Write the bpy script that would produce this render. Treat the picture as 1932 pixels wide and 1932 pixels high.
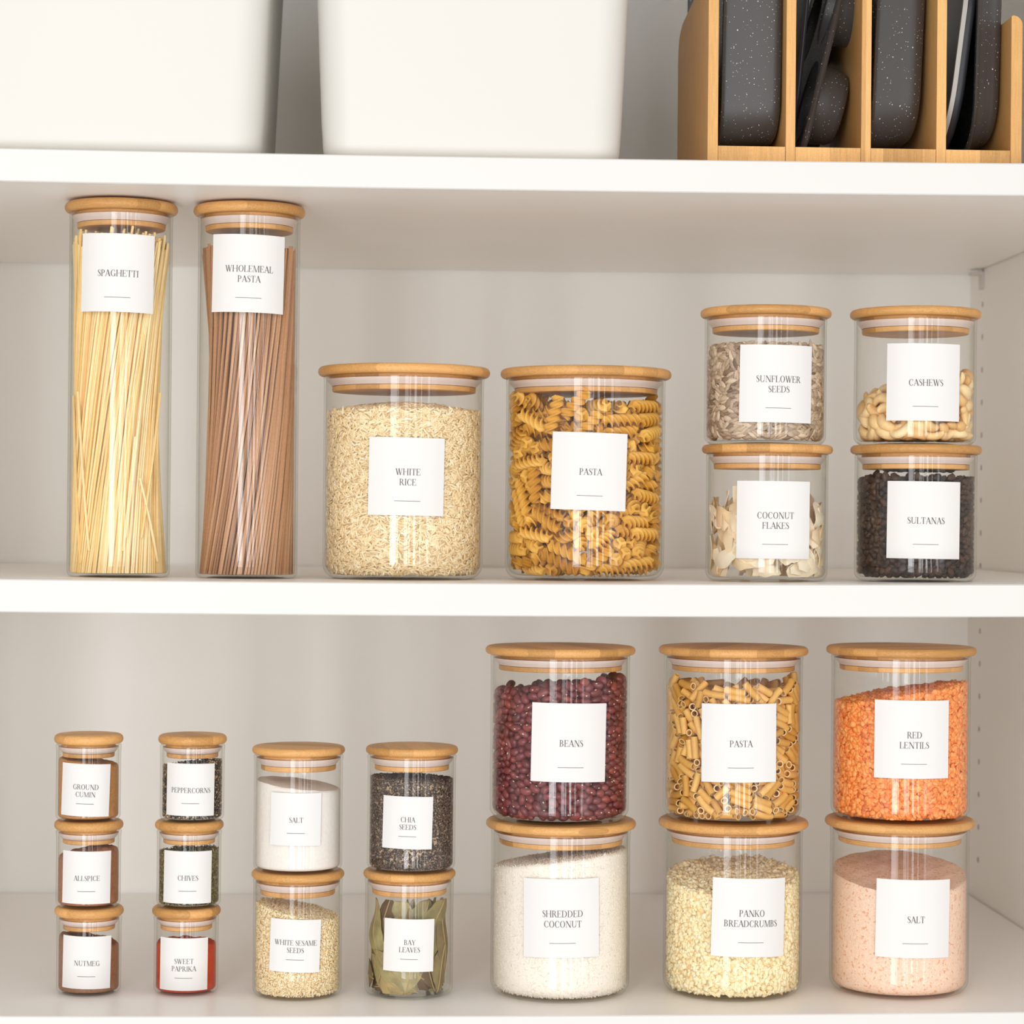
import bpy, bmesh, math, random
import numpy as np
from mathutils import Matrix, Vector, Quaternion

for o in list(bpy.data.objects):
    bpy.data.objects.remove(o)
S = bpy.context.scene
COL = S.collection
PI = math.pi

# ------------------------------------------------------------------ camera
CAM = np.array([0.0, -1.77606, 0.36009])
YAW, PITCH, ROLL, FPX = 0.05341, 0.00309, 0.00871, 4600.0
cam = bpy.data.cameras.new('camera')
co = bpy.data.objects.new('camera', cam)
COL.objects.link(co)
_F = np.array([math.sin(YAW)*math.cos(PITCH), math.cos(YAW)*math.cos(PITCH), math.sin(PITCH)])
_R = np.array([math.cos(YAW), -math.sin(YAW), 0.0])
_U = np.cross(_R, _F)
_R2 = _R*math.cos(ROLL)+_U*math.sin(ROLL)
_U2 = -_R*math.sin(ROLL)+_U*math.cos(ROLL)
M = Matrix(((_R2[0], _U2[0], -_F[0], CAM[0]), (_R2[1], _U2[1], -_F[1], CAM[1]), (_R2[2], _U2[2], -_F[2], CAM[2]), (0, 0, 0, 1)))
co.matrix_world = M
cam.sensor_width = 36.0
cam.lens = FPX/1932*36.0
cam.clip_start = 0.05
cam.dof.use_dof = True
cam.dof.focus_distance = 1.835
cam.dof.aperture_fstop = 10.0
S.camera = co

# ------------------------------------------------------------------ world, windows, added fill panels, exposure
S.view_settings.view_transform = 'Standard'
S.view_settings.look = 'None'
S.view_settings.gamma = 1.0
S.view_settings.use_curve_mapping = False
S.view_settings.exposure = 0.07
S.cycles.transparent_max_bounces = 24
S.cycles.max_bounces = 10
S.cycles.diffuse_bounces = 9
w = bpy.data.worlds.new('room_daylight')
S.world = w
w.use_nodes = True
w.node_tree.nodes['Background'].inputs[0].default_value = (1.0, 0.955, 0.90, 1)
w.node_tree.nodes['Background'].inputs[1].default_value = 0.58

def tall_light(name, x, z, sx, sz, L, y=-3.2, rz=0.0, col=(0.97, 0.985, 1.0)):
    """tall glazed door or added fill panel on the far side of the room, facing the cupboard"""
    d = bpy.data.lights.new(name, 'AREA')
    d.shape = 'RECTANGLE'
    d.size = sx
    d.size_y = sz
    d.energy = L*PI*sx*sz
    d.color = col
    o = bpy.data.objects.new(name, d)
    COL.objects.link(o)
    o.location = (x, y, z)
    o.rotation_euler = (PI/2, 0, PI+rz) if False else (math.radians(90), 0, rz)
    return o
tall_light('glass_door_light', -0.86, 0.35, 0.58, 3.0, 8.5)
tall_light('glass_door_light', -0.48, 0.35, 0.09, 3.0, 7.0)
tall_light('window_strip_light', 0.22, 0.35, 0.30, 3.0, 4.5)
tall_light('window_strip_light', 0.50, 0.35, 0.14, 3.0, 4.5)
tall_light('window_strip_light', 0.96, 0.35, 0.20, 3.0, 6.5)
tall_light('window_strip_light', 1.50, 0.35, 0.08, 3.0, 7.0)
tall_light('window_strip_light', 2.35, 0.35, 0.30, 3.0, 4.0)
tall_light('fill_panel_light', -2.10, 0.35, 1.2, 3.0, 0.8)  # soft panel added to even out the light inside the cupboard
tall_light('fill_panel_light', 3.10, 0.35, 0.9, 3.0, 1.2)  # second added fill panel, not a known window

# ------------------------------------------------------------------ helpers
def put(o, parent=None, label=None, cat=None, group=None, kind=None):
    COL.objects.link(o)
    if parent is not None:
        o.parent = parent
    if label: o['label'] = label
    if cat: o['category'] = cat
    if group: o['group'] = group
    if kind: o['kind'] = kind
    return o

def mesh(name, V, F, mats=(), smooth=True, angle=None, tone=None, fmat=None):
    m = bpy.data.meshes.new(name)
    V = np.asarray(V, dtype=np.float32)
    if isinstance(F, np.ndarray):
        n, k = F.shape
        m.vertices.add(len(V)); m.vertices.foreach_set('co', V.ravel())
        m.loops.add(n*k); m.loops.foreach_set('vertex_index', F.astype(np.int32).ravel())
        m.polygons.add(n); m.polygons.foreach_set('loop_start', np.arange(0, n*k, k, dtype=np.int32))
        m.polygons.foreach_set('loop_total', np.full(n, k, dtype=np.int32))
        m.update(calc_edges=True)
    else:
        m.from_pydata([tuple(map(float, v)) for v in V], [], [tuple(map(int, f)) for f in F])
        m.update()
    for x in (mats if isinstance(mats, (list, tuple)) else [mats]):
        m.materials.append(x)
    if fmat is not None:
        m.polygons.foreach_set('material_index', np.asarray(fmat, dtype=np.int32))
    if tone is not None:
        a = m.attributes.new('tone', 'FLOAT', 'POINT')
        a.data.foreach_set('value', np.asarray(tone, dtype=np.float32))
    m.polygons.foreach_set('use_smooth', np.full(len(m.polygons), bool(smooth)))
    if smooth and angle:
        m.set_sharp_from_angle(angle=math.radians(angle))
    m.update()
    return m

def ob(name, V, F, mats, parent=None, smooth=True, angle=None, tone=None, fmat=None, **kw):
    return put(bpy.data.objects.new(name, mesh(name, V, F, mats, smooth, angle, tone, fmat)), parent, **kw)

def empty(name, loc, rz=0.0, **kw):
    o = bpy.data.objects.new(name, None)
    o.empty_display_size = 0.02
    o.location = loc
    o.rotation_euler = (0, 0, rz)
    return put(o, None, **kw)

def join(parts):
    V, F, n = [], [], 0
    for v, f in parts:
        V += [tuple(p) for p in v]
        F += [tuple(i+n for i in q) for q in f]
        n += len(v)
    return V, F

def box(x0, x1, y0, y1, z0, z1):
    V = [(x, y, z) for x in (x0, x1) for y in (y0, y1) for z in (z0, z1)]
    F = [(0, 1, 3, 2), (4, 6, 7, 5), (0, 4, 5, 1), (2, 3, 7, 6), (0, 2, 6, 4), (1, 5, 7, 3)]
    return V, F

def lathe(prof, n=64, closed=False):
    V, F, idx = [], [], []
    for r, z in prof:
        if r < 1e-7:
            idx.append([len(V)]*n); V.append((0, 0, z))
        else:
            b = len(V)
            idx.append(list(range(b, b+n)))
            V += [(r*math.cos(2*PI*i/n), r*math.sin(2*PI*i/n), z) for i in range(n)]
    m = len(prof)
    for a in range(m if closed else m-1):
        A, B = idx[a], idx[(a+1) % m]
        for i in range(n):
            j = (i+1) % n
            q = [A[i], A[j], B[j], B[i]]
            u = []
            for k in q:
                if k not in u: u.append(k)
            if len(u) > 2: F.append(tuple(u))
    return V, F

def arc(cx, cz, r, a0, a1, n=6):
    return [(cx+r*math.cos(math.radians(a0+(a1-a0)*i/n)), cz+r*math.sin(math.radians(a0+(a1-a0)*i/n))) for i in range(n+1)]

def extrude_x(prof, xs, dz=None):
    """closed profile (y,z) swept along x; dz(x) lifts it"""
    V, F = [], []
    k = len(prof)
    for x in xs:
        d = dz(x) if dz else 0
        V += [(x, y, z+d) for y, z in prof]
    for i in range(len(xs)-1):
        for j in range(k):
            F.append((i*k+j, (i+1)*k+j, (i+1)*k+(j+1) % k, i*k+(j+1) % k))
    F.append(tuple(range(k)))
    F.append(tuple((len(xs)-1)*k+j for j in reversed(range(k))))
    return V, F

def rrect(w2, h2, r, n=6):
    P = []
    for cx, cy, a in ((w2-r, h2-r, 0), (-w2+r, h2-r, 90), (-w2+r, -h2+r, 180), (w2-r, -h2+r, 270)):
        P += [(cx+r*math.cos(math.radians(a+90*i/n)), cy+r*math.sin(math.radians(a+90*i/n))) for i in range(n+1)]
    return P

def loft(rings, cap0=True, cap1=True):
    V, F = [], []
    k = len(rings[0])
    for R in rings: V += R
    for i in range(len(rings)-1):
        for j in range(k):
            F.append((i*k+j, i*k+(j+1) % k, (i+1)*k+(j+1) % k, (i+1)*k+j))
    if cap0: F.append(tuple(reversed(range(k))))
    if cap1: F.append(tuple((len(rings)-1)*k+j for j in range(k)))
    return V, F

# ------------------------------------------------------------------ materials
def nmat(name):
    m = bpy.data.materials.new(name)
    m.use_nodes = True
    nt = m.node_tree
    return m, nt, nt.nodes['Principled BSDF']

def N(nt, t, **kw):
    n = nt.nodes.new(t)
    for k, v in kw.items(): setattr(n, k, v)
    return n

def L(nt, a, b): nt.links.new(a, b)

def math_n(nt, op, a, b=None):
    n = N(nt, 'ShaderNodeMath', operation=op)
    for i, x in enumerate((a, b)):
        if x is None: continue
        if isinstance(x, (int, float)): n.inputs[i].default_value = x
        else: L(nt, x, n.inputs[i])
    return n.outputs[0]

def mixc(nt, f, a, b, mode='MIX'):
    n = N(nt, 'ShaderNodeMix', data_type='RGBA', blend_type=mode)
    for i, x in ((0, f), (6, a), (7, b)):
        if isinstance(x, (int, float)): n.inputs[i].default_value = x
        elif isinstance(x, tuple): n.inputs[i].default_value = (*x, 1)
        else: L(nt, x, n.inputs[i])
    return n.outputs[2]

def noise(nt, vec, scale, detail=3, rough=0.55):
    n = N(nt, 'ShaderNodeTexNoise')
    n.inputs['Scale'].default_value = scale
    n.inputs['Detail'].default_value = detail
    n.inputs['Roughness'].default_value = rough
    if vec is not None: L(nt, vec, n.inputs['Vector'])
    return n.outputs[0]

def mapr(nt, v, a, b, c=0.0, d=1.0):
    n = N(nt, 'ShaderNodeMapRange')
    L(nt, v, n.inputs[0])
    for i, x in enumerate((a, b, c, d)): n.inputs[i+1].default_value = x
    return n.outputs[0]

def bump(nt, p, h, strength=0.3, dist=0.001):
    n = N(nt, 'ShaderNodeBump')
    n.inputs['Strength'].default_value = strength
    n.inputs['Distance'].default_value = dist
    L(nt, h, n.inputs['Height'])
    L(nt, n.outputs[0], p.inputs['Normal'])

def plain(name, col, rough=0.5, var=0.04, scale=8.0, spec=0.5, bmp=0.0, bscale=600):
    m, nt, p = nmat(name)
    tc = N(nt, 'ShaderNodeTexCoord').outputs['Object']
    f = noise(nt, tc, scale)
    c = mixc(nt, f, tuple(x*(1-var) for x in col), tuple(min(1, x*(1+var)) for x in col))
    L(nt, c, p.inputs['Base Color'])
    p.inputs['Roughness'].default_value = rough
    p.inputs['Specular IOR Level'].default_value = spec
    if bmp: bump(nt, p, noise(nt, tc, bscale), bmp, 0.0004)
    return m

def tone_fac(nt):
    a = N(nt, 'ShaderNodeAttribute', attribute_name='tone').outputs['Fac']
    r = N(nt, 'ShaderNodeObjectInfo').outputs['Random']
    return math_n(nt, 'FRACT', math_n(nt, 'ADD', a, r))

def food(name, stops, rough=0.5, nscale=300, nvar=0.25, spec=0.4, bmp=0.2, sss=0.0, stretch=None):
    """stops: (pos, colour) picked per piece; fine noise darkens and lightens within a piece"""
    m, nt, p = nmat(name)
    tc = N(nt, 'ShaderNodeTexCoord').outputs['Object']
    if stretch:
        mp = N(nt, 'ShaderNodeMapping'); mp.inputs['Scale'].default_value = stretch
        L(nt, tc, mp.inputs[0]); tc = mp.outputs[0]
    cr = N(nt, 'ShaderNodeValToRGB')
    e = cr.color_ramp.elements
    while len(e) < len(stops): e.new(0.5)
    for i, (a, c) in enumerate(stops):
        e[i].position = a; e[i].color = (*c, 1)
    L(nt, tone_fac(nt), cr.inputs[0])
    nz = noise(nt, tc, nscale, 4)
    k = mapr(nt, nz, 0.3, 0.7, 1-nvar, 1+nvar*0.6)
    vm = N(nt, 'ShaderNodeVectorMath', operation='SCALE')
    L(nt, cr.outputs[0], vm.inputs[0]); L(nt, k, vm.inputs['Scale'])
    L(nt, vm.outputs[0], p.inputs['Base Color'])
    p.inputs['Roughness'].default_value = rough
    p.inputs['Specular IOR Level'].default_value = spec
    if sss:
        p.inputs['Subsurface Weight'].default_value = sss
        p.inputs['Subsurface Radius'].default_value = (1.0, 0.7, 0.4)
        p.inputs['Subsurface Scale'].default_value = 0.002
    if bmp: bump(nt, p, nz, bmp, 0.0003)
    return m

def powder(name, c0, c1, fleck=None, fscale=900, famt=0.62, nscale=500, rough=0.9, bmp=0.5):
    m, nt, p = nmat(name)
    tc = N(nt, 'ShaderNodeTexCoord').outputs['Object']
    a = noise(nt, tc, nscale, 5, 0.7)
    c = mixc(nt, mapr(nt, a, 0.35, 0.65), c0, c1)
    if fleck:
        b = noise(nt, tc, fscale, 2, 0.5)
        c = mixc(nt, mapr(nt, b, famt, famt+0.08), c, fleck)
    L(nt, c, p.inputs['Base Color'])
    p.inputs['Roughness'].default_value = rough
    p.inputs['Specular IOR Level'].default_value = 0.15
    bump(nt, p, a, bmp, 0.0006)
    return m

def bamboo(name, base=(0.66, 0.335, 0.105), strip=0.017, vertical=False):
    m, nt, p = nmat(name)
    tc = N(nt, 'ShaderNodeTexCoord').outputs['Object']
    sx = N(nt, 'ShaderNodeSeparateXYZ'); L(nt, tc, sx.inputs[0])
    r = N(nt, 'ShaderNodeObjectInfo').outputs['Random']
    u = math_n(nt, 'ADD', math_n(nt, 'MULTIPLY', sx.outputs[0], 1/strip), math_n(nt, 'MULTIPLY', r, 37.0))
    wn = N(nt, 'ShaderNodeTexWhiteNoise', noise_dimensions='1D')
    L(nt, math_n(nt, 'FLOOR', u), wn.inputs['W'])
    mp = N(nt, 'ShaderNodeMapping')
    mp.inputs['Scale'].default_value = (900, 900, 45) if vertical else (900, 60, 900)
    L(nt, tc, mp.inputs[0])
    fib = noise(nt, mp.outputs[0], 1.0, 3, 0.6)
    sp = noise(nt, tc, 1500, 2, 0.5)
    k = math_n(nt, 'ADD', mapr(nt, wn.outputs[0], 0, 1, 0.82, 1.12), mapr(nt, fib, 0.3, 0.7, -0.13, 0.10))
    k = math_n(nt, 'MULTIPLY', k, mapr(nt, sp, 0.32, 0.5, 0.86, 1.0))
    k = math_n(nt, 'MULTIPLY', k, mapr(nt, r, 0, 1, 0.94, 1.06))
    hue = mixc(nt, wn.outputs[0], base, (base[0]*1.04, base[1]*1.1, base[2]*1.25))
    vm = N(nt, 'ShaderNodeVectorMath', operation='SCALE')
    L(nt, hue, vm.inputs[0]); L(nt, k, vm.inputs['Scale'])
    L(nt, vm.outputs[0], p.inputs['Base Color'])
    p.inputs['Roughness'].default_value = 0.42
    p.inputs['Specular IOR Level'].default_value = 0.35
    bump(nt, p, fib, 0.12, 0.0004)
    return m

def glass_mat():
    """thin jar glass: straight-through transmission, Fresnel reflection, longer grazing path tints it"""
    m, nt, p = nmat('jar_glass')
    nt.nodes.remove(p)
    g = N(nt, 'ShaderNodeNewGeometry')
    d = N(nt, 'ShaderNodeVectorMath', operation='DOT_PRODUCT')
    L(nt, g.outputs['Normal'], d.inputs[0]); L(nt, g.outputs['Incoming'], d.inputs[1])
    c = math_n(nt, 'SUBTRACT', 1.0, math_n(nt, 'ABSOLUTE', d.outputs['Value']))
    fr = math_n(nt, 'ADD', math_n(nt, 'MULTIPLY', math_n(nt, 'POWER', c, 5.0), 0.75), 0.034)
    tint = mixc(nt, math_n(nt, 'POWER', c, 3.0), (0.998, 0.998, 0.995), (0.93, 0.925, 0.87))
    t = N(nt, 'ShaderNodeBsdfTransparent'); L(nt, tint, t.inputs[0])
    gl = N(nt, 'ShaderNodeBsdfGlossy'); gl.inputs['Roughness'].default_value = 0.0
    mx = N(nt, 'ShaderNodeMixShader')
    L(nt, fr, mx.inputs[0]); L(nt, t.outputs[0], mx.inputs[1]); L(nt, gl.outputs[0], mx.inputs[2])
    L(nt, mx.outputs[0], nt.nodes['Material Output'].inputs[0])
    return m

def pan_mat():
    m, nt, p = nmat('speckled_pan_coating')
    tc = N(nt, 'ShaderNodeTexCoord').outputs['Object']
    cols = []
    for sc, th, keep in ((560, 0.20, 0.42), (260, 0.15, 0.60), (110, 0.075, 0.55)):
        v = N(nt, 'ShaderNodeTexVoronoi'); v.inputs['Scale'].default_value = sc
        L(nt, tc, v.inputs['Vector'])
        s = N(nt, 'ShaderNodeSeparateColor'); L(nt, v.outputs['Color'], s.inputs[0])
        rad = math_n(nt, 'MULTIPLY', math_n(nt, 'MAXIMUM', math_n(nt, 'SUBTRACT', s.outputs[0], keep), 0.0), th/(1-keep))
        cols.append(math_n(nt, 'LESS_THAN', v.outputs['Distance'], rad))
    f = math_n(nt, 'MAXIMUM', math_n(nt, 'MAXIMUM', cols[0], cols[1]), cols[2])
    L(nt, mixc(nt, f, (0.048, 0.043, 0.041), (0.62, 0.58, 0.52)), p.inputs['Base Color'])
    p.inputs['Roughness'].default_value = 0.42
    p.inputs['Specular IOR Level'].default_value = 0.6
    bump(nt, p, noise(nt, tc, 1400), 0.15, 0.0003)
    return m

MT = dict(
    shelf=plain('white_melamine', (0.93, 0.905, 0.87), 0.38, 0.012, 3.0),
    carc=plain('white_board', (0.93, 0.90, 0.855), 0.5, 0.015, 3.0),
    back=plain('white_back_board', (0.945, 0.93, 0.90), 0.55, 0.015, 3.0),
    edge=plain('white_dimmed_front', (0.675, 0.655, 0.632), 0.4, 0.01, 4.0),  # board white darkened in colour to hold back the strongly lit shelf fronts
    hole=plain('drilled_board', (0.62, 0.58, 0.53), 0.8, 0.05),
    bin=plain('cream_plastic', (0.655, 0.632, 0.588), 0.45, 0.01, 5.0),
    peg=plain('clear_grey_plastic', (0.62, 0.58, 0.54), 0.3),
    bamboo=bamboo('bamboo'), rack=bamboo('bamboo_rack', (0.70, 0.37, 0.115), 0.03, True),
    seal=plain('silicone_seal', (0.70, 0.575, 0.52), 0.35, 0.02, 20, 0.5),
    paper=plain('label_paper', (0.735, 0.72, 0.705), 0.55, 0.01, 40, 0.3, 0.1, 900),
    ink=plain('grey_ink', (0.11, 0.10, 0.097), 0.7),
    glass=glass_mat(), pan=pan_mat(),
    dark=plain('black_steel', (0.022, 0.022, 0.026), 0.32, 0.1), steel=plain('bare_rim_steel', (0.36, 0.34, 0.31), 0.3, 0.05),
)

# ------------------------------------------------------------------ cupboard
ZT, ZTB, ZM, ZMB, ZB = 0.62621, 0.60223, 0.31521, 0.29120, 0.0
DEP, XL, XR, SAG = 0.57732, -0.392, 0.57217, 0.00186
def sag(x): return -SAG*(1-(x/0.45)**2)

cup = empty('cupboard', (0, 0, -0.5), label='white open pantry cupboard with drilled right side panel holding the shelves', cat='cupboard')
def cpart(name, V, F, m=MT['carc'], **kw):
    V = [(v[0], v[1], v[2]+0.5) for v in V]
    return ob(name, V, F, m, cup, smooth=False, **kw)
cpart('back_panel', *box(XL-0.018, XR+0.018, DEP, DEP+0.012, -0.5, 0.95), m=MT['back'])
cpart('side_panel', *box(XL-0.018, XL, 0.0, DEP, -0.5, 0.95))
cpart('top_panel', *box(XL, XR, 0.0, DEP, 0.93, 0.95))
cpart('bottom_panel', *box(XL, XR, 0.0, DEP, -0.5, -0.48))

def drilled(u0, u1, z0, z1, cols, zs, rh, depth, pitch):
    """face in (u,z) with real round recesses; returns parts in (u, z, d)"""
    V, F, FM = [], [], []
    def quad(a, b, c, d):
        n = len(V); V.extend([(a, c, 0), (b, c, 0), (b, d, 0), (a, d, 0)]); F.append((n, n+1, n+2, n+3)); FM.append(0)
    hw = pitch/2
    us = [u0]
    for c in cols: us += [c-hw, c+hw]
    us.append(u1)
    for i in range(0, len(us), 2): quad(us[i], us[i+1], z0, z1)
    n = 16
    for c in cols:
        quad(c-hw, c+hw, z0, zs[0]-hw); quad(c-hw, c+hw, zs[-1]+hw, z1)
        for z in zs:
            b = len(V)
            for k in range(n):
                a = 2*PI*k/n
                ca, sa = math.cos(a), math.sin(a)
                s = hw/max(abs(ca), abs(sa))
                V.append((c+ca*s, z+sa*s, 0))
            for dd in (0, depth):
                for k in range(n):
                    a = 2*PI*k/n
                    V.append((c+rh*math.cos(a), z+rh*math.sin(a), dd))
            for k in range(n):
                j = (k+1) % n
                F.append((b+k, b+j, b+n+j, b+n+k)); FM.append(0)
                F.append((b+n+k, b+n+j, b+2*n+j, b+2*n+k)); FM.append(1)
            F.append(tuple(b+2*n+k for k in range(n))); FM.append(1)
    return V, F, FM
PITCH_H = 0.03123
zs = [0.5697-PITCH_H*i for i in range(17, -12, -1)]
V, F, FM = drilled(0.0, DEP, -0.5, 0.95, [0.045, 0.52817], zs, 0.0029, 0.009, PITCH_H)
V = [(XR+d, u, z) for u, z, d in V]
b = len(V)
bv, bf = box(XR+0.010, XR+0.018, 0.0, DEP, -0.5, 0.95)
V += bv; F += [tuple(i+b for i in f) for f in bf]; FM += [0]*len(bf)
b = len(V)
V += [(XR, 0, -0.5), (XR+0.010, 0, -0.5), (XR+0.010, 0, 0.95), (XR, 0, 0.95)]; F.append((b, b+1, b+2, b+3)); FM.append(0)
ob('side_panel', [(v[0], v[1], v[2]+0.5) for v in V], F, [MT['carc'], MT['hole']], cup, smooth=False, fmat=FM)

def shelf_board(z0, z1, label):
    c = 0.0008
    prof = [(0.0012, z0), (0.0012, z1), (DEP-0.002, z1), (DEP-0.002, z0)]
    front_prof = [(0.0011, z0), (c, z0), (0, z0+c), (0, z1-c), (c, z1), (0.0011, z1)]
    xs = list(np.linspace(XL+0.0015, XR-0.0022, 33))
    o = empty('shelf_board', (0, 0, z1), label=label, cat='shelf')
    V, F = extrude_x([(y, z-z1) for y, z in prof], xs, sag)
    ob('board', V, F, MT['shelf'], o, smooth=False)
    V, F = extrude_x([(y, z-z1) for y, z in front_prof], xs, sag)
    ob('dimmed_front_strip', V, F, MT['edge'], o, smooth=False)  # strip added so the front takes a darker colour against its bright light
    return o
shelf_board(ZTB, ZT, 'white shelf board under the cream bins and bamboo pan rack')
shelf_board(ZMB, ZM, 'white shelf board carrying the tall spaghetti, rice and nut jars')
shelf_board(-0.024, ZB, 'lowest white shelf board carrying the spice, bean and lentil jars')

# shelf pin under the top shelf, right rear
pin = empty('shelf_pin', (XR, 0.52817, 0.5932), label='small pale shelf pin under the top shelf at the right rear corner', cat='shelf pin')
ob('pin_plate', *join([box(-0.0025, 0.0, -0.006, 0.006, -0.009, 0.0075), box(-0.012, -0.0025, -0.006, 0.006, 0.0045, 0.0075)]), MT['peg'], pin, smooth=False)
V, F = lathe([(0, 0), (0.0024, 0), (0.0024, 0.008), (0, 0.008)], 16)
ob('pin_stem', [(z, x, y-0.004) for x, y, z in V], F, MT['peg'], pin, angle=40)

# ------------------------------------------------------------------ cream bins
def make_bin(cx, y0, w, depth, h, rz, label, taper=0.042):
    o = empty('storage_bin', (cx, y0, ZT+max(sag(cx-w/2), sag(cx+w/2), sag(cx))+0.0002), rz, label=label, cat='storage bin', group='cream bins on the top shelf')
    t = 0.0028
    def ring(z, g, r): return [(x, y+depth/2, z) for x, y in rrect(w/2+g, depth/2+g, r, 8)]
    rings = []
    for a in range(0, 91, 15):
        s, c = math.sin(math.radians(a)), math.cos(math.radians(a))
        rings.append(ring(0.010*(1-c), -0.010*(1-s)*1.0, 0.022))
    for z in (0.03, 0.07, 0.12, h-0.012, h-0.004): rings.append(ring(z, taper*z, 0.024))
    rings += [ring(h-0.003, taper*h+0.0025, 0.026), ring(h, taper*h+0.0025, 0.026), ring(h+0.0005, taper*h+0.0012, 0.026),
              ring(h, taper*h-t, 0.022), ring(0.02, taper*0.02-t, 0.02), ring(0.006, -t-0.003, 0.018), ring(t+0.0005, -t-0.01, 0.016)]
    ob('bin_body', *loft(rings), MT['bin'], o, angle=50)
    return o
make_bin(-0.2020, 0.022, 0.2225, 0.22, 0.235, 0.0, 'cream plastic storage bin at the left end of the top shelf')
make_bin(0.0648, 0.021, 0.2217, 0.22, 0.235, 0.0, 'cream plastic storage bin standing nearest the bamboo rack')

# ------------------------------------------------------------------ bamboo rack with baking tins
DX = 0.0468
RZ0 = ZT+max(sag(0.24), sag(0.48))+0.0002
rack = empty('bakeware_rack', (0.3119+DX, 0.03, RZ0), label='bamboo rack with upright dividers holding dark speckled baking tins', cat='rack')
def panel_x(name, x0, x1, prof, parent, m):
    V, F = extrude_x(prof, [x0, x1])
    return ob(name, V, F, m, parent, smooth=False)
X0 = 0.3119
prof_tall = [(0, 0), (0.188, 0), (0.188, 0.112)]+[(0.188-0.022*(1-math.cos(a)), 0.112+0.022*math.sin(a)) for a in (0.4, 0.8, 1.2)]+[(0.160, 0.1365), (0.086, 0.141), (0.0, 0.143)]
panel_x('side_panel', 0.1934-X0, 0.2010-X0, prof_tall, rack, MT['rack'])
for a, b_ in ((0.2520, 0.2591), (0.3088, 0.3160), (0.3657, 0.3729)):
    panel_x('divider', a-X0, b_-X0, prof_tall, rack, MT['rack'])
# right end panel: outer top corner rounded
xo, xi, ht, rr = 0.4303-X0, 0.4220-X0, 0.1150, 0.007
pr = [(xi, 0), (xo, 0)] + [(xo-rr+rr*math.cos(math.radians(t)), ht-rr+rr*math.sin(math.radians(t))) for t in range(0, 91, 15)] + [(xi+0.001, ht), (xi, ht-0.001)]
k = len(pr)
V = [(x, 0.0, z) for x, z in pr]+[(x, 0.188, z) for x, z in pr]
F = [tuple(range(k)), tuple(range(2*k-1, k-1, -1))]+[(i, (i+1) % k+0, (i+1) % k+k, i+k) for i in range(k)]
ob('end_panel', V, F, MT['rack'], rack, smooth=False)
for a, b_ in ((0.2010, 0.2520), (0.2591, 0.3088), (0.3160, 0.3657), (0.3729, 0.4220)):
    ob('base_slat', *box(a-X0+0.0003, b_-X0-0.0003, 0.0004, 0.188, 0.0, 0.0135), MT['rack'], rack, smooth=False)

def tin(name, x0, z0, W, H, D, r, fil, lean, label, y0=0.034, m=MT['pan'], flange=0.006, rimm=None, wtap=0.07, fold=0.0022):
    """baking tin standing on its long side, mouth to the left, base to the right"""
    o = empty(name, (x0+DX, y0+0.010+W/2, z0), label=label, cat='baking tin', group='dark baking tins standing in the bamboo rack')
    o.rotation_euler = (0, lean, 0)
    def ring(x, g, rr):
        return [(x, p, q+H/2+flange) for p, q in rrect(W/2+g, H/2+g, max(rr, 0.004), 8)]
    R = [ring(0.0, 0.0, r), ring(0.0, flange-0.001, r+flange), ring(fold/2, flange, r+flange), ring(fold, flange-0.001, r+flange), ring(fold, 0.0012, r)]
    n = 6
    for i in range(1, 4): R.append(ring(fold+(D-fil-fold)*i/3, 0.001-wtap*(D-fil)*i/3, r))
    g0 = 0.001-wtap*(D-fil)
    for i in range(1, n+1):
        a = PI/2*i/n
        R.append(ring(D-fil+fil*math.sin(a), g0-fil*(1-math.cos(a)), r-fil*(1-math.cos(a))*0.5))
    t = 0.0012
    inner = [ring(D-t, g0-fil, r-fil*0.5), ring(D-fil-t, g0-t, r), ring(fold, -0.0006, r)]
    V, F = loft(R+inner, cap0=False)
    k = len(R[0]); b = len(V)-k
    F = F[:-1]                                    # close base at the inner and outer faces
    nb = len(R)-1
    F.append(tuple(nb*k+j for j in range(k)))
    F.append(tuple((nb+1)*k+j for j in range(k)))
    F = [f for f in F]
    for j in range(k): F.append((b+j, b+(j+1) % k, (j+1) % k, j))
    ob('tin_body', V, F, m, o, angle=40)
    if rimm:
        ob('rim', *loft([ring(-0.0006, flange-0.0015, r+flange), ring(-0.0006, flange+0.0006, r+flange), ring(fold+0.0006, flange+0.0006, r+flange), ring(fold+0.0006, flange-0.0015, r+flange), ring(-0.0006, flange-0.0015, r+flange)], False, False), rimm, o, angle=40)
    return o
ZR = RZ0+0.0138
tin('roasting_tin', 0.2040, ZR, 0.215, 0.20, 0.0465, 0.030, 0.007, math.radians(0.8), 'deep speckled roasting tin standing in the leftmost rack slot', y0=0.031)
tin('square_tin', 0.3178, ZR, 0.200, 0.21, 0.0405, 0.034, 0.012, math.radians(2.2), 'speckled square tin standing in the third rack slot from left', y0=0.034, wtap=0.22)
tin('oven_tray', 0.3745, ZR, 0.22, 0.155, 0.0105, 0.050, 0.005, math.radians(7.0), 'thin black oven tray with a bare metal rim in the rightmost slot', m=MT['dark'], rimm=MT['steel'], flange=0.004)
tin('loaf_tin', 0.3962, ZR, 0.18, 0.21, 0.0225, 0.032, 0.009, math.radians(1.5), 'shallow speckled tin leaning right against the end panel of rack', y0=0.036, wtap=0.45)
tin('baking_tray', 0.2594, ZR, 0.20, 0.20, 0.005, 0.05, 0.003, math.radians(5.0), 'thin dark tray behind the muffin tin in the second rack slot', y0=0.050, m=MT['dark'], flange=0.004)
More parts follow.
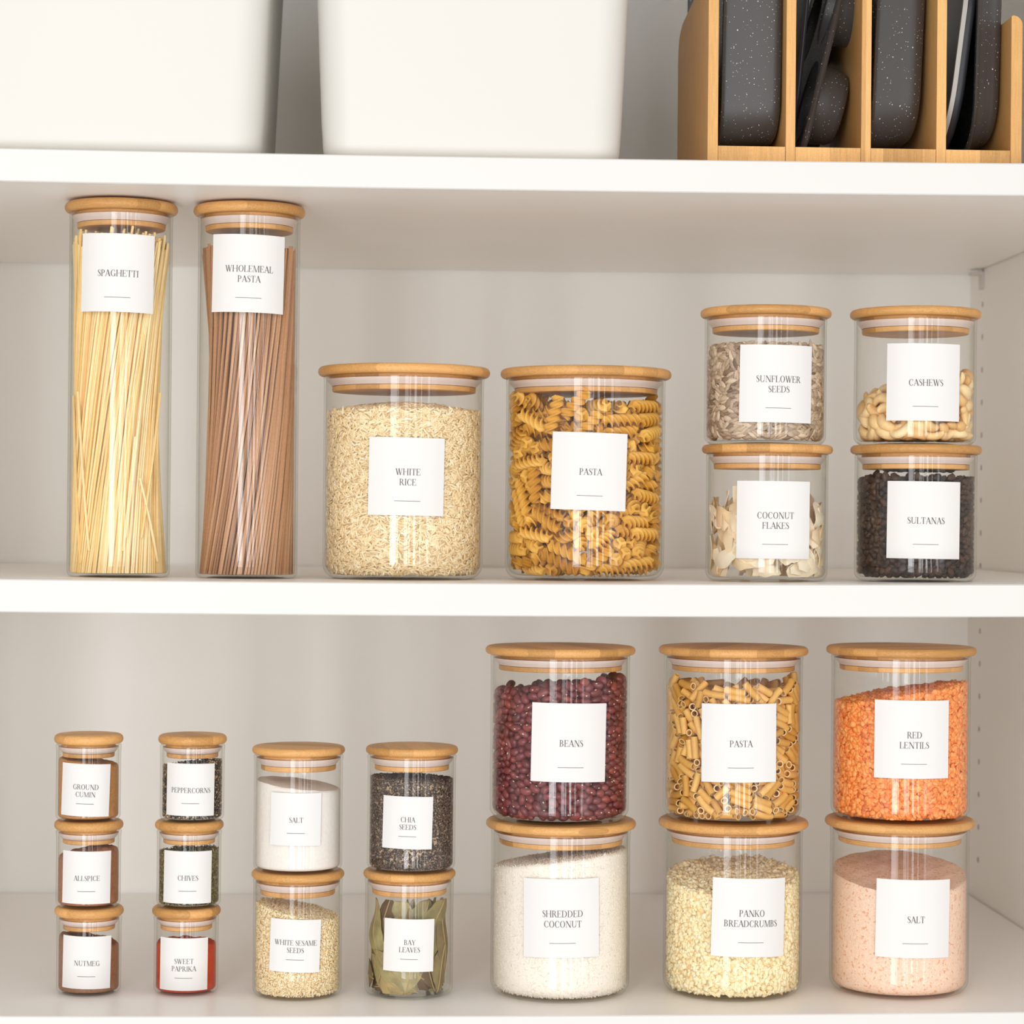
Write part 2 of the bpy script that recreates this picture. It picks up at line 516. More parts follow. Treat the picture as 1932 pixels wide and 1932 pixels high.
# muffin tin: plate with real cup mouths, cups bulging to the right
mt = empty('muffin_tin', (0.2672+DX, 0.041, ZR), label='speckled muffin tin leaning right in the second rack slot', cat='baking tin', group='dark baking tins standing in the bamboo rack')
mt.rotation_euler = (0, math.radians(13.2), 0)
cell = 0.078
PV, PF = [], []
cupc = [(0.010+cell*(i+0.5), 0.006+cell*(j+0.5)) for i in range(2) for j in range(2)]
n = 32
for cy_, cz_ in cupc:
    b = len(PV)
    for k in range(n):
        a = 2*PI*k/n; s = cell/2/max(abs(math.cos(a)), abs(math.sin(a)))
        PV.append((0, cy_+math.cos(a)*s, cz_+math.sin(a)*s))
    for k in range(n):
        a = 2*PI*k/n; PV.append((0, cy_+0.033*math.cos(a), cz_+0.033*math.sin(a)))
    for k in range(n):
        j = (k+1) % n; PF.append((b+k, b+n+k, b+n+j, b+j))
a0, a1, c0, c1 = 0.010, 0.010+2*cell, 0.006, 0.006+2*cell
mo = ob('plate', PV, PF, MT['pan'], mt, smooth=False)
sd = mo.modifiers.new('thickness', 'SOLIDIFY'); sd.thickness = 0.0012
def rimring(x, g, r): return [(x, p+(a0+a1)/2, q+(c0+c1)/2) for p, q in rrect((a1-a0)/2+g, (c1-c0)/2+g, r, 8)]
ob('rolled_rim', *loft([rimring(-0.001, -0.001, 0.004), rimring(-0.001, 0.004, 0.012), rimring(0.0008, 0.006, 0.014), rimring(0.0035, 0.004, 0.012), rimring(0.0035, -0.001, 0.004), rimring(-0.001, -0.001, 0.004)], False, False), MT['pan'], mt, angle=60)
for cy_, cz_ in cupc:
    V, F = lathe([(0.033, 0.0), (0.0322, 0.002), (0.0285, 0.022), (0.0265, 0.0255), (0.0235, 0.027), (0, 0.027)], 32)
    c_ = ob('cup', [(z, cy_+x, cz_+y) for x, y, z in V], F, MT['pan'], mt, angle=50)
    sd = c_.modifiers.new('thickness', 'SOLIDIFY'); sd.thickness = 0.0008

# ------------------------------------------------------------------ lettering (drawn by hand: high-contrast serif capitals, unit cap height)
STM, HAIR = 0.115, 0.038
def vb(x, y0, y1, w): return [[(x-w/2, y0), (x+w/2, y0), (x+w/2, y1), (x-w/2, y1)]]
def hb(x0, x1, y, t=HAIR): return [[(x0, y-t/2), (x1, y-t/2), (x1, y+t/2), (x0, y+t/2)]]
def dg(x0, y0, x1, y1, w): return [[(x0-w/2, y0), (x0+w/2, y0), (x1+w/2, y1), (x1-w/2, y1)]]
def sf(x, y, w=0.25): return hb(x-w/2, x+w/2, y+(HAIR/2 if y < 0.5 else -HAIR/2))
def rg(cx, cy, rx, ry, th, tv, a0, a1, n=18):
    P = []
    for i in range(n):
        q = []
        for a in (a0+(a1-a0)*i/n, a0+(a1-a0)*(i+1)/n):
            a = math.radians(a)
            q.append(((cx+rx*math.cos(a), cy+ry*math.sin(a)), (cx+(rx-th)*math.cos(a), cy+(ry-tv)*math.sin(a))))
        P.append([q[0][1], q[0][0], q[1][0], q[1][1]])
    return P
def pth(pts, ws):
    P = []
    L_, R_ = [], []
    for i, (x, y) in enumerate(pts):
        a = pts[max(i-1, 0)]; b = pts[min(i+1, len(pts)-1)]
        dx, dy = b[0]-a[0], b[1]-a[1]; l = math.hypot(dx, dy) or 1
        nx, ny = -dy/l*ws[i]/2, dx/l*ws[i]/2
        L_.append((x+nx, y+ny)); R_.append((x-nx, y-ny))
    for i in range(len(pts)-1): P.append([R_[i], R_[i+1], L_[i+1], L_[i]])
    return P
def stem(x): return vb(x, 0, 1, STM)+sf(x, 0)+sf(x, 1)
def hstem(x): return vb(x, 0, 1, HAIR)+sf(x, 0, 0.2)+sf(x, 1, 0.2)
_S = pth([(0.42, 0.72), (0.41, 0.86), (0.33, 0.96), (0.24, 0.985), (0.14, 0.95), (0.09, 0.84), (0.10, 0.72), (0.18, 0.61), (0.29, 0.50), (0.39, 0.39), (0.42, 0.26), (0.38, 0.12), (0.27, 0.02), (0.17, 0.015), (0.09, 0.10), (0.06, 0.28)],
         [0.03, 0.035, 0.04, 0.045, 0.06, 0.09, 0.11, 0.13, 0.14, 0.13, 0.11, 0.09, 0.05, 0.04, 0.04, 0.03])
GL = {
 'A': (0.74, dg(0.08, 0, 0.37, 1, 0.05)+dg(0.65, 0, 0.35, 1, 0.14)+hb(0.18, 0.56, 0.34)+sf(0.08, 0, 0.2)+sf(0.65, 0, 0.26)),
 'B': (0.66, stem(0.14)+rg(0.26, 0.755, 0.25, 0.245, 0.11, 0.04, -90, 90)+rg(0.28, 0.265, 0.29, 0.265, 0.12, 0.04, -90, 90)+hb(0.14, 0.28, 0.98)+hb(0.14, 0.3, 0.52)+hb(0.14, 0.3, 0.02)),
 'C': (0.72, rg(0.39, 0.5, 0.34, 0.515, 0.125, 0.04, 48, 312, 26)+vb(0.63, 0.66, 0.9, HAIR)+vb(0.64, 0.12, 0.26, HAIR)),
 'D': (0.80, stem(0.14)+rg(0.32, 0.5, 0.41, 0.5, 0.13, 0.04, -90, 90, 22)+hb(0.14, 0.34, 0.98)+hb(0.14, 0.34, 0.02)),
 'E': (0.66, stem(0.14)+hb(0.14, 0.56, 0.98)+hb(0.14, 0.42, 0.52)+hb(0.14, 0.58, 0.02)+vb(0.55, 0.76, 1, HAIR)+vb(0.58, 0, 0.27, HAIR)+vb(0.42, 0.42, 0.62, HAIR)),
 'F': (0.60, stem(0.14)+hb(0.14, 0.54, 0.98)+hb(0.14, 0.42, 0.50)+vb(0.53, 0.74, 1, HAIR)+vb(0.42, 0.40, 0.60, HAIR)),
 'G': (0.78, rg(0.39, 0.5, 0.34, 0.515, 0.125, 0.04, 48, 308, 26)+vb(0.62, 0.68, 0.9, HAIR)+vb(0.63, 0.04, 0.42, 0.11)+hb(0.5, 0.74, 0.42)),
 'H': (0.86, stem(0.14)+stem(0.70)+hb(0.14, 0.7, 0.51)),
 'I': (0.34, stem(0.17)),
 'K': (0.76, stem(0.14)+dg(0.18, 0.38, 0.60, 1, 0.05)+dg(0.64, 0, 0.32, 0.56, 0.14)+sf(0.60, 1, 0.22)+sf(0.64, 0, 0.24)),
 'L': (0.62, stem(0.14)+hb(0.14, 0.56, 0.02)+vb(0.56, 0, 0.28, HAIR)),
 'M': (0.96, hstem(0.12)+dg(0.47, 0, 0.16, 1, 0.12)+dg(0.45, 0, 0.78, 1, 0.045)+stem(0.81)),
 'N': (0.84, hstem(0.14)+dg(0.70, 0, 0.16, 1, 0.15)+hstem(0.70)),
 'O': (0.80, rg(0.40, 0.5, 0.35, 0.515, 0.125, 0.04, 0, 360, 32)),
 'P': (0.62, stem(0.14)+rg(0.26, 0.725, 0.29, 0.275, 0.115, 0.04, -90, 90)+hb(0.14, 0.28, 0.98)+hb(0.14, 0.28, 0.47)),
 'R': (0.72, stem(0.14)+rg(0.26, 0.74, 0.28, 0.26, 0.115, 0.04, -90, 90)+hb(0.14, 0.28, 0.98)+hb(0.14, 0.34, 0.50)+dg(0.60, 0, 0.36, 0.5, 0.13)+hb(0.56, 0.72, 0.02)),
 'S': (0.50, _S), 'T': (0.68, stem(0.34)+hb(0.05, 0.63, 0.98)+vb(0.055, 0.74, 1, HAIR)+vb(0.625, 0.74, 1, HAIR)),
 'U': (0.80, vb(0.16, 0.34, 1, STM)+sf(0.16, 1)+rg(0.39, 0.34, 0.292, 0.355, 0.11, 0.045, 180, 350, 16)+vb(0.665, 0.34, 1, HAIR)+sf(0.665, 1, 0.2)),
 'V': (0.72, dg(0.37, 0, 0.10, 1, 0.14)+dg(0.36, 0, 0.63, 1, 0.045)+sf(0.10, 1, 0.24)+sf(0.63, 1, 0.2)),
 'W': (1.04, dg(0.34, 0, 0.10, 1, 0.13)+dg(0.33, 0, 0.53, 1, 0.045)+dg(0.70, 0, 0.48, 1, 0.13)+dg(0.69, 0, 0.93, 1, 0.045)+sf(0.10, 1, 0.22)+sf(0.50, 1, 0.24)+sf(0.93, 1, 0.2)),
 'Y': (0.70, vb(0.35, 0, 0.46, STM)+dg(0.35, 0.42, 0.09, 1, 0.13)+dg(0.35, 0.42, 0.62, 1, 0.045)+sf(0.35, 0)+sf(0.09, 1, 0.22)+sf(0.62, 1, 0.2)),
 ' ': (0.30, []),
}
def text_polys(s, cap):
    cy_ = cap*0.93
    wdt = sum(GL[c][0] for c in s)
    x, out = -wdt/2, []
    for c in s:
        for q in GL[c][1]: out.append([((px+x)*cap, (py-0.5)*cy_) for px, py in q])
        x += GL[c][0]
    return out

# ------------------------------------------------------------------ jars
def rmax(z, R, rc):
    if z >= rc: return R
    z = max(z, 0.0)
    return R-rc+math.sqrt(max(rc*rc-(rc-z)**2, 0))
GT = 0.0016                       # glass wall

JAR = {  # family: outer radius, total height, lid radius, lid thickness, base corner, floor
 'tall': (0.0390, 0.2852, 0.0428, 0.0080, 0.004, 0.0026),
 'wide': (0.0622, 0.1638, 0.0668, 0.0074, 0.011, 0.0030),
 'medium': (0.0471, 0.1051, 0.0506, 0.0068, 0.007, 0.0026),
 'large': (0.0533, 0.1325, 0.0575, 0.0064, 0.009, 0.0028),
 'small': (0.0337, 0.0942, 0.0352, 0.0060, 0.005, 0.0022),
 'spice': (0.0244, 0.0652, 0.0260, 0.0072, 0.004, 0.0020),
}
MESH = {}
def jar_meshes(f):
    if f in MESH: return MESH[f]
    R, H, Rl, tl, rc, fl = JAR[f]
    Hg = H-tl-0.0004
    Ri = R-GT
    ri = max(rc-GT, 0.0015)
    n = 96 if R > 0.04 else 72
    prof = [(0, 0.0014), (R*0.55, 0.0014), (R-rc-0.004, 0.0006), (R-rc, 0.0)]
    prof += arc(R-rc, rc, rc, -90, 0, 7)[1:]
    prof += [(R, Hg-0.006), (R+0.0002, Hg-0.003), (R+0.0003, Hg-0.0009), (R-0.0003, Hg), (Ri+0.0005, Hg), (Ri, Hg-0.0006)]
    prof += [(Ri, fl+ri)]+arc(Ri-ri, fl+ri, ri, 0, -90, 5)[1:]+[(0, fl)]
    glass = mesh('glass_body', *lathe(prof, n), MT['glass'], angle=60)
    # lid disc: soft rounded edge
    e = tl*0.5
    er = min(e, 0.004)
    P = [(0, 0)]+[(Rl-er+er*math.sin(math.radians(a)), -er+er*math.cos(math.radians(a))) for a in range(0, 91, 15)]
    P += [(Rl-er*0.9+er*0.9*math.cos(math.radians(a)), -tl+er*0.9*(1-math.sin(math.radians(a)))) for a in range(0, 91, 18)]
    P += [(0, -tl)]
    lid = mesh('lid', *lathe(P, n), MT['bamboo'], angle=40)
    rp = Ri-0.0038*(R/0.05)**0.5-0.0006
    q = 1.0 if R > 0.03 else 0.85
    P = [(0, -tl-0.0119*q), (rp-0.0005, -tl-0.0119*q), (rp, -tl-0.0113*q), (rp, -tl-0.0083*q), (rp-0.0016, -tl-0.0080*q), (rp-0.0016, -tl-0.0030*q), (rp+0.0006, -tl-0.0026*q), (rp+0.0006, -tl), (0, -tl)]
    plug = mesh('plug', *lathe(P, n), MT['bamboo'], angle=30)
    P = [(rp-0.0014, -tl-0.0079*q), (rp+0.0002, -tl-0.0079*q), (rp+0.0016, -tl-0.0060*q), (Ri-0.0003, -tl-0.0034*q), (Ri-0.0003, -tl-0.0028*q), (rp+0.0008, -tl-0.0027*q), (rp-0.0014, -tl-0.0031*q)]
    seal = mesh('seal', *lathe(P, n, closed=True), MT['seal'], angle=50)
    MESH[f] = (glass, lid, plug, seal)
    return MESH[f]

def jar(f, X, Y, zb, th, zc, lines, label, group, side, tilt=0.0, Rm=None, lrot=None, lx=0.0):
    R, H, Rl, tl, rc, fl = JAR[f]
    g, l, p, s = jar_meshes(f)
    o = empty('glass_jar', (X, Y, zb), label=label, cat='jar', group=group)
    put(bpy.data.objects.new('glass_body', g), o)
    lo = put(bpy.data.objects.new('lid', l), o)
    lo.location = (lx, 0, H)
    lo.rotation_euler = (0, 0, lrot if lrot is not None else random.uniform(0, 3.14))
    put(bpy.data.objects.new('plug', p), lo)
    put(bpy.data.objects.new('seal', s), lo)
    # paper label bent round the glass
    def bend(u, v, r):
        uu = u*math.cos(tilt)-v*math.sin(tilt); vv = u*math.sin(tilt)+v*math.cos(tilt)
        a = th+uu/R
        return (r*math.sin(a), -r*math.cos(a), zc-zb+vv)
    nn = 14; h2 = side/2
    V, F = [], []
    for r in (R+0.0001, R+0.0003):
        for v in (-h2, h2):
            for i in range(nn+1): V.append(bend(-h2+side*i/nn, v, r))
    k = nn+1
    for i in range(nn):
        F.append((i, k+i, k+i+1, i+1)); F.append((2*k+i, 2*k+i+1, 3*k+i+1, 3*k+i))
        F.append((i, i+1, 2*k+i+1, 2*k+i)); F.append((k+i, 3*k+i, 3*k+i+1, k+i+1))
    F += [(0, 2*k, 3*k, k), (nn, k+nn, 3*k+nn, 2*k+nn)]
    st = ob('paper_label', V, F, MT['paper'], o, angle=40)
    sc = side/0.0588
    big = side > 0.05
    cap = 0.0053 if big else 0.0041
    pitch = 0.0077 if big else 0.0056
    V, F = [], []
    for i, t in enumerate(lines):
        yc = (len(lines)-1)*pitch/2-i*pitch-0.0004
        for q in text_polys(t, cap):
            b = len(V)
            V += [bend(x+0.0010*sc, y+yc, R+0.00045) for x, y in q]
            F.append(tuple(range(b, b+len(q))))
    ob('lettering', V, F, MT['ink'], st, smooth=False, label='grey serif capitals reading '+' '.join(lines))
    w2 = 0.0098 if big else 0.0066
    y0 = -0.0185 if big else -0.0090-(0.0013)
    V, F = [], []
    for i in range(9):
        u = -w2+2*w2*i/8+0.0008*sc
        V += [bend(u, y0-0.00016, R+0.00045), bend(u, y0+0.00016, R+0.00045)]
    for i in range(8): F.append((2*i, 2*i+2, 2*i+3, 2*i+1))
    ob('rule_line', V, F, MT['ink'], st, smooth=False)
    return o

zM = lambda x: ZM+sag(x)+0.0002
zB = lambda x: ZB+sag(x)+0.0002
JP = {}
def J(key, f, X, Y, lvl, base, th, zc, lines, label, group, tilt=0.0, lrot=None, side=None, lx=0.0):
    z = (zM(X) if base == 'M' else zB(X)) + lvl*(JAR[f][1]+0.0001)
    JP[key] = (X, Y, z, f)
    random.seed(hash(key) % 1000 if False else sum(map(ord, key)))
    jar(f, X, Y, z, th, zc, lines, label, group, side or (0.0588 if f in ('tall', 'wide', 'medium', 'large') else 0.0394), tilt, lrot=lrot, lx=lx)
G1, G2, G3, G4, G5, G6 = 'tall pasta jars on the middle shelf', 'wide jars on the middle shelf', 'stacked nut and fruit jars on the middle shelf', 'large stacked jars on the lowest shelf', 'two-high small jars on the lowest shelf', 'three-high spice jars on the lowest shelf'
J('spaghetti', 'tall', -0.2008, 0.1028, 0, 'M', 0.025, 0.5426, ['SPAGHETTI'], 'tall glass jar of pale spaghetti, bamboo lid, label reading SPAGHETTI', G1, -0.018)
J('wholemeal', 'tall', -0.1035, 0.1073, 0, 'M', 0.034, 0.5439, ['WHOLEMEAL', 'PASTA'], 'tall glass jar of brown strands labelled WHOLEMEAL PASTA', G1, -0.02)
J('rice', 'wide', 0.0166, 0.1223, 0, 'M', 0.032, 0.3918, ['WHITE', 'RICE'], 'wide glass jar with bamboo lid labelled WHITE RICE', G2, -0.014)
J('fusilli', 'wide', 0.1586, 0.1247, 0, 'M', -0.03, 0.3971, ['PASTA'], 'wide glass jar of twisted pasta on middle shelf, labelled PASTA', G2, -0.025)
J('flakes', 'medium', 0.2983, 0.1019, 0, 'M', -0.032, 0.3615, ['COCONUT', 'FLAKES'], 'glass jar labelled COCONUT FLAKES under the sunflower seed jar', G3, -0.006)
J('sultanas', 'medium', 0.4149, 0.1024, 0, 'M', -0.06, 0.3624, ['SULTANAS'], 'glass jar labelled SULTANAS under the cashew jar', G3, -0.009)
J('sunflower', 'medium', 0.2963, 0.1019, 1, 'M', 0.046, 0.4647, ['SUNFLOWER', 'SEEDS'], 'glass jar labelled SUNFLOWER SEEDS on top of the coconut flakes', G3, -0.011)
J('cashews', 'medium', 0.4137, 0.1024, 1, 'M', -0.056, 0.4672, ['CASHEWS'], 'half-filled glass jar labelled CASHEWS on top of the sultanas', G3, -0.008)
J('coconut', 'large', 0.1395, 0.0905, 0, 'B', -0.056, 0.063, ['SHREDDED', 'COCONUT'], 'large glass jar labelled SHREDDED COCONUT under the bean jar', G4, 0.01)
J('panko', 'large', 0.2728, 0.0925, 0, 'B', 0.114, 0.063, ['PANKO', 'BREADCRUMBS'], 'large glass jar labelled PANKO BREADCRUMBS on the lowest shelf', G4, -0.024)
J('pinksalt', 'large', 0.4025, 0.093, 0, 'B', 0.013, 0.0621, ['SALT'], 'large glass jar of pink salt labelled SALT under the lentils', G4, -0.015)
J('beans', 'large', 0.138, 0.0905, 1, 'B', 0.072, 0.1939, ['BEANS'], 'large glass jar of dark red beans labelled BEANS', G4, -0.016)
J('macaroni', 'large', 0.2718, 0.0925, 1, 'B', -0.042, 0.1939, ['PASTA'], 'large glass jar of short tube pasta labelled PASTA over the breadcrumbs', G4, 0.004)
J('lentils', 'large', 0.4025, 0.093, 1, 'B', -0.03, 0.1971, ['RED', 'LENTILS'], 'large glass jar labelled RED LENTILS at upper right of lowest shelf', G4, -0.004)
J('sesame', 'small', -0.0611, 0.0848, 0, 'B', -0.026, 0.0402, ['WHITE SESAME', 'SEEDS'], 'small glass jar labelled WHITE SESAME SEEDS under the white salt', G5, -0.034)
J('bay', 'small', 0.0237, 0.0888, 0, 'B', -0.015, 0.0398, ['BAY', 'LEAVES'], 'small glass jar labelled BAY LEAVES under the chia seeds', G5, -0.023)
J('salt', 'small', -0.0614, 0.0848, 1, 'B', -0.028, 0.1346, ['SALT'], 'small glass jar of white salt labelled SALT', G5, -0.012)
J('chia', 'small', 0.0248, 0.0888, 1, 'B', -0.112, 0.1318, ['CHIA', 'SEEDS'], 'small glass jar labelled CHIA SEEDS on top of the bay leaves', G5, -0.024)
J('nutmeg', 'spice', -0.2193, 0.0931, 0, 'B', 0.028, 0.0246, ['NUTMEG'], 'tiny spice jar labelled NUTMEG, bottom of the leftmost stack', G6, -0.024)
J('allspice', 'spice', -0.2202, 0.0931, 1, 'B', 0.042, 0.0884, ['ALLSPICE'], 'tiny spice jar labelled ALLSPICE, middle of the leftmost stack', G6, -0.016)
J('cumin', 'spice', -0.2208, 0.0931, 2, 'B', 0.006, 0.1541, ['GROUND', 'CUMIN'], 'tiny spice jar labelled GROUND CUMIN, top of the leftmost stack', G6, -0.038)
J('paprika', 'spice', -0.146, 0.0956, 0, 'B', -0.015, 0.0228, ['SWEET', 'PAPRIKA'], 'tiny spice jar labelled SWEET PAPRIKA with bright red powder', G6, -0.01)
J('chives', 'spice', -0.1444, 0.0956, 1, 'B', 0.021, 0.0883, ['CHIVES'], 'tiny spice jar labelled CHIVES with dark green flakes', G6, -0.014)
J('pepper', 'spice', -0.1425, 0.0956, 2, 'B', 0.003, 0.1543, ['PEPPERCORNS'], 'tiny spice jar labelled PEPPERCORNS, top of second spice stack', G6, -0.015)

# ------------------------------------------------------------------ loose fillings made of uncountable grains
rng = np.random.default_rng(7)
def hf(h0, sx=0.0, sy=0.0, dome=0.0, rough=0.0, k=0.0):
    ph = rng.uniform(0, 6.28, 8)
    def f(x, y):
        r2 = x*x+y*y
        nz = (np.sin(x*5+ph[0])*np.cos(y*4+ph[1])+0.6*np.sin(x*11+ph[2]+y*7)+0.45*np.cos(y*17+ph[3]-x*13)+0.3*np.sin(x*29+ph[4])*np.cos(y*31+ph[5]))*rough
        return h0+sx*x+sy*y+dome*(1-r2)+nz
    return f

def heap(Ri, rc, fl, h, inset=0.0, nr=16, nt=72, shoulder=0.0):
    """solid body of the filling (x, y normalised for h)"""
    V, F = [], []
    R = Ri-inset
    V.append((0, 0, fl+inset))
    rings = []
    def add(fn):
        b = len(V)
        for k in range(nt):
            a = 2*PI*k/nt
            V.append(fn(math.cos(a), math.sin(a)))
        rings.append(b)
    for z in (0.0, 0.15, 0.4, 0.7, 1.0):
        zz = z*rc
        rr = R-rc+math.sqrt(max(rc*rc-(rc-zz)**2, 0))
        add(lambda c, s, rr=rr, zz=zz: (rr*c, rr*s, fl+inset+zz))
    for t in (0.25, 0.5, 0.75, 0.9, 0.97, 1.0):
        add(lambda c, s, t=t: (R*c*(1-(shoulder/R if t == 1.0 else shoulder*0.3/R if t == 0.97 else 0)), R*s*(1-(shoulder/R if t == 1.0 else shoulder*0.3/R if t == 0.97 else 0)), fl+inset+rc+t*(float(h(c, s))-inset-fl-inset-rc)))
    for i in range(1, nr):
        q = 1-i/nr
        add(lambda c, s, q=q: (R*c*q*(1-shoulder/R), R*s*q*(1-shoulder/R), float(h(c*q, s*q))-inset))
    for i in range(len(rings)-1):
        A, B = rings[i], rings[i+1]
        for k in range(nt):
            j = (k+1) % nt
            F.append((A+k, A+j, B+j, B+k))
    for k in range(nt): F.append((0, rings[0]+(k+1) % nt, rings[0]+k))
    top = len(V); V.append((0, 0, float(h(0.0, 0.0))-inset))
    for k in range(nt): F.append((rings[-1]+k, rings[-1]+(k+1) % nt, top))
    return V, F

def spec(key):
    X, Y, z, f = JP[key]
    R, H, Rl, tl, rc, fl = JAR[f]
    return X, Y, z, R-GT-0.0002, max(rc-GT, 0.0015), fl+0.0002

def powder_fill(name, key, h, mat, label, cat, shoulder=0.0, nr=24, nt=96):
    X, Y, z, Ri, rc, fl = spec(key)
    V, F = heap(Ri, rc, fl, h, 0.0, nr, nt, shoulder)
    o = ob(name, V, F, mat, None, angle=70, label=label, cat=cat, kind='stuff')
    o.location = (X, Y, z)
    return o

def frames(nrm, along, tilt, n):
    """orthonormal frames: long axis, width axis, thin axis (close to nrm)"""
    tl = rng.normal(0, tilt, n)[:, None]
    side = np.cross(nrm, along)
    a = along*np.cos(tl)+nrm*np.sin(tl)
    t2 = np.cross(a, side)
    ro = rng.normal(0, tilt*1.5, n)[:, None]
    w_ = side*np.cos(ro)+t2*np.sin(ro)
    t_ = np.cross(a, w_)
    return np.stack([a, w_, t_], axis=2)

def instance_mesh(T, Rm, P, sc):
    TV, TF = T
    TV = np.asarray(TV, dtype=np.float64)
    n, k = len(P), len(TV)
    V = np.einsum('nij,nkj->nki', Rm, TV[None]*sc[:, None, :])+P[:, None, :]
    F = (np.asarray(TF, dtype=np.int64)[None]+(np.arange(n)*k)[:, None, None]).reshape(-1, len(TF[0]))
    return V.reshape(-1, 3), F

def grain_fill(name, key, h, T, L0, W0, T0, nw, ntop, mat, label, cat, sig=0.9, tilt=0.25, depth=2.0, arcw=2.2, vs=0.15, inset=1.6, tones=None, seedt=None):
    X, Y, z, Ri, rc, fl = spec(key)
    th = rng.uniform(-PI/2-arcw, -PI/2+arcw, nw)
    c, s = np.cos(th), np.sin(th)
    hh = h(c, s)
    pz = fl+T0*0.6+(hh-fl-T0*0.6)*rng.uniform(0, 1, nw)
    rm = np.where(pz-fl < rc, Ri-rc+np.sqrt(np.maximum(rc*rc-(rc-np.minimum(pz-fl, rc))**2, 0)), Ri)
    r = rm-T0*0.55-rng.uniform(0, depth, nw)**1.3*T0
    P = np.stack([r*c, r*s, pz], 1)
    nrm = np.stack([c, s, np.zeros(nw)], 1)
    et = np.stack([-s, c, np.zeros(nw)], 1)
    al = rng.normal(0, sig, nw)[:, None]
    along = et*np.cos(al)+np.array([[0, 0, 1.0]])*np.sin(al)
    R1 = frames(nrm, along, tilt, nw)
    # top surface
    q = np.sqrt(rng.uniform(0, 1, ntop)); a = rng.uniform(0, 2*PI, ntop)
    x, y = q*np.cos(a), q*np.sin(a)
    Rt = Ri-L0*0.45
    P2 = np.stack([x*Rt, y*Rt, h(x, y)-rng.uniform(0, 1.2, ntop)*T0], 1)
    n2 = np.tile([[0, 0, 1.0]], (ntop, 1))
    al = rng.uniform(0, 2*PI, ntop)[:, None]
    R2 = frames(n2, np.concatenate([np.cos(al), np.sin(al), al*0], 1), tilt*1.3, ntop)
    P = np.concatenate([P, P2]); Rm = np.concatenate([R1, R2])
    n = len(P)
    sc = np.array([L0, W0, T0])[None]*rng.uniform(1-vs, 1+vs, (n, 3))
    V, F = instance_mesh(T, Rm, P, sc)
    # keep every grain inside the glass
    rr = np.hypot(V[:, 0], V[:, 1])
    k_ = np.where(rr > Ri, Ri/np.maximum(rr, 1e-9), 1.0)
    V[:, 0] *= k_; V[:, 1] *= k_
    V[:, 2] = np.maximum(V[:, 2], fl)
    tn = rng.uniform(0, 1, n) if tones is None else rng.choice(tones, n)
    tone = np.repeat(tn, len(T[0]))
    hv, hfc = heap(Ri, rc, fl, h, T0*inset, 10, 48)
    if F.shape[1] == 3:
        tri = []
        for f_ in hfc:
            tri.append((f_[0], f_[1], f_[2]))
            if len(f_) == 4: tri.append((f_[0], f_[2], f_[3]))
        HF = np.array(tri)
    else:
        HF = np.array([f_ if len(f_) == 4 else (f_[0], f_[1], f_[2], f_[2]) for f_ in hfc if len(f_) == 4])
    F = np.concatenate([F, HF+len(V)])
    V = np.concatenate([V, np.array(hv)])
    tone = np.concatenate([tone, np.full(len(hv), 0.15)])
    o = ob(name, V, F, mat, None, smooth=True, tone=tone, label=label, cat=cat, kind='stuff')
    o.location = (X, Y, z)
    return o

def ico(sub=1):
    bm = bmesh.new(); bmesh.ops.create_icosphere(bm, subdivisions=sub, radius=0.5)
    V = np.array([v.co[:] for v in bm.verts]); F = [tuple(v.index for v in f.verts) for f in bm.faces]
    bm.free(); return V, F
def spindle(n=6, prof=((-0.5, 0.12), (-0.36, 0.36), (0, 0.5), (0.36, 0.38), (0.5, 0.1))):
    V, F = [], []
    for x, r in prof:
        for k in range(n):
            a = 2*PI*k/n; V.append((x, r*math.cos(a), r*math.sin(a)))
    m = len(prof)
    for i in range(m-1):
        for k in range(n):
            j = (k+1) % n
            F.append((i*n+k, (i+1)*n+k, (i+1)*n+j)); F.append((i*n+k, (i+1)*n+j, i*n+j))
    for k in range(1, n-1):
        F.append((0, k+0, k+1)); F.append(((m-1)*n, (m-1)*n+k+1, (m-1)*n+k))
    return np.array(V), F
ICO1, ICO2 = ico(1), ico(2)
SPN = spindle(5, ((-0.5, 0.12), (-0.25, 0.46), (0.25, 0.46), (0.5, 0.1)))
SP4 = spindle(4, ((-0.5, 0.15), (0, 0.5), (0.5, 0.12)))
SP5 = spindle(5, ((-0.5, 0.15), (-0.1, 0.5), (0.5, 0.12)))
LENT = spindle(10, ((-0.5, 0.02), (-0.3, 0.40), (0, 0.5), (0.3, 0.40), (0.5, 0.02)))
LENT = (LENT[0][:, [1, 2, 0]], LENT[1])          # disc lies in x-y, thin along z
CRUMB = (ICO1[0]*(1+0.35*np.sin(np.arange(len(ICO1[0]))*2.4))[:, None], ICO1[1])

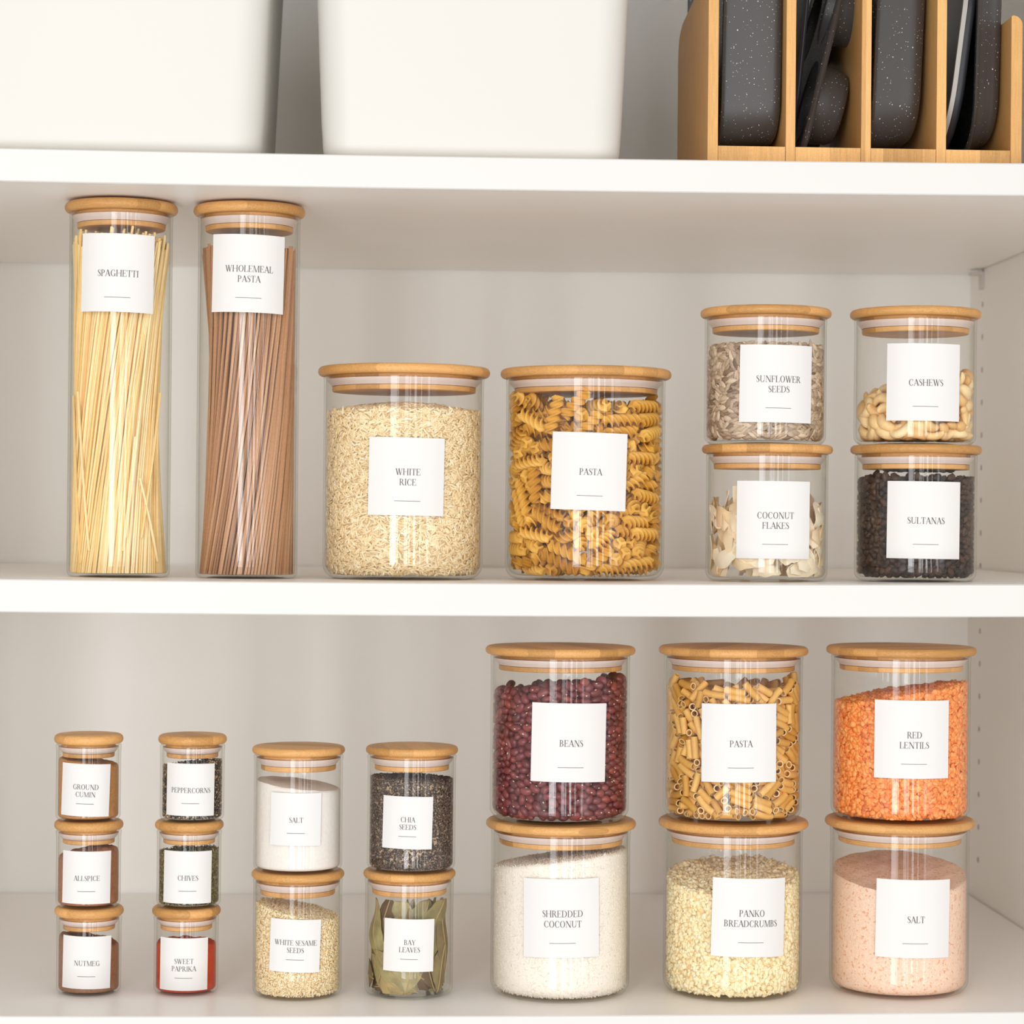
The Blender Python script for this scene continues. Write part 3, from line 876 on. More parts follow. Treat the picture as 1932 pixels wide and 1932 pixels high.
mf = dict(
 rice=food('rice_grains', [(0, (0.74, 0.52, 0.27)), (0.08, (0.88, 0.68, 0.39)), (0.7, (0.93, 0.76, 0.48)), (1, (0.96, 0.85, 0.62))], 0.4, 900, 0.10, bmp=0.05),
 lentil=food('red_lentils', [(0, (0.70, 0.17, 0.04)), (0.10, (0.90, 0.27, 0.06)), (0.6, (0.95, 0.35, 0.09)), (1, (0.97, 0.45, 0.15))], 0.5, 900, 0.08, bmp=0.05),
 sesame=food('sesame_seeds', [(0, (0.68, 0.47, 0.22)), (0.08, (0.88, 0.70, 0.41)), (0.7, (0.93, 0.78, 0.50)), (1, (0.96, 0.87, 0.66))], 0.5, 900, 0.08, bmp=0.05),
 chia=food('chia_seeds', [(0, (0.03, 0.02, 0.017)), (0.45, (0.09, 0.06, 0.05)), (0.75, (0.17, 0.115, 0.095)), (0.95, (0.26, 0.18, 0.135)), (1, (0.62, 0.46, 0.30))], 0.4, 900, 0.15, bmp=0.05),
 panko=food('bread_crumbs', [(0, (0.86, 0.66, 0.36)), (0.1, (0.95, 0.79, 0.47)), (1, (0.97, 0.88, 0.63))], 0.85, 700, 0.06, bmp=0.3),
 coco=food('coconut_shreds', [(0, (0.78, 0.65, 0.48)), (0.04, (0.86, 0.78, 0.68)), (1, (0.92, 0.86, 0.78))], 0.8, 700, 0.04, bmp=0.0),
 pepper=food('cracked_pepper', [(0, (0.025, 0.02, 0.02)), (0.4, (0.08, 0.055, 0.045)), (0.7, (0.22, 0.15, 0.10)), (1, (0.62, 0.45, 0.27))], 0.6, 900, 0.2, bmp=0.1),
 chive=food('dried_chives', [(0, (0.05, 0.045, 0.015)), (0.4, (0.15, 0.13, 0.05)), (0.75, (0.28, 0.23, 0.09)), (1, (0.55, 0.44, 0.22))], 0.6, 900, 0.2, bmp=0.1),
)
grain_fill('white_rice', 'rice', hf(0.1285, 0.0, -0.001, 0.0075, 0.0006), SPN, 0.0070, 0.0020, 0.0017, 15000, 4200, mf['rice'], 'cream long-grain rice filling the jar labelled WHITE RICE', 'rice', sig=0.75, tilt=0.11, depth=1.7)
grain_fill('red_lentils', 'lentils', hf(0.0964, 0.0081, -0.001, 0.001, 0.0006), LENT, 0.0049, 0.0049, 0.0022, 7000, 1800, mf['lentil'], 'orange split lentils sloping up rightwards in the RED LENTILS jar', 'lentils', sig=1.5, tilt=0.38, depth=1.9)
grain_fill('sesame_seeds', 'sesame', hf(0.0640, -0.0060, 0.0012, 0.0005, 0.0003), SP5, 0.0031, 0.0020, 0.0013, 9500, 2600, mf['sesame'], 'pale sesame seeds sloping down rightwards in the WHITE SESAME SEEDS jar', 'seeds', sig=1.5, tilt=0.5, depth=2.0)
grain_fill('chia_seeds', 'chia', hf(0.0700, -0.001, 0.0, 0.0005, 0.0002), ICO1, 0.0018, 0.0012, 0.0011, 16000, 3000, mf['chia'], 'dark speckled tiny seeds filling the CHIA SEEDS jar', 'seeds', sig=1.5, tilt=0.5, depth=2.0)
grain_fill('breadcrumbs', 'panko', hf(0.0885, 0.0020, 0.0080, 0.001, 0.0010), CRUMB, 0.0050, 0.0036, 0.0028, 7000, 2400, mf['panko'], 'pale coarse crumbs filling the PANKO BREADCRUMBS jar', 'breadcrumbs', sig=1.5, tilt=0.5, depth=1.4, vs=0.5, inset=1.0)
grain_fill('cracked_peppercorns', 'pepper', hf(0.0436, 0.0026, 0.0, -0.0010, 0.0005), CRUMB, 0.0021, 0.0016, 0.0012, 3600, 700, mf['pepper'], 'black and tan cracked pepper in the PEPPERCORNS jar', 'pepper', sig=1.5, tilt=0.6, vs=0.4)
grain_fill('dried_chives', 'chives', hf(0.0425, 0.001, 0.0, 0.0, 0.0005), SP4, 0.0030, 0.0008, 0.0007, 6500, 900, mf['chive'], 'dark green dried flakes in the CHIVES jar', 'herbs', sig=1.5, tilt=0.5, depth=3, vs=0.4)

mp_ = dict(
 salt=powder('white_salt', (0.80, 0.745, 0.69), (0.86, 0.81, 0.76), bmp=0.25),
 pink=powder('pink_salt', (0.84, 0.56, 0.41), (0.94, 0.73, 0.58), (0.78, 0.38, 0.23), 420, 0.585, 700),
 cumin=powder('ground_cumin', (0.44, 0.20, 0.07), (0.58, 0.29, 0.11), bmp=0.6),
 allspice=powder('ground_allspice', (0.30, 0.125, 0.06), (0.46, 0.20, 0.10), bmp=0.6),
 nutmeg=powder('ground_nutmeg', (0.24, 0.11, 0.055), (0.40, 0.19, 0.10), bmp=0.6),
 paprika=powder('sweet_paprika', (0.50, 0.045, 0.015), (0.66, 0.085, 0.025), bmp=0.4),
)
powder_fill('white_salt', 'salt', hf(0.0652, -0.0037, 0.0010, 0.0005, 0.0002), mp_['salt'], 'fine white salt with a sloping surface in the small SALT jar', 'salt', 0.001)
powder_fill('pink_salt', 'pinksalt', hf(0.0905, -0.0005, 0.0095, 0.001, 0.0004), mp_['pink'], 'coarse pink salt heaped to the rear of the large SALT jar', 'salt', 0.0005, 36, 144)
grain_fill('shredded_coconut', 'coconut', hf(0.1035, 0.0068, -0.0030, 0.001, 0.0005), SP4, 0.0026, 0.0008, 0.0007, 20000, 7000, mf['coco'], 'white shredded coconut filling the SHREDDED COCONUT jar', 'coconut', sig=1.5, tilt=0.5, depth=1.5, vs=0.4, inset=0.5)
powder_fill('ground_cumin', 'cumin', hf(0.0447, -0.0026, 0.0, 0.0005, 0.0004), mp_['cumin'], 'ochre brown powder in the GROUND CUMIN jar', 'spice', 0.0012)
powder_fill('ground_allspice', 'allspice', hf(0.0420, 0.0030, 0.0, 0.002, 0.0006), mp_['allspice'], 'reddish brown powder in the ALLSPICE jar', 'spice', 0.003)
powder_fill('ground_nutmeg', 'nutmeg', hf(0.0405, -0.0035, 0.0, 0.001, 0.0006), mp_['nutmeg'], 'dark brown powder in the NUTMEG jar', 'spice', 0.0015)
powder_fill('sweet_paprika', 'paprika', hf(0.0378, -0.0005, 0.0, 0.001, 0.0006), mp_['paprika'], 'bright red powder in the SWEET PAPRIKA jar', 'spice', 0.0010)

# ------------------------------------------------------------------ countable pieces (settled positions, packed as text)
DATA = {
'bean': [-24,-241,471,-34,-1,-92,20,-240,507,-56,41,4,1,-239,485,23,34,27,53,-233,502,-34,-85,-37,-67,-232,457,-17,8,93,-80,-229,481,9,92,26,74,-226,524,-4,28,-77,92,-224,501,13,4,-94,-25,-223,495,-8,-34,-86,116,-214,483,-13,88,-39,-111,-214,493,38,91,-2,-115,-213,465,89,-6,-11,
125,-200,509,-14,-94,27,19,-243,175,78,1,6,-6,-243,262,10,-38,91,-2,-242,348,19,13,-2,-8,-242,304,97,2,-5,1,-242,76,-10,-10,-97,22,-242,280,92,11,-12,-5,-241,403,2,-10,-11,-19,-241,184,1,-20,6,22,-241,147,-96,-3,-17,-40,-240,70,62,0,-21,31,-240,363,98,3,-3,
36,-240,250,-78,-14,24,32,-240,51,-95,-17,21,32,-240,415,-94,-16,25,33,-239,95,-96,-18,-10,44,-239,219,47,14,8,-8,-239,129,-40,28,-83,-39,-238,416,-1,98,-4,-27,-238,98,38,91,13,-3,-238,431,50,-82,21,-24,-238,239,-29,94,8,10,-238,31,25,-95,-11,-44,-238,361,4,-98,6,
-32,-238,29,-13,-43,-80,48,-237,339,95,16,18,12,-237,455,-24,-5,-83,51,-237,297,-8,-19,-96,-44,-237,388,-15,-22,92,-7,-237,376,88,43,-1,29,-237,121,26,94,13,11,-237,232,17,-56,-63,144,-187,526,64,-24,-26,-37,-236,444,-42,-77,45,-12,-236,158,-4,10,-46,-13,-236,213,-2,20,-80,
56,-236,74,-29,-14,-8,-137,-185,488,38,34,45,37,-235,477,17,4,45,-12,-235,51,70,68,6,17,-235,321,9,18,53,16,-235,203,-53,81,-12,62,-235,135,17,-93,21,-23,-234,329,1,-6,64,23,-234,389,-11,-8,74,-44,-234,203,29,-94,-6,-38,-234,125,54,48,60,-45,-233,154,3,-22,79,
-64,-233,281,-23,12,95,-45,-232,309,38,-91,5,-60,-232,180,-48,-84,-9,58,-232,380,8,-5,96,-42,-232,262,11,30,64,62,-232,270,-10,32,-83,43,-231,450,-22,29,-62,-56,-231,229,-3,-30,-87,63,-231,426,42,-87,-16,-72,-231,31,-15,-84,49,-71,-230,120,-89,25,-32,53,-230,166,-78,58,15,
47,-230,193,-52,-84,2,75,-230,476,11,9,25,-78,-230,398,-25,-43,84,71,-230,50,-33,9,92,-53,-229,336,4,6,59,81,-229,200,-15,-83,-47,78,-229,230,3,20,4,-68,-229,428,0,-33,-50,80,-228,448,-98,-4,10,-73,-228,65,-30,-80,16,-80,-228,146,32,88,-14,68,-228,105,13,-41,80,
-62,-228,93,-16,5,73,81,-227,401,0,15,98,43,-227,21,-31,-11,-38,69,-226,319,-5,1,60,-84,-225,369,-14,9,7,-81,-225,205,12,-20,-95,-28,-225,284,-27,25,-57,92,-224,340,-28,94,11,-91,-224,237,84,27,-32,-96,-224,343,-26,-85,44,92,-224,83,29,57,-74,-98,-223,433,-62,-43,-50,
97,-223,284,1,58,-70,93,-223,254,6,-10,-98,-171,-172,454,-66,55,13,-91,-222,176,34,33,3,93,-222,367,-88,-42,7,93,-222,30,-1,-8,-93,100,-221,115,19,-93,-13,-92,-221,296,85,-51,1,-94,-220,91,-43,-53,66,-72,-220,317,-38,33,-78,169,-170,515,-55,80,-4,83,-220,170,-42,-89,11,
-100,-220,58,-79,44,36,91,-219,144,55,-81,-8,103,-219,427,11,16,-93,106,-219,314,88,22,4,-108,-218,123,-49,39,-2,-68,-218,252,56,-75,-16,108,-216,54,-97,-11,16,-94,-216,269,-35,92,6,-117,-214,314,-83,15,-31,-113,-213,31,11,22,89,117,-212,235,44,-10,13,109,-211,184,-18,20,-15,
114,-211,387,23,-7,96,-115,-211,404,0,97,20,119,-210,455,14,11,-96,-126,-209,283,-61,13,-26,-126,-208,378,24,36,85,-102,-208,152,19,-45,-70,-115,-207,227,-38,44,-51,129,-207,208,23,-73,-61,129,-207,270,62,12,18,125,-207,131,16,14,36,121,-206,78,-98,7,-2,-129,-206,254,-12,-27,91,
-122,-205,172,-7,-13,-58,-110,-205,198,27,-32,-65,-130,-205,428,0,-25,-17,131,-204,412,25,-5,33,-126,-204,83,-53,-81,-17,116,-204,157,-9,4,-67,120,-203,353,-14,-4,-47,-134,-203,350,-29,-86,38,-130,-202,57,16,10,-56,134,-201,32,-37,92,-1,191,-151,501,-8,60,-53,-185,-150,481,-26,-25,61,
137,-200,300,-92,-29,-9,137,-199,329,-12,89,-41,-139,-199,111,-57,11,-13,-131,-198,145,-1,26,22,139,-197,102,10,-49,-67,-140,-196,215,-86,42,23,144,-194,175,-20,97,-1,-145,-193,457,-61,58,15,140,-193,58,-1,-13,98,-146,-193,35,43,-6,88,141,-192,373,8,98,-7,137,-191,441,-40,-87,-25,
-149,-190,326,6,24,-18,-143,-189,400,-11,95,-15,-142,-188,188,94,22,2,-155,-188,78,67,9,-72,-151,-186,296,-97,-2,-18,145,-186,149,-8,-20,70,158,-185,228,21,-35,-86,130,-184,474,11,84,21,-154,-183,368,6,-50,-54,160,-183,461,-9,14,-92,-195,-132,458,31,-76,-47,-151,-182,268,-33,89,27,
-154,-181,133,-23,-3,-95,152,-181,350,-7,1,-11,161,-181,284,-9,-14,30,158,-181,256,-14,7,62,-153,-181,162,75,62,-15,-163,-181,420,-53,-3,-49,159,-180,200,-34,-15,7,152,-180,124,89,-43,-4,-161,-180,238,-22,11,92,163,-180,78,86,38,4,163,-178,394,-8,4,-86,157,-178,424,-59,59,-9,
164,-177,488,28,-94,-3,167,-176,35,7,30,32,167,-174,312,-27,10,24,-164,-173,209,-3,26,-66,-163,-173,106,47,-76,40,146,-171,14,88,36,9,-209,-120,483,22,-10,-66,-174,-169,385,-66,-8,-34,-156,-169,22,47,-52,67,-175,-168,56,23,7,-39,-169,-167,316,-79,-54,-22,170,-167,102,93,1,6,
174,-167,368,-10,5,-86,205,-117,505,-43,-87,-9,176,-167,139,39,-88,23,-177,-165,344,28,95,6,-162,-163,184,18,10,37,181,-162,340,-41,85,26,-178,-162,256,-86,2,-18,167,-160,164,3,17,41,-184,-160,134,-34,40,-27,182,-160,442,40,-89,-15,182,-159,415,-5,20,-78,-186,-158,84,34,69,54,
185,-158,266,33,-85,-32,-186,-158,291,75,7,-61,-179,-157,163,2,27,15,186,-156,185,8,16,46,179,-155,237,-14,14,96,177,-155,57,-62,50,-28,-183,-155,434,9,-35,53,-209,-104,459,-1,-85,-49,188,-153,211,5,-17,-85,-190,-153,33,33,61,69,-179,-150,229,-38,-33,19,-183,-150,198,-53,75,-29,
183,-150,293,-3,-99,-1,-191,-149,405,86,-44,-4,185,-147,389,-15,-95,3,222,-97,522,-14,-29,-76,194,-147,81,76,46,9,178,-147,467,-90,-36,20,-190,-145,110,9,8,97,193,-145,318,11,-18,-75,194,-144,31,-17,8,52,192,-143,117,98,10,8,-188,-142,324,-32,88,-27,-199,-137,245,17,68,-32,
195,-137,144,8,-97,8,-204,-134,59,27,75,48,202,-133,365,-81,-55,-12,-192,-133,351,-18,3,-92,-193,-133,155,-55,-22,12,-202,-132,286,33,39,-32,-205,-129,432,84,-34,-39,206,-129,248,83,31,21,-192,-128,380,43,-58,-57,206,-128,477,86,42,-12,207,-128,53,78,45,13,-205,-128,182,-79,52,-13,
203,-127,423,-18,-9,-96,-198,-126,210,-31,75,-53,198,-126,278,4,1,-40,200,-126,168,26,94,-16,-209,-125,94,-55,60,19,-217,-74,450,80,30,-47,202,-124,195,5,-98,-9,209,-123,337,-4,-26,-80,-211,-122,327,-71,-26,-61,202,-121,396,25,5,-34,-210,-121,129,49,84,13,207,-120,449,1,15,15,
211,-120,98,-18,-8,50,201,-119,222,96,-23,-10,213,-117,306,-27,-42,27,-44,-216,474,44,30,-12,-214,-114,35,-47,-81,1,228,-63,508,34,44,81,-2,-212,468,-95,-9,9,-214,-111,408,-8,-9,87,23,-211,492,58,58,-37,-209,-111,232,-40,-38,26,-209,-108,153,14,19,23,-198,-108,262,-43,84,-29,
-219,-107,380,-40,-45,69,213,-106,148,15,-18,-96,218,-104,121,55,-81,14,-211,-103,286,-9,91,-33,-233,-53,472,-66,-72,15,216,-102,74,-93,-23,2,221,-102,272,-50,-43,15,-212,-102,203,-16,67,-70,-219,-101,70,-18,-86,-17,-81,-201,470,-8,70,65,220,-100,387,-80,-42,-26,216,-100,175,37,88,-10,
222,-99,356,-11,15,-83,214,-97,204,-10,-87,45,46,-197,467,16,-40,-80,219,-95,231,58,77,-20,81,-195,511,89,2,-9,221,-95,490,6,22,-64,219,-94,461,15,-93,23,-3,-193,496,31,22,-90,-223,-93,255,0,69,-33,-215,-93,311,-31,-16,35,-226,-92,431,-57,18,-57,219,-91,48,19,-7,-97,
-225,-91,337,80,-49,14,-214,-91,176,-12,6,-95,226,-40,529,13,27,94,-225,-90,111,-86,49,3,-52,-188,486,0,-97,-1,-221,-87,139,1,-90,-26,226,-87,432,66,-73,13,103,-186,487,-55,-43,19,227,-85,328,-33,24,-72,-220,-83,224,3,51,-84,48,-182,493,-13,47,-79,-219,-82,23,75,-27,-32,
19,-181,474,-27,0,18,228,-81,300,-77,-56,15,224,-81,98,83,-50,-19,-108,-179,474,69,68,-5,-213,-78,361,9,-87,-44,-229,-77,394,55,-57,35,-231,-77,53,-61,62,-16,-222,-76,287,-74,-6,13,223,-75,139,-7,15,-31,229,-75,249,-16,-11,-85,0,-223,97,-43,13,-53,223,-73,188,7,-6,98,
218,-73,26,9,5,-46,-227,-72,198,-23,-94,15,-230,-71,87,21,-52,71,225,-70,72,-17,-93,-22,235,-19,510,28,-7,-27,232,-69,376,58,-78,-18,-230,-68,162,-40,32,44,-26,-168,492,13,-52,79,228,-67,476,22,-25,-93,82,-167,499,47,7,-75,18,-217,254,71,24,-11,-46,-217,45,60,-75,16,
-1,-217,14,0,-38,91,137,-167,504,-42,88,4,14,-167,499,-13,-50,84,229,-66,275,95,21,9,235,-65,406,-45,-39,40,17,-214,180,-24,2,8,-24,-214,394,61,19,-67,235,-64,213,-45,-19,50,13,-214,342,-19,-7,-29,30,-214,428,-36,6,7,-45,-214,15,-4,53,-83,-16,-213,72,-29,22,-85,
-21,-213,352,-13,35,87,1,-213,288,42,89,-6,230,-62,163,-53,-84,-3,19,-212,78,-88,34,-15,-235,-62,241,-51,-51,68,-14,-211,442,-6,-58,-79,38,-211,276,-31,1,-93,11,-211,46,47,64,-59,-84,-161,482,64,-49,-6,-242,-10,456,-60,72,29,-230,-60,310,88,-22,2,68,-210,356,-93,-32,12,
-228,-60,129,7,29,-94,-134,-160,464,14,-87,-33,8,-210,407,9,17,19,-8,-210,314,18,17,-95,49,-210,219,22,-46,-85,7,-210,138,-3,12,-28,40,-209,306,98,8,14,234,-59,450,0,-2,-84,-51,-208,365,38,74,-49,49,-208,402,0,-6,22,-229,-58,339,-10,-24,-95,237,-58,346,-42,20,-78,
71,-208,293,95,-11,24,31,-207,367,95,-5,12,-17,-207,263,-68,-67,-24,-230,-57,418,-18,93,-23,48,-207,64,-1,-22,95,21,-207,106,91,-28,-19,-19,-206,119,-25,9,-8,40,-206,126,19,29,83,54,-206,90,-45,88,5,32,-205,154,-8,1,-77,-46,-205,423,-37,9,-30,226,-55,118,-7,1,-34,
65,-205,14,17,-18,-3,-54,-205,70,51,-14,-23,60,-204,249,-30,-24,64,238,-54,39,-63,-40,58,51,-204,334,20,-76,-53,64,-204,142,85,43,-19,-85,-204,17,-44,-76,-45,-235,-54,277,-62,45,24,-32,-204,148,-32,-84,29,-55,-203,394,22,-22,-89,50,-153,510,45,-13,3,-6,-203,235,50,63,51,
-38,-203,241,-88,41,4,44,-203,37,98,-14,-6,68,-203,487,-3,-30,-85,-229,-53,366,92,24,1,72,-203,383,5,-13,-2,91,-203,213,-1,-68,-70,-37,-203,96,3,11,97,-40,-202,191,22,-95,16,-10,-201,166,-23,-2,-96,1,-201,380,-96,-13,-18,-11,-201,206,-96,0,21,-58,-201,220,35,30,6,
-57,-200,450,-38,-90,15,62,-200,194,-18,-56,57,-73,-200,44,-45,11,-86,107,-150,495,91,-6,36,-66,-200,289,-81,23,-34,82,-200,461,6,0,-99,61,-199,438,11,23,-1,-236,-49,444,-45,-30,52,-68,-199,144,32,93,-12,-57,-199,119,18,-3,-60,89,-199,269,4,-34,-91,-222,-48,180,-3,19,95,
-64,-198,171,13,-3,-44,89,-198,409,88,30,-11,-43,-198,319,-24,-12,91,-75,-198,337,-2,-93,32,-20,-198,43,-2,-59,38,-220,-48,392,16,16,2,-234,-48,36,-27,-28,37,-39,-147,474,-17,22,-22,219,-47,232,-60,78,8,233,-47,311,17,-94,4,-77,-196,98,-9,33,25,-64,-146,497,56,-32,-47,
94,-196,97,-2,-16,-92,93,-196,328,33,-14,1,239,-45,94,60,60,33,-98,-195,249,-13,-78,53,-237,-45,70,-47,41,66,79,-195,73,7,-32,85,-49,-194,267,-25,-9,89,105,-194,14,21,0,-4,-98,-194,361,-76,-56,20,-230,-44,106,64,4,6,79,-194,42,78,-35,2,-81,-194,430,8,39,57,
233,-43,185,79,-39,-6,-83,-192,399,-57,-40,62,-96,-192,311,86,-25,0,-91,-192,219,-51,-69,32,-163,-142,462,49,-58,-5,232,-41,66,-13,-96,-17,166,-141,494,-41,32,-73,100,-190,123,-17,-6,-96,223,-40,488,12,-22,-4,-96,-190,73,16,43,87,234,-39,256,89,-40,-11,235,-39,139,92,5,-31,
71,-139,490,16,-97,-5,-232,-38,206,55,22,15,68,-188,114,6,6,68,100,-188,441,22,-31,30,106,-188,305,12,19,-92,14,-137,497,42,2,-37,-105,-187,43,65,55,-50,88,-187,236,-5,-86,49,-106,-186,446,-51,-59,45,97,-186,369,-13,4,98,233,-36,391,-2,-84,-52,-112,-136,475,24,-51,-45,
86,-186,178,-89,25,14,-97,-185,128,61,-61,-49,235,-35,429,21,9,89,-110,-185,388,-47,-82,19,-24,-135,493,-38,12,-23,-113,-185,279,25,57,76,-84,-184,192,72,-67,-10,-116,-184,334,-41,-9,-40,-241,-34,156,51,32,70,122,-183,223,24,85,-23,122,-183,254,-91,-39,-6,235,-32,283,-30,-87,33,
123,-181,395,4,-12,-3,-123,-181,14,44,80,33,-108,-181,417,-38,16,-50,-79,-131,472,-21,-78,53,88,-180,148,-30,10,-77,113,-180,42,-84,-45,-4,-234,-30,235,80,-6,-7,-141,-130,483,-74,65,-9,122,-180,281,21,-96,0,118,-180,190,-5,-12,-35,240,-30,362,74,-63,16,-229,-29,265,-13,-60,77,
-103,-179,101,44,27,34,-103,-179,172,86,5,-49,-234,-29,346,-24,-21,9,134,-129,498,6,61,65,-240,-27,380,-55,38,71,-242,-27,418,75,30,58,-234,-27,295,-62,-21,-13,-236,-26,128,7,-15,-21,242,-25,470,42,15,65,123,-175,79,-5,5,-99,121,-175,423,44,4,45,-138,-173,433,-11,60,5,
238,-23,329,-86,-20,33,-121,-172,363,18,-28,-87,99,-122,501,72,33,-52,49,-121,506,-87,-40,-13,-130,-171,247,83,-44,-29,-115,-171,217,42,11,60,34,-121,479,11,-3,15,-243,-20,94,11,-59,36,-225,-20,16,95,-3,-25,241,-19,161,67,69,4,243,-19,229,-54,54,-43,-241,-19,53,-54,55,52,
133,-169,327,97,9,7,116,-168,164,-1,94,30,-136,-168,50,16,-77,49,125,-168,106,1,-86,-48,-235,-17,185,2,21,-97,-130,-167,80,19,-10,76,-131,-166,109,40,6,72,235,-16,53,-91,-2,-8,243,-16,193,18,75,17,121,-164,136,2,67,-69,115,-164,18,-33,47,81,-176,-114,479,30,-10,-30,
-123,-164,138,13,-31,76,-50,-114,479,7,-98,1,141,-163,300,-20,13,-90,235,-12,410,16,-12,-12,236,-12,26,61,77,5,144,-162,57,-20,-97,8,125,-161,360,-31,-14,55,236,-11,105,-4,96,11,-130,-160,169,-40,40,-42,-107,-110,490,-18,-95,20,-144,-160,341,41,78,34,-235,-10,213,13,-57,79,
238,-9,303,-35,-91,3,75,-109,479,97,-18,-10,142,-159,453,-97,-7,6,-242,-9,324,-47,70,34,236,-8,449,12,17,11,174,-108,512,-54,-49,41,235,-8,381,0,-6,-3,244,-8,264,-16,72,3,-138,-158,383,73,-66,-2,-125,-157,299,-71,-51,39,143,-156,238,33,22,64,-7,-106,508,42,11,51,
-156,-156,294,-43,75,25,142,-156,185,2,98,-13,-141,-155,225,55,37,57,239,-5,133,42,88,2,145,-155,406,97,9,5,147,-155,379,19,21,57,149,-154,271,-89,-26,-11,139,-154,480,-18,-97,-9,133,-104,473,-6,2,-87,-235,-3,278,-21,73,61,156,-103,491,27,6,61,-155,-153,405,-82,18,-32,
-236,-3,363,9,88,41,-132,-153,198,0,-4,81,155,-152,211,78,49,13,-133,-101,464,-13,40,83,-238,-1,146,14,49,77,27,-100,500,-29,93,-6,150,-150,80,6,-93,32,-158,-150,79,-63,-71,1,-242,1,393,67,-57,41,-165,-148,365,-62,17,-6,243,3,81,42,24,70,-36,-97,501,-83,23,25,
156,-147,352,-30,90,1,153,-147,35,18,-4,15,-156,-147,134,-33,-92,-8,-157,-146,45,-62,43,40,-172,-96,457,49,-38,17,-239,5,430,37,46,-75,-243,6,37,63,5,75,-242,6,83,-63,-45,-43,126,-94,500,44,33,22,239,6,497,-44,-74,-48,101,-93,485,54,36,75,-235,7,117,-1,-22,-94,
158,-143,131,-39,86,27,-149,-142,432,21,26,38,145,-142,430,-14,-97,-12,-83,-92,479,14,1,-15,243,9,345,45,52,51,144,-141,156,-2,-3,-91,71,-91,502,82,-44,-8,160,-141,315,86,43,-17,238,9,209,-25,89,-28,-171,-138,14,-23,-92,25,-153,-138,108,-44,-84,-24,-242,12,179,-80,28,50,
-149,-138,251,-45,86,-12,238,13,426,21,-93,2,238,13,170,-12,64,66,170,-134,257,50,0,28,-235,16,229,1,64,-73,156,-134,105,14,-26,85,241,16,49,11,-19,72,-235,16,257,2,-97,-18,-172,-133,267,-29,19,73,235,17,398,-5,-8,-99,47,-82,480,32,-45,-67,168,-132,180,68,-31,64,
149,-130,466,-23,73,63,-155,-130,158,-46,-84,22,-198,-80,474,78,13,-55,234,20,289,1,-14,-98,-235,21,320,-31,-6,-2,238,21,112,18,24,-29,239,21,527,-88,40,16,-35,-78,479,-98,-3,2,174,-128,15,72,39,27,237,22,318,-18,-94,-9,-125,-78,482,-35,-80,-46,235,22,262,-12,-20,5,
-158,-127,185,3,-14,6,193,-77,517,44,66,58,-239,23,288,-57,10,47,-65,-77,500,14,-98,-2,241,23,234,-18,-8,-72,-162,-127,212,-3,13,83,171,-126,443,-35,20,-71,-175,-126,69,-34,-7,-90,-171,-126,300,17,-31,-83,161,-125,230,-2,98,7,176,-125,335,-59,78,-18,-174,-125,413,-20,29,62,
-176,-124,38,-14,-23,-93,240,26,370,77,58,13,171,-123,414,48,-79,-34,-161,-123,380,23,47,18,-239,27,409,16,-72,45,-240,28,369,48,-32,49,240,28,477,-3,15,-59,240,28,448,-34,8,-75,-240,30,63,-46,50,36,176,-120,377,-83,-44,6,176,-119,67,-46,4,-12,242,31,141,31,48,61,
235,31,27,-5,-25,52,227,32,75,-8,17,-92,-180,-118,131,-45,-72,15,-240,33,445,73,50,-43,153,-67,512,-8,-39,50,174,-67,493,54,-52,-32,-174,-116,99,-1,25,-89,115,-66,480,18,33,82,-10,-66,497,-10,-5,-80,-232,34,207,-93,-14,-5,21,-66,507,12,15,-83,180,-115,125,7,34,-92,
88,-65,506,14,-91,27,-173,-65,457,78,-16,-27,-237,35,97,-18,27,29,163,-113,280,73,-64,-7,180,-113,97,13,24,-73,-179,-113,233,45,-60,-29,181,-112,307,50,6,-57,-239,38,153,66,-72,-12,187,-111,38,8,20,1,240,39,195,71,-34,-53,-95,-60,483,-7,78,-40,172,-110,206,-16,-6,52,
-235,40,126,12,0,39,-142,-60,458,-69,42,-41,-232,40,180,-18,-85,45,-187,-109,318,34,-45,25,125,-58,504,-1,13,54,240,43,507,-27,-65,47,230,43,418,18,-97,-2,229,43,168,94,4,-16,172,-107,154,-68,-63,2,-62,-56,479,-45,87,-5,26,-55,481,-21,19,94,-237,46,333,-41,-17,-63,
-236,46,471,-48,-46,70,-189,-104,19,-50,72,37,-231,46,261,-63,13,-14,188,-104,485,43,-84,-23,-238,47,32,12,12,66,-197,-103,358,75,26,25,232,48,100,-39,90,11,231,49,273,-13,88,-40,173,-100,461,-32,13,-35,-176,-100,194,49,17,51,-194,-99,86,35,22,-18,196,-99,250,-24,74,-42,
-238,51,230,15,-44,-57,-186,-99,55,33,9,-91,-195,-98,428,55,41,69,-162,-48,479,41,-78,-29,186,-98,182,36,-39,-71,237,52,390,32,71,40,-236,53,294,79,-9,52,236,53,301,-71,67,-18,61,-46,509,-23,80,-52,-122,-46,481,-75,-4,18,-180,-96,166,-68,-68,8,238,55,332,45,64,44,
-191,-95,116,-12,40,-76,-30,-44,483,-73,-30,55,197,-94,13,-63,-75,9,195,-94,440,-51,77,35,-195,-94,390,20,-56,-19,204,-93,413,-11,6,-37,234,57,49,-62,65,-41,-234,57,367,-63,66,15,230,58,463,97,-20,-5,-234,58,63,-37,-41,-70,197,-90,344,-4,8,-78,189,-90,277,9,95,9,
-227,61,198,15,70,69,191,-88,62,12,2,-91,97,-37,494,19,41,-87,171,-37,506,-25,-32,-46,-234,65,99,55,55,-40,-234,65,436,61,-38,59,127,-35,479,88,-44,-11,196,-85,370,6,0,-73,229,66,76,87,-15,-10,201,-84,316,38,2,66,233,66,133,52,-23,62,-225,67,169,-74,15,-14,
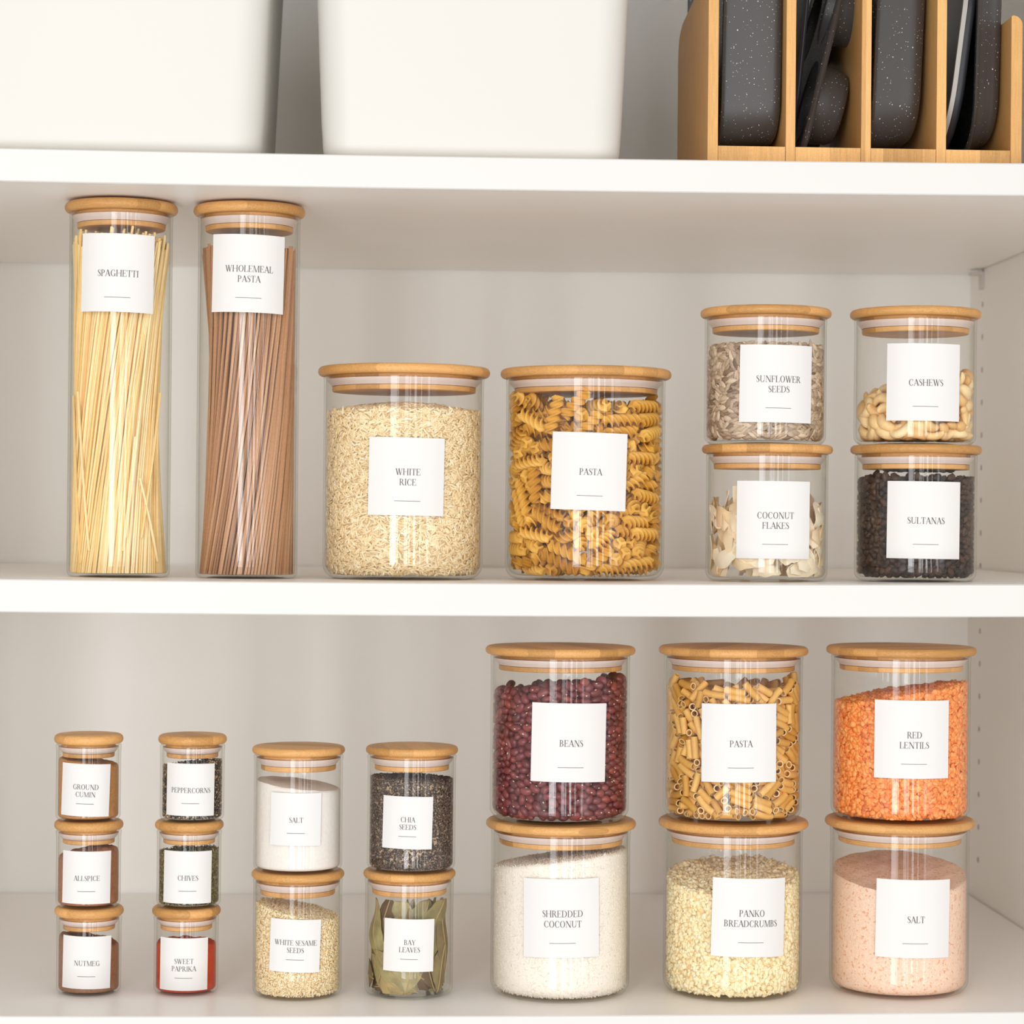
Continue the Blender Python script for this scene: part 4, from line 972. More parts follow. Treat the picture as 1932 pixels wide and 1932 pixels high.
-183,-33,467,90,-7,-40,234,68,229,48,35,73,17,-32,502,-23,-91,-29,186,-82,227,-43,-78,14,-234,69,399,-42,43,-67,234,69,359,-64,43,-44,-217,69,273,97,-9,-13,232,69,434,67,69,-21,-1,-30,479,75,63,12,195,-80,88,5,-8,-66,232,70,489,76,-52,-28,-185,-79,327,-97,-7,18,
225,71,200,-90,-39,-11,190,-78,142,54,65,33,197,-77,116,-26,-15,62,-97,-27,500,-42,-36,60,200,-26,513,-82,39,27,225,74,519,14,-62,-64,-223,74,318,17,97,0,-201,-75,67,-5,82,13,-185,-75,217,14,-2,-78,-232,75,133,-61,-4,70,-188,-75,272,71,68,-7,-191,-74,142,-46,-57,59,
231,77,172,67,-60,-6,223,77,104,57,19,25,-192,-73,245,20,-92,-22,-79,-23,479,-12,-8,70,186,-72,37,6,2,-46,31,-21,479,7,-5,85,-203,-70,408,40,-79,-13,-212,-20,459,-7,-11,-88,140,-19,499,-2,25,69,-201,-69,104,24,20,-26,55,-19,500,-91,-4,6,-192,-68,192,24,18,65,
-46,-14,479,11,10,49,-118,-14,480,52,19,26,207,-64,392,72,-67,5,202,-63,493,63,-34,-62,198,-63,166,71,-62,8,203,-63,434,-42,80,39,93,-13,479,10,-7,14,-192,-62,304,6,51,-18,-150,-9,483,31,42,52,-21,-8,495,-21,45,-61,209,-58,295,-74,-40,30,198,-58,212,-5,15,-28,
206,-57,54,-81,48,13,202,-57,253,58,70,24,175,-7,508,85,16,-37,-223,-6,481,3,0,-93,-190,-54,371,-30,35,65,-213,-53,14,-93,24,-4,-209,-53,215,1,-59,-72,112,-3,505,65,-70,-24,-182,-2,473,82,14,-3,-223,98,457,-41,65,-55,213,99,528,5,-17,-93,-205,-50,47,16,50,-46,
209,-49,337,-72,67,3,-205,-48,84,-7,81,-36,-206,-47,246,46,38,1,213,-47,366,56,39,53,-208,-46,286,-19,-80,-11,-201,-45,446,77,25,-9,199,-42,186,-70,67,-20,211,-41,458,1,-34,-83,211,-41,94,56,-58,-50,210,-41,414,56,81,4,-201,-39,123,35,40,71,201,-39,139,72,-50,-34,
219,-38,13,-11,-10,82,-212,-38,154,-27,44,-39,203,-37,36,-29,94,8,197,-33,313,-16,-6,88,-218,-32,324,5,-12,27,203,-31,275,80,-42,-29,217,-31,209,0,-11,-20,202,123,515,27,-14,42,197,-25,229,8,-23,-82,211,-22,161,-34,16,-68,-214,-21,430,-54,65,-21,-202,-19,361,35,-60,-27,
-212,-19,73,35,9,-37,-201,-19,216,32,-78,-13,203,-17,437,59,-78,-11,-211,-17,395,56,49,-63,212,-15,121,41,-24,-43,-211,-15,102,-10,-33,85,-214,-15,42,-78,46,-21,192,136,491,3,-19,22,-202,136,462,-55,56,-60,-198,-14,286,97,17,9,213,-12,476,51,-3,39,-203,-9,142,-38,-16,88,
199,-9,392,-10,-15,92,214,-8,75,-58,75,-24,-217,-6,242,-9,-67,-41,-208,-5,170,-21,-14,96,203,-5,297,49,86,5,216,-4,185,33,-44,-55,214,-4,326,-42,-57,42,217,-4,356,51,39,45,219,-3,242,62,-51,-33,-215,-2,307,-9,1,98,24,1,502,15,-94,24,214,1,272,44,76,40,
-48,2,502,75,43,14,53,2,479,93,-30,-1,184,153,517,11,15,-68,200,4,207,24,87,24,211,6,47,-58,-67,-19,206,7,500,31,-44,-54,-79,8,501,-59,-72,13,-212,8,412,93,25,10,206,8,416,3,0,-85,6,9,479,-97,-14,-2,208,9,458,-87,-42,9,-215,10,65,14,77,-53,
-215,10,20,-56,-59,-52,209,10,15,43,-35,-53,79,10,495,-2,52,75,-183,161,485,41,-46,-77,-214,11,194,36,13,13,-199,11,268,49,37,-15,210,12,142,-31,93,-12,210,12,100,-44,-50,37,-211,12,377,4,-87,14,-218,15,346,7,5,-98],
'macaroni': [36,-240,490,-17,-77,-47,-29,-240,489,21,7,-8,84,-226,492,24,-89,32,-102,-218,476,-23,-91,-32,68,-214,475,-93,2,33,-9,-213,476,-8,-81,-19,-73,-208,492,77,4,-17,128,-206,463,19,59,-64,-23,-244,241,-40,56,34,-4,-242,71,3,-95,22,7,-242,121,-17,-20,-95,-3,-241,98,-4,-96,-17,
0,-241,154,8,-83,52,-13,-241,349,-96,1,-10,3,-241,326,-54,-8,-5,-20,-241,294,2,83,54,-13,-241,461,-1,-97,17,19,-240,430,-94,-1,8,19,-240,180,1,10,4,-26,-240,372,-8,17,97,-44,-239,423,0,-88,16,55,-236,209,11,38,4,63,-236,382,0,83,-11,61,-235,284,49,36,-11,
64,-234,243,-12,-77,-48,-74,-232,343,35,-57,59,-74,-231,108,89,-20,33,-76,-229,224,81,-9,-15,78,-229,50,-59,5,23,79,-228,77,76,23,-5,-84,-226,200,-81,18,-4,-85,-226,174,19,4,-19,90,-225,429,37,-43,81,91,-225,360,-84,-22,-43,92,-224,289,-25,31,24,-99,-223,420,-38,55,20,
100,-221,127,81,-2,39,-3,-220,140,-10,-82,-53,143,-170,432,75,26,6,-101,-219,260,11,-20,93,-38,-219,243,-31,-59,-62,-4,-218,84,69,12,-14,44,-217,239,-40,15,-89,-155,-167,486,-11,-41,-6,-72,-216,420,-48,-74,-42,-10,-216,377,2,-94,13,-111,-215,329,-28,-87,-25,-14,-215,171,-15,-46,-86,
114,-215,224,-75,8,48,-6,-215,37,-38,-73,47,28,-214,213,-11,31,-81,-28,-214,289,16,12,97,-16,-213,118,-16,-44,-87,27,-213,408,-7,23,-85,81,-212,148,-37,92,2,88,-211,21,42,22,21,52,-211,265,-40,15,-89,-123,-210,135,74,11,-54,50,-209,390,24,6,44,-41,-209,38,20,-10,-45,
124,-209,116,89,18,39,-62,-208,59,15,-1,81,-88,-207,53,55,46,68,98,-207,198,-75,33,52,-128,-207,388,55,22,-43,126,-206,326,-28,93,19,-94,-206,150,29,51,73,-59,-206,361,2,16,-11,-71,-205,337,-12,19,-18,186,-155,500,33,-17,45,-67,-205,86,-50,-70,27,-131,-205,57,-40,-70,-55,
78,-204,277,66,35,-20,-134,-204,215,56,-49,35,-132,-204,92,39,11,89,77,-204,60,-5,-61,-75,72,-202,365,51,4,11,75,-201,321,5,-79,-49,-80,-200,216,6,-23,94,-93,-195,249,1,-57,76,-101,-189,286,-36,-20,57,152,-189,240,-30,6,-90,-155,-188,457,-2,-63,-11,-157,-187,346,3,59,-15,
-101,-187,37,-8,-70,45,153,-187,75,-37,86,30,154,-187,387,-91,-29,22,154,-187,360,-57,-5,36,154,-187,416,-91,-29,25,-195,-136,507,48,-21,-45,142,-184,272,-8,-63,-70,-165,-180,143,-59,1,78,124,-180,341,-26,71,-60,-124,-179,335,-3,-77,42,164,-177,295,25,-78,-48,-122,-176,299,18,7,53,
-170,-175,271,0,67,-5,137,-173,154,36,48,29,126,-173,47,-40,43,-33,210,-121,462,-77,-21,52,172,-169,450,-89,-38,7,-132,-168,37,-45,70,-45,137,-167,76,-73,-30,21,158,-166,169,-53,-9,56,143,-165,398,9,-67,-62,141,-163,286,-31,19,25,140,-163,222,-33,1,46,180,-162,63,-4,59,-65,
-159,-162,337,31,33,-17,155,-160,102,71,42,31,-147,-159,250,-29,-88,4,183,-159,114,13,-54,-71,163,-159,193,76,58,-16,184,-158,140,28,-77,-45,154,-157,13,-37,90,-18,-146,-157,215,-56,82,-4,-185,-157,52,-38,42,-20,-188,-156,264,65,-13,71,-155,-150,162,-30,20,-35,190,-150,315,-8,-23,-85,
222,-98,474,29,54,24,195,-147,397,67,19,-67,-223,-97,479,58,0,-60,154,-146,248,32,-36,86,-194,-144,181,30,9,-46,-195,-143,212,45,66,57,193,-142,47,-4,-29,36,-171,-141,96,23,-6,-65,-199,-141,124,-52,50,47,169,-140,302,-53,-11,45,-169,-140,69,19,3,-54,-180,-137,460,-8,-89,23,
-180,-136,379,-13,-81,-31,204,-132,241,-1,34,39,-206,-130,349,-30,-71,-21,-169,-130,325,50,-83,-17,-189,-129,273,26,70,-47,-174,-128,421,-71,-62,24,207,-126,331,-6,-26,-81,210,-126,396,55,43,-55,208,-124,167,45,31,38,231,-74,487,-10,36,50,177,-121,202,82,-47,-8,183,-120,348,72,31,20,
-180,-117,41,11,-81,56,213,-115,260,-16,-31,-77,-182,-115,241,43,11,-52,-183,-113,443,-41,89,3,186,-112,238,-59,18,-77,-190,-106,399,88,24,-29,-221,-104,242,-15,63,42,-237,-54,510,-5,-44,-47,-192,-101,309,-14,-34,35,191,-99,371,15,14,49,196,-96,61,38,26,35,-31,-196,461,-62,-64,-44,
-224,-95,352,9,-62,45,-223,-95,87,43,-38,-40,223,-94,190,42,-70,-44,-223,-94,182,-73,56,13,36,-192,468,43,38,32,-196,-92,226,-31,-77,25,-196,-89,343,49,81,19,218,-89,27,42,36,47,227,-88,363,10,63,15,203,-86,93,-53,82,-13,226,-85,109,-79,-56,7,-228,-85,415,58,24,74,
227,-84,275,-72,-35,46,-227,-84,158,59,57,55,227,-83,139,52,-64,-50,-229,-81,460,61,53,57,205,-80,123,-42,-36,41,-42,-180,437,-9,1,-12,198,-80,12,64,52,35,199,-78,327,73,41,38,-205,-77,174,-52,-78,-16,233,-75,395,-34,-45,-59,-203,-75,208,-32,-74,25,230,-73,78,-49,66,-45,
243,-22,465,51,-29,62,-109,-172,453,-40,78,-43,-233,-71,286,60,63,-43,-226,-71,28,-10,-17,79,205,-71,438,29,-74,-21,-231,-70,55,-43,32,-49,-233,-65,115,16,-12,-59,-207,-65,13,-31,-46,68,-209,-63,273,41,-62,-12,134,-163,458,-63,-14,36,-235,-63,229,17,-61,-23,214,-63,248,-15,-85,-22,
62,-160,484,97,-17,-1,22,-210,37,50,-26,-39,-244,-9,418,-63,-49,-50,-38,-158,453,-95,-3,19,-236,-58,309,73,-48,44,10,-206,426,29,-39,-85,208,-56,207,-25,-55,28,19,-205,235,-25,62,-63,-4,-153,467,71,69,0,60,-203,452,15,-49,-78,-57,-203,445,45,19,86,-21,-202,311,12,50,82,
238,-51,405,57,59,-33,22,-200,335,95,23,1,-5,-199,63,-26,77,-53,114,-149,482,-9,-6,93,-216,-48,420,65,-23,-68,-56,-198,13,-34,-92,16,-23,-198,194,-17,-96,13,60,-197,192,37,1,26,-85,-145,481,78,60,3,4,-195,254,-46,-28,45,-239,-44,333,3,62,40,116,-143,455,34,-9,-87,
-2,-193,145,-6,27,0,-137,-143,490,-39,-79,-43,53,-192,134,54,33,58,88,-192,173,-20,65,-66,-36,-192,108,4,-90,37,241,-40,207,44,48,-52,75,-190,13,-15,45,-83,-49,-190,404,-28,94,10,-215,-40,167,15,-45,57,-21,-188,282,-19,6,-3,224,-38,292,-52,30,-52,-213,-37,67,24,-75,54,
-40,-187,139,87,17,-19,81,-187,128,24,44,-57,-35,-186,225,-8,-96,22,-159,-136,476,26,-7,88,57,-186,100,-10,10,-86,101,-186,392,-36,-3,47,-76,-186,271,62,-76,8,42,-185,162,53,-49,-56,-1,-185,324,31,-14,92,-33,-184,13,-91,34,-7,-61,-183,378,11,-1,98,-241,-32,360,-22,41,59,
-82,-182,409,59,12,29,212,-31,265,-10,8,-98,69,-180,49,13,-23,-94,61,-180,267,-28,12,-94,-89,-180,124,52,-50,-49,-242,-30,436,50,-28,66,-242,-30,168,42,-21,69,-37,-129,439,23,11,21,-97,-178,198,-31,32,-28,99,-178,274,30,-38,86,240,-28,357,74,60,27,238,-26,41,-68,68,-24,
92,-172,413,-19,12,52,-122,-172,413,-69,50,-47,215,-21,399,-46,66,-30,70,-120,456,20,-80,7,-243,-20,264,71,-29,-62,241,-19,334,-62,72,-2,-125,-167,106,-6,-36,84,70,-167,27,26,-82,-50,-217,-16,155,72,-38,-56,-236,-14,51,-34,-64,-43,170,-113,468,-51,-47,56,92,-163,118,73,-19,-41,
-30,-112,463,47,-85,2,29,-111,458,60,-31,-41,-96,-161,13,75,34,23,21,-108,432,47,-65,-38,-124,-158,182,29,34,70,244,-7,430,-70,-27,-64,49,-106,438,31,-13,-67,-219,-5,328,-69,-35,-62,95,-154,333,-7,-31,-78,-148,-104,499,42,24,84,-120,-154,369,-49,39,-51,-125,-153,263,-22,-45,-76,
-114,-153,342,16,88,27,-217,-3,257,62,-68,15,-231,-2,113,54,55,-17,132,-102,450,15,15,-69,-139,-152,138,-31,-61,51,214,-1,88,-67,-71,16,216,0,61,-58,-59,41,241,1,132,68,-70,-6,119,-149,84,3,-3,-92,226,1,110,50,-68,-30,216,2,354,-24,48,-52,-144,-148,382,-11,5,77,
221,2,13,-40,38,-58,-106,-148,163,-31,11,-48,106,-147,136,47,75,42,-218,4,436,-3,64,-28,216,4,436,24,-2,70,-117,-146,12,-50,-23,34,216,5,383,-29,-51,48,-168,-94,482,49,60,62,125,-144,205,-86,-46,10,129,-142,233,32,-82,-38,90,-92,447,25,64,57,142,-91,429,70,28,51,
-158,-141,42,64,-18,26,242,10,85,-3,-25,-64,239,10,159,2,22,70,-244,10,394,-31,-70,-8,-120,-140,432,53,-82,14,242,10,57,-68,-65,30,-43,-88,442,46,-85,4,-231,12,42,80,11,-55,155,-138,412,25,-94,17,126,-138,38,-91,35,-7,-154,-137,194,-25,40,-54,137,-137,294,-63,10,57,
124,-136,384,43,54,71,241,14,184,-23,3,-68,221,14,200,53,-63,-35,139,-135,13,77,30,20,-244,15,139,24,-71,2,-121,-135,281,-12,-79,-55,-244,16,223,18,-70,-1,-4,-84,401,14,13,65,-147,-133,85,-12,-23,74,243,18,423,-46,-66,-27,-243,18,337,-47,66,26,241,18,216,55,61,38,
-211,20,66,-33,-51,50,-159,-129,400,-4,-5,59,241,21,274,32,-44,-50,228,21,298,70,-54,-9,-146,-79,487,52,20,80,-136,-128,13,-50,-23,34,-128,-128,453,-85,-1,-33,92,-77,468,-21,-31,86,215,24,492,-72,47,49,-122,-76,498,58,52,61,-136,-126,415,39,-67,-48,243,25,505,71,-18,-67,
137,-125,56,-50,22,-18,137,-124,178,-75,-62,15,-222,27,495,30,-20,-86,240,27,241,10,16,72,-216,28,124,64,46,-50,-159,-120,122,-49,62,-56,-215,32,341,47,25,-68,-215,32,185,-43,-8,-74,-242,36,244,59,-51,50,201,-63,466,22,43,20,-240,38,469,-69,30,64,165,-112,163,-94,-12,-29,
242,38,404,-53,60,32,-237,38,60,-36,56,35,-241,41,142,-52,28,62,3,-59,426,-12,15,-78,211,42,168,-28,39,-64,-155,-107,258,12,-69,8,180,-106,140,-37,90,2,-177,-106,134,-76,-28,-13,213,45,317,55,77,2,-33,-54,464,-12,-93,-28,-197,-52,470,-94,9,-16,239,49,497,37,-44,56,
156,-100,108,-38,85,-31,-239,50,289,-12,-65,-31,-158,-99,12,28,-93,-18,-213,51,421,70,29,-62,-122,-47,488,28,14,-45,-211,53,242,18,-59,33,42,-47,426,-74,9,42,237,54,317,-16,-48,-45,-237,57,375,-73,-22,63,168,-92,232,-9,-63,-52,102,-42,432,-10,-90,-40,166,-91,277,2,-96,15,
212,60,217,36,-56,-38,173,-89,436,-78,-59,10,188,-39,467,61,28,12,236,62,394,-42,-69,-25,-236,62,163,-66,7,-72,165,-88,309,-4,42,48,-186,-87,72,1,83,-7,-207,65,307,10,29,-72,180,-85,79,-16,14,-87,204,67,276,27,-86,38,191,-82,38,50,-71,-39,-187,-82,129,33,53,-66,
-231,69,479,54,19,-73,168,-81,338,-10,37,48,234,70,478,12,-64,35,-194,-79,396,-79,-6,60,2,-29,451,88,2,2,197,-76,235,51,25,-32,-233,74,295,38,-69,24,-201,76,154,-8,65,-47,-167,-74,297,56,13,52,-232,77,397,17,63,15,209,77,472,57,-78,10,131,-22,442,-89,17,-31,
108,-22,458,37,-36,-60,-184,-71,442,-81,-16,55,-186,-21,487,36,89,-22,190,-69,410,-66,-66,32,200,83,81,-70,44,-34,184,-67,383,-67,-42,50,199,84,55,-55,-80,19,177,-65,130,-35,7,47,203,86,13,-16,11,-54,170,-63,37,55,-80,-15,225,88,130,10,16,80,-217,88,38,20,-77,-37,
-203,-62,67,-31,-66,-39,165,-11,474,-95,-1,-13,-180,-61,222,64,-24,-53,-226,89,72,-14,-34,-72,58,-11,443,35,44,-79,225,90,105,-55,-80,16,221,90,30,31,46,68,204,-57,307,68,47,43,187,-56,153,-41,26,-78,-188,-52,200,-45,50,-24,-100,0,478,-93,-15,6,-182,-48,13,-83,50,-10,
178,-48,13,-64,-52,35,-192,-46,352,-3,-88,5,195,-44,178,6,-33,83,-193,-43,288,-1,-64,-53,-219,109,442,44,61,-11,-182,-31,112,-92,-11,-16,-180,-30,80,-43,-7,70,-210,124,463,77,35,-50,206,127,475,42,84,2,193,-21,217,69,38,40,206,-16,177,50,40,75,-192,-14,165,69,-4,-66,
-165,137,474,-26,12,-88,190,-12,301,-74,-59,14,-199,-11,236,23,45,-84,-183,-10,389,5,-10,5,-198,1,505,-88,-22,3,208,2,36,-67,-70,17,192,2,270,-19,-10,-93,188,3,81,-46,-68,26,194,3,450,-51,-64,21,13,4,428,88,-13,42,-184,4,414,16,-26,-78,-145,7,462,-51,17,8,
190,11,425,49,23,65,-180,162,473,84,43,-20,191,12,369,55,30,62,191,13,397,66,46,50,177,165,487,-54,9,-41,-200,15,383,60,25,-49,139,165,481,-50,20,78,-73,17,502,-6,-6,98,-187,17,86,11,-22,-82,185,18,326,32,-36,-60,-188,18,293,-14,-13,19,197,20,118,-77,-43,31,
-200,23,41,-26,25,-52,-31,25,447,16,-19,-73,210,26,141,62,-60,-36,180,29,38,14,-14,-68,-155,29,486,-6,6,-10,-22,31,472,15,18,80,-191,31,133,-69,24,-65,193,33,272,31,42,15,187,36,13,52,64,43,170,37,479,-66,-65,-18,111,188,498,30,-32,-51,-202,38,16,-6,8,-51,
5,39,480,-77,48,-5,-149,190,476,-6,-58,-70,-186,42,348,-36,61,-21,116,42,468,-22,-75,55,-104,193,474,-81,6,43,-137,46,469,64,3,-28,-174,51,37,-86,45,-8,-187,52,62,46,53,59,-180,53,13,11,18,83,-114,54,484,37,-5,-35,-201,55,333,-19,-69,36,46,56,440,-10,-32,-76,
-178,56,457,-1,-94,5,187,57,122,70,60,1,72,57,452,-64,48,-21,-70,57,494,-28,-91,25,57,207,477,40,40,-81,195,60,194,-66,-58,44,186,61,363,-73,47,8,-49,214,457,74,46,13,-189,64,235,57,6,-68,-186,64,433,29,-23,89,-179,67,322,61,-3,-73,-139,69,457,93,-19,-26,
4,72,467,1,33,-68,-177,74,101,88,-15,-43,-43,225,482,-18,48,-83,170,78,196,-63,37,-56,116,78,435,-70,-50,37,-83,228,463,71,35,-23,-175,79,141,25,3,-61,186,80,218,37,63,36],
'fusilli': [-19,-277,570,87,-13,40,-61,-270,659,84,-22,35,114,-247,596,69,13,17,-145,-241,617,50,52,-58,-35,-227,614,-37,37,-62,33,-272,350,8,-97,17,61,-266,260,22,-31,-91,171,-213,360,-70,-35,7,-86,-261,93,21,13,95,25,-260,64,34,30,-88,27,-208,651,-48,30,-44,-128,-207,531,39,88,7,
127,-252,443,29,-69,29,116,-246,547,13,-40,-88,30,-243,459,-22,78,-52,-125,-243,496,93,-21,-13,-128,-241,316,-7,-11,-24,-61,-240,367,-32,31,70,12,-236,505,35,-60,-21,51,-235,139,0,-20,40,-116,-232,55,14,-62,73,-102,-230,150,40,-31,-26,-5,-230,209,33,5,53,-104,-179,646,-35,-79,46,
13,-229,167,62,-71,-25,17,-228,313,-56,74,-24,-14,-228,416,57,77,24,-32,-227,148,67,43,50,-29,-226,292,62,48,51,-26,-222,569,17,96,17,-42,-221,482,69,-52,-15,93,-221,417,-31,3,-81,214,-170,654,-8,18,-87,145,-169,578,-32,92,-16,-167,-219,218,7,-53,73,-100,-218,386,23,62,28,
-61,-217,262,56,42,62,-219,-165,599,45,71,52,91,-214,363,-47,-15,65,93,-214,213,-21,23,-77,-105,-210,282,-80,58,0,101,-208,22,78,25,17,-76,-198,420,-58,2,62,40,-197,518,35,68,61,-174,-147,598,-11,-2,90,104,-196,66,14,13,66,180,-195,208,41,-88,-17,-123,-193,445,53,44,38,
189,-191,47,78,26,22,-151,-189,363,41,58,57,200,-187,455,76,33,22,145,-186,86,-41,-33,56,-214,-184,347,-59,44,51,-153,-180,254,-84,42,3,-207,-178,161,76,-30,-29,-152,-177,66,55,4,6,-171,-177,415,56,78,22,-111,-175,494,42,86,-24,148,-175,418,-49,-84,9,157,-174,173,87,44,7,
109,-174,119,65,74,2,167,-171,288,-13,-47,53,158,-168,477,16,-48,-56,218,-165,163,-10,17,-87,-118,-164,216,-30,65,68,224,-158,308,21,-50,-72,-131,-158,162,24,83,47,139,-157,247,23,18,58,-227,-152,439,15,-14,-45,195,-152,348,24,-88,-37,229,-149,604,47,-84,-22,199,-148,112,69,46,44,
-176,-142,219,18,-47,-84,-209,-139,122,63,75,17,-182,-138,548,16,-97,3,190,-136,390,-3,98,-4,-191,-136,79,12,94,-3,-198,-130,476,61,59,24,-250,-126,299,-49,61,16,196,-125,274,-21,31,-46,-209,-73,623,-12,0,-33,-174,-121,317,15,70,62,166,-120,535,52,58,48,246,-119,551,17,1,53,
-265,-69,526,-2,32,71,212,-118,72,-92,-25,-26,214,-65,647,60,-10,-3,189,-110,495,82,-27,-10,-200,-109,22,-30,-46,68,-261,-98,261,72,-10,-63,-221,-88,402,-51,-49,28,-224,-88,501,-42,42,-65,206,-87,396,-97,-8,6,228,-83,276,5,39,-45,-220,-79,75,-1,-27,-17,-215,-79,212,-43,-13,-9,
-239,-27,660,62,48,5,-204,-76,362,32,-20,-75,215,-76,178,-91,-3,-4,205,-72,474,71,-31,-58,62,-172,632,-63,-68,8,273,-69,282,49,-41,55,281,-18,590,52,-37,59,104,-166,613,23,72,36,218,-66,69,41,23,4,-265,-66,101,15,18,76,234,-65,525,-21,-61,-67,-202,-55,171,-31,-93,1,
243,-51,443,-71,44,-42,-32,-193,22,8,97,19,-270,-42,146,39,-33,-55,227,-40,146,10,-1,-97,-229,-40,273,-24,-87,40,226,-35,196,-2,99,0,-33,-182,118,67,-5,3,12,-181,403,25,45,73,68,-180,296,27,33,57,16,-180,274,-19,33,-47,-255,-29,464,-26,14,-73,138,-129,639,3,-23,78,
-201,-26,313,19,-93,21,-251,-26,553,31,62,56,63,-175,119,-70,65,26,48,-174,563,-47,48,-72,53,-170,359,-52,63,-43,-66,-168,199,28,-43,-63,-33,-115,462,-46,69,50,23,-164,84,-41,70,-36,-209,-13,40,0,11,2,280,-13,439,-52,59,38,208,-13,76,5,99,-1,52,-112,610,-63,-28,23,
-58,-160,66,15,-12,-61,-272,-9,418,66,-67,-15,93,-158,452,-12,-23,83,-88,-157,605,84,-1,47,-55,-157,524,-68,39,-31,94,-154,250,67,57,24,121,-152,541,-62,-63,1,-279,1,645,33,-55,46,229,1,310,70,-23,6,1,-148,348,-19,-3,-86,-118,-147,22,-29,47,-70,65,-147,202,-55,-52,37,
209,4,35,7,69,-71,227,5,118,-2,92,37,114,-89,531,-27,60,-26,64,-138,64,67,-70,-17,171,-86,606,-55,-55,59,-273,15,218,-19,-5,68,-217,16,331,-6,87,43,17,-84,620,39,-91,-3,121,-131,295,67,59,32,262,20,220,30,-52,-32,-225,21,116,63,-69,-20,-231,22,373,37,-57,-50,
148,-128,128,13,-12,-61,-206,24,68,-73,2,0,-138,-71,626,-34,-5,90,-52,-71,579,51,-78,-32,229,29,269,24,90,-33,-92,-119,375,49,43,28,151,-117,194,-19,90,29,-213,33,204,-18,-30,-28,226,36,75,38,2,-1,228,38,455,-6,84,-53,225,38,619,1,79,60,-202,38,593,-86,-5,-3,
-114,-109,331,-12,-90,32,225,43,512,-80,-1,9,69,-55,504,-31,49,-80,-126,-99,490,26,64,71,219,53,309,-17,-3,-5,212,53,561,-17,-33,91,227,53,135,-6,-21,-17,-127,-96,588,-29,-15,93,-140,-96,75,-7,31,86,161,-96,345,-5,-31,-93,-268,56,348,1,-29,-71,162,-93,44,-12,-41,-89,
-191,-39,652,-83,-28,41,16,-37,651,5,48,-80,266,63,363,24,47,61,-203,66,50,6,-14,-98,-119,-79,376,69,53,6,-236,73,296,-66,-41,2,189,-26,615,59,-6,-19,-270,75,551,-23,70,14,271,77,658,-25,-61,-32,187,77,60,-3,-3,-99,-215,79,253,13,81,53,-214,80,503,-25,-50,79,
-140,-69,304,-66,-68,-10,-142,-62,192,24,41,79,70,-12,555,50,53,30,-211,89,209,21,79,51,-68,-8,601,28,40,44,175,-58,231,3,35,-92,180,-57,369,9,-71,68,208,95,156,87,1,11,-255,99,648,45,32,46,191,100,285,7,96,-18,164,-49,54,0,23,7,-146,-47,545,-49,3,-16,
224,106,572,-92,31,17,-251,108,141,72,42,34,-162,-39,241,-74,-6,-8,-179,114,187,-18,-53,73,-250,115,425,-24,12,55,248,116,255,50,82,13,252,117,519,-71,54,27,-198,119,270,22,-24,90,-171,119,550,14,-60,-77,-146,-28,387,-6,-12,-82,245,123,416,72,-42,-31,-239,127,68,50,-81,28,
181,127,447,-33,-17,-2,-189,128,501,-81,14,-20,143,-22,446,-37,-46,61,-242,131,366,-54,-9,53,176,-19,390,-68,2,13,189,132,649,49,-33,-31,187,133,498,-27,-5,86,176,-14,154,-38,-15,11,165,136,112,37,-3,-33,169,-12,233,3,98,-2,215,140,200,32,91,16,-178,143,107,-73,10,-13,
-146,143,626,-22,-6,19,186,-6,341,-24,66,-59,189,-5,539,-6,19,-96,176,145,545,22,-88,-27,-176,145,54,-29,11,50,-145,-4,430,4,-95,24,156,-4,489,-28,-58,-75,-176,-1,119,63,12,-51,-192,150,587,94,21,9,-162,150,161,-41,-90,0,-173,150,293,-20,13,-42,136,151,22,0,19,97,
-176,4,565,-32,23,-90,-195,5,508,20,-9,-13,35,11,618,-85,1,-17,165,12,655,-22,-95,15,-104,12,570,51,9,-69,220,163,651,41,86,15,-143,14,664,-74,35,19,143,166,523,-38,-9,36,-28,16,551,-46,87,0,-152,18,475,15,80,55,-197,24,278,-62,-31,-12,173,25,573,29,-19,-13,
-177,177,649,4,-44,-66,156,29,207,-8,12,98,181,29,402,8,-84,-52,-170,34,22,19,1,6,101,43,483,15,38,-73,25,47,649,11,-76,-61,-88,200,380,48,6,62,175,51,22,-2,-97,19,177,55,663,-20,-82,51,112,205,607,72,-47,-32,132,56,357,-65,-66,23,-175,56,365,-79,-19,54,
-2,210,612,58,-14,-40,-167,63,144,-67,36,-33,168,216,286,26,78,52,-146,67,562,-5,95,-25,126,71,609,-48,-31,19,172,72,394,-97,-6,14,162,75,198,-43,-19,-8,-160,225,567,-34,10,-90,-123,78,358,28,16,86,-160,80,404,-4,-16,96,160,81,444,-11,-65,-74,-31,232,479,15,-21,4,
-170,84,476,-18,-15,93,-74,86,657,-25,56,-76,-164,88,633,-20,96,-16,86,94,562,79,11,57,-163,98,589,-85,-11,5,118,251,660,-84,29,31,163,102,22,-19,-1,3,106,104,107,41,73,42,150,108,318,-78,4,-22,9,112,582,6,-38,-89,-71,264,590,14,-96,18,-103,116,67,63,67,27,
-87,117,486,51,-7,-56,-123,119,332,18,55,78,-42,122,495,46,23,77,86,122,59,-1,97,20,140,124,483,48,82,-26,131,125,171,18,-80,55,-127,126,205,-13,7,-48,-18,277,484,-72,-26,-31,57,130,373,29,-52,-59,-132,136,22,-16,53,-79,-136,138,478,-61,57,-14,-61,141,262,-76,29,-23,
57,146,217,72,39,-1,-113,146,290,76,-34,-28,-13,150,34,-5,-21,-95,-85,165,575,-57,6,-59,93,172,639,51,-36,-34,36,179,645,68,-32,-40,-45,189,643,-92,26,-23],
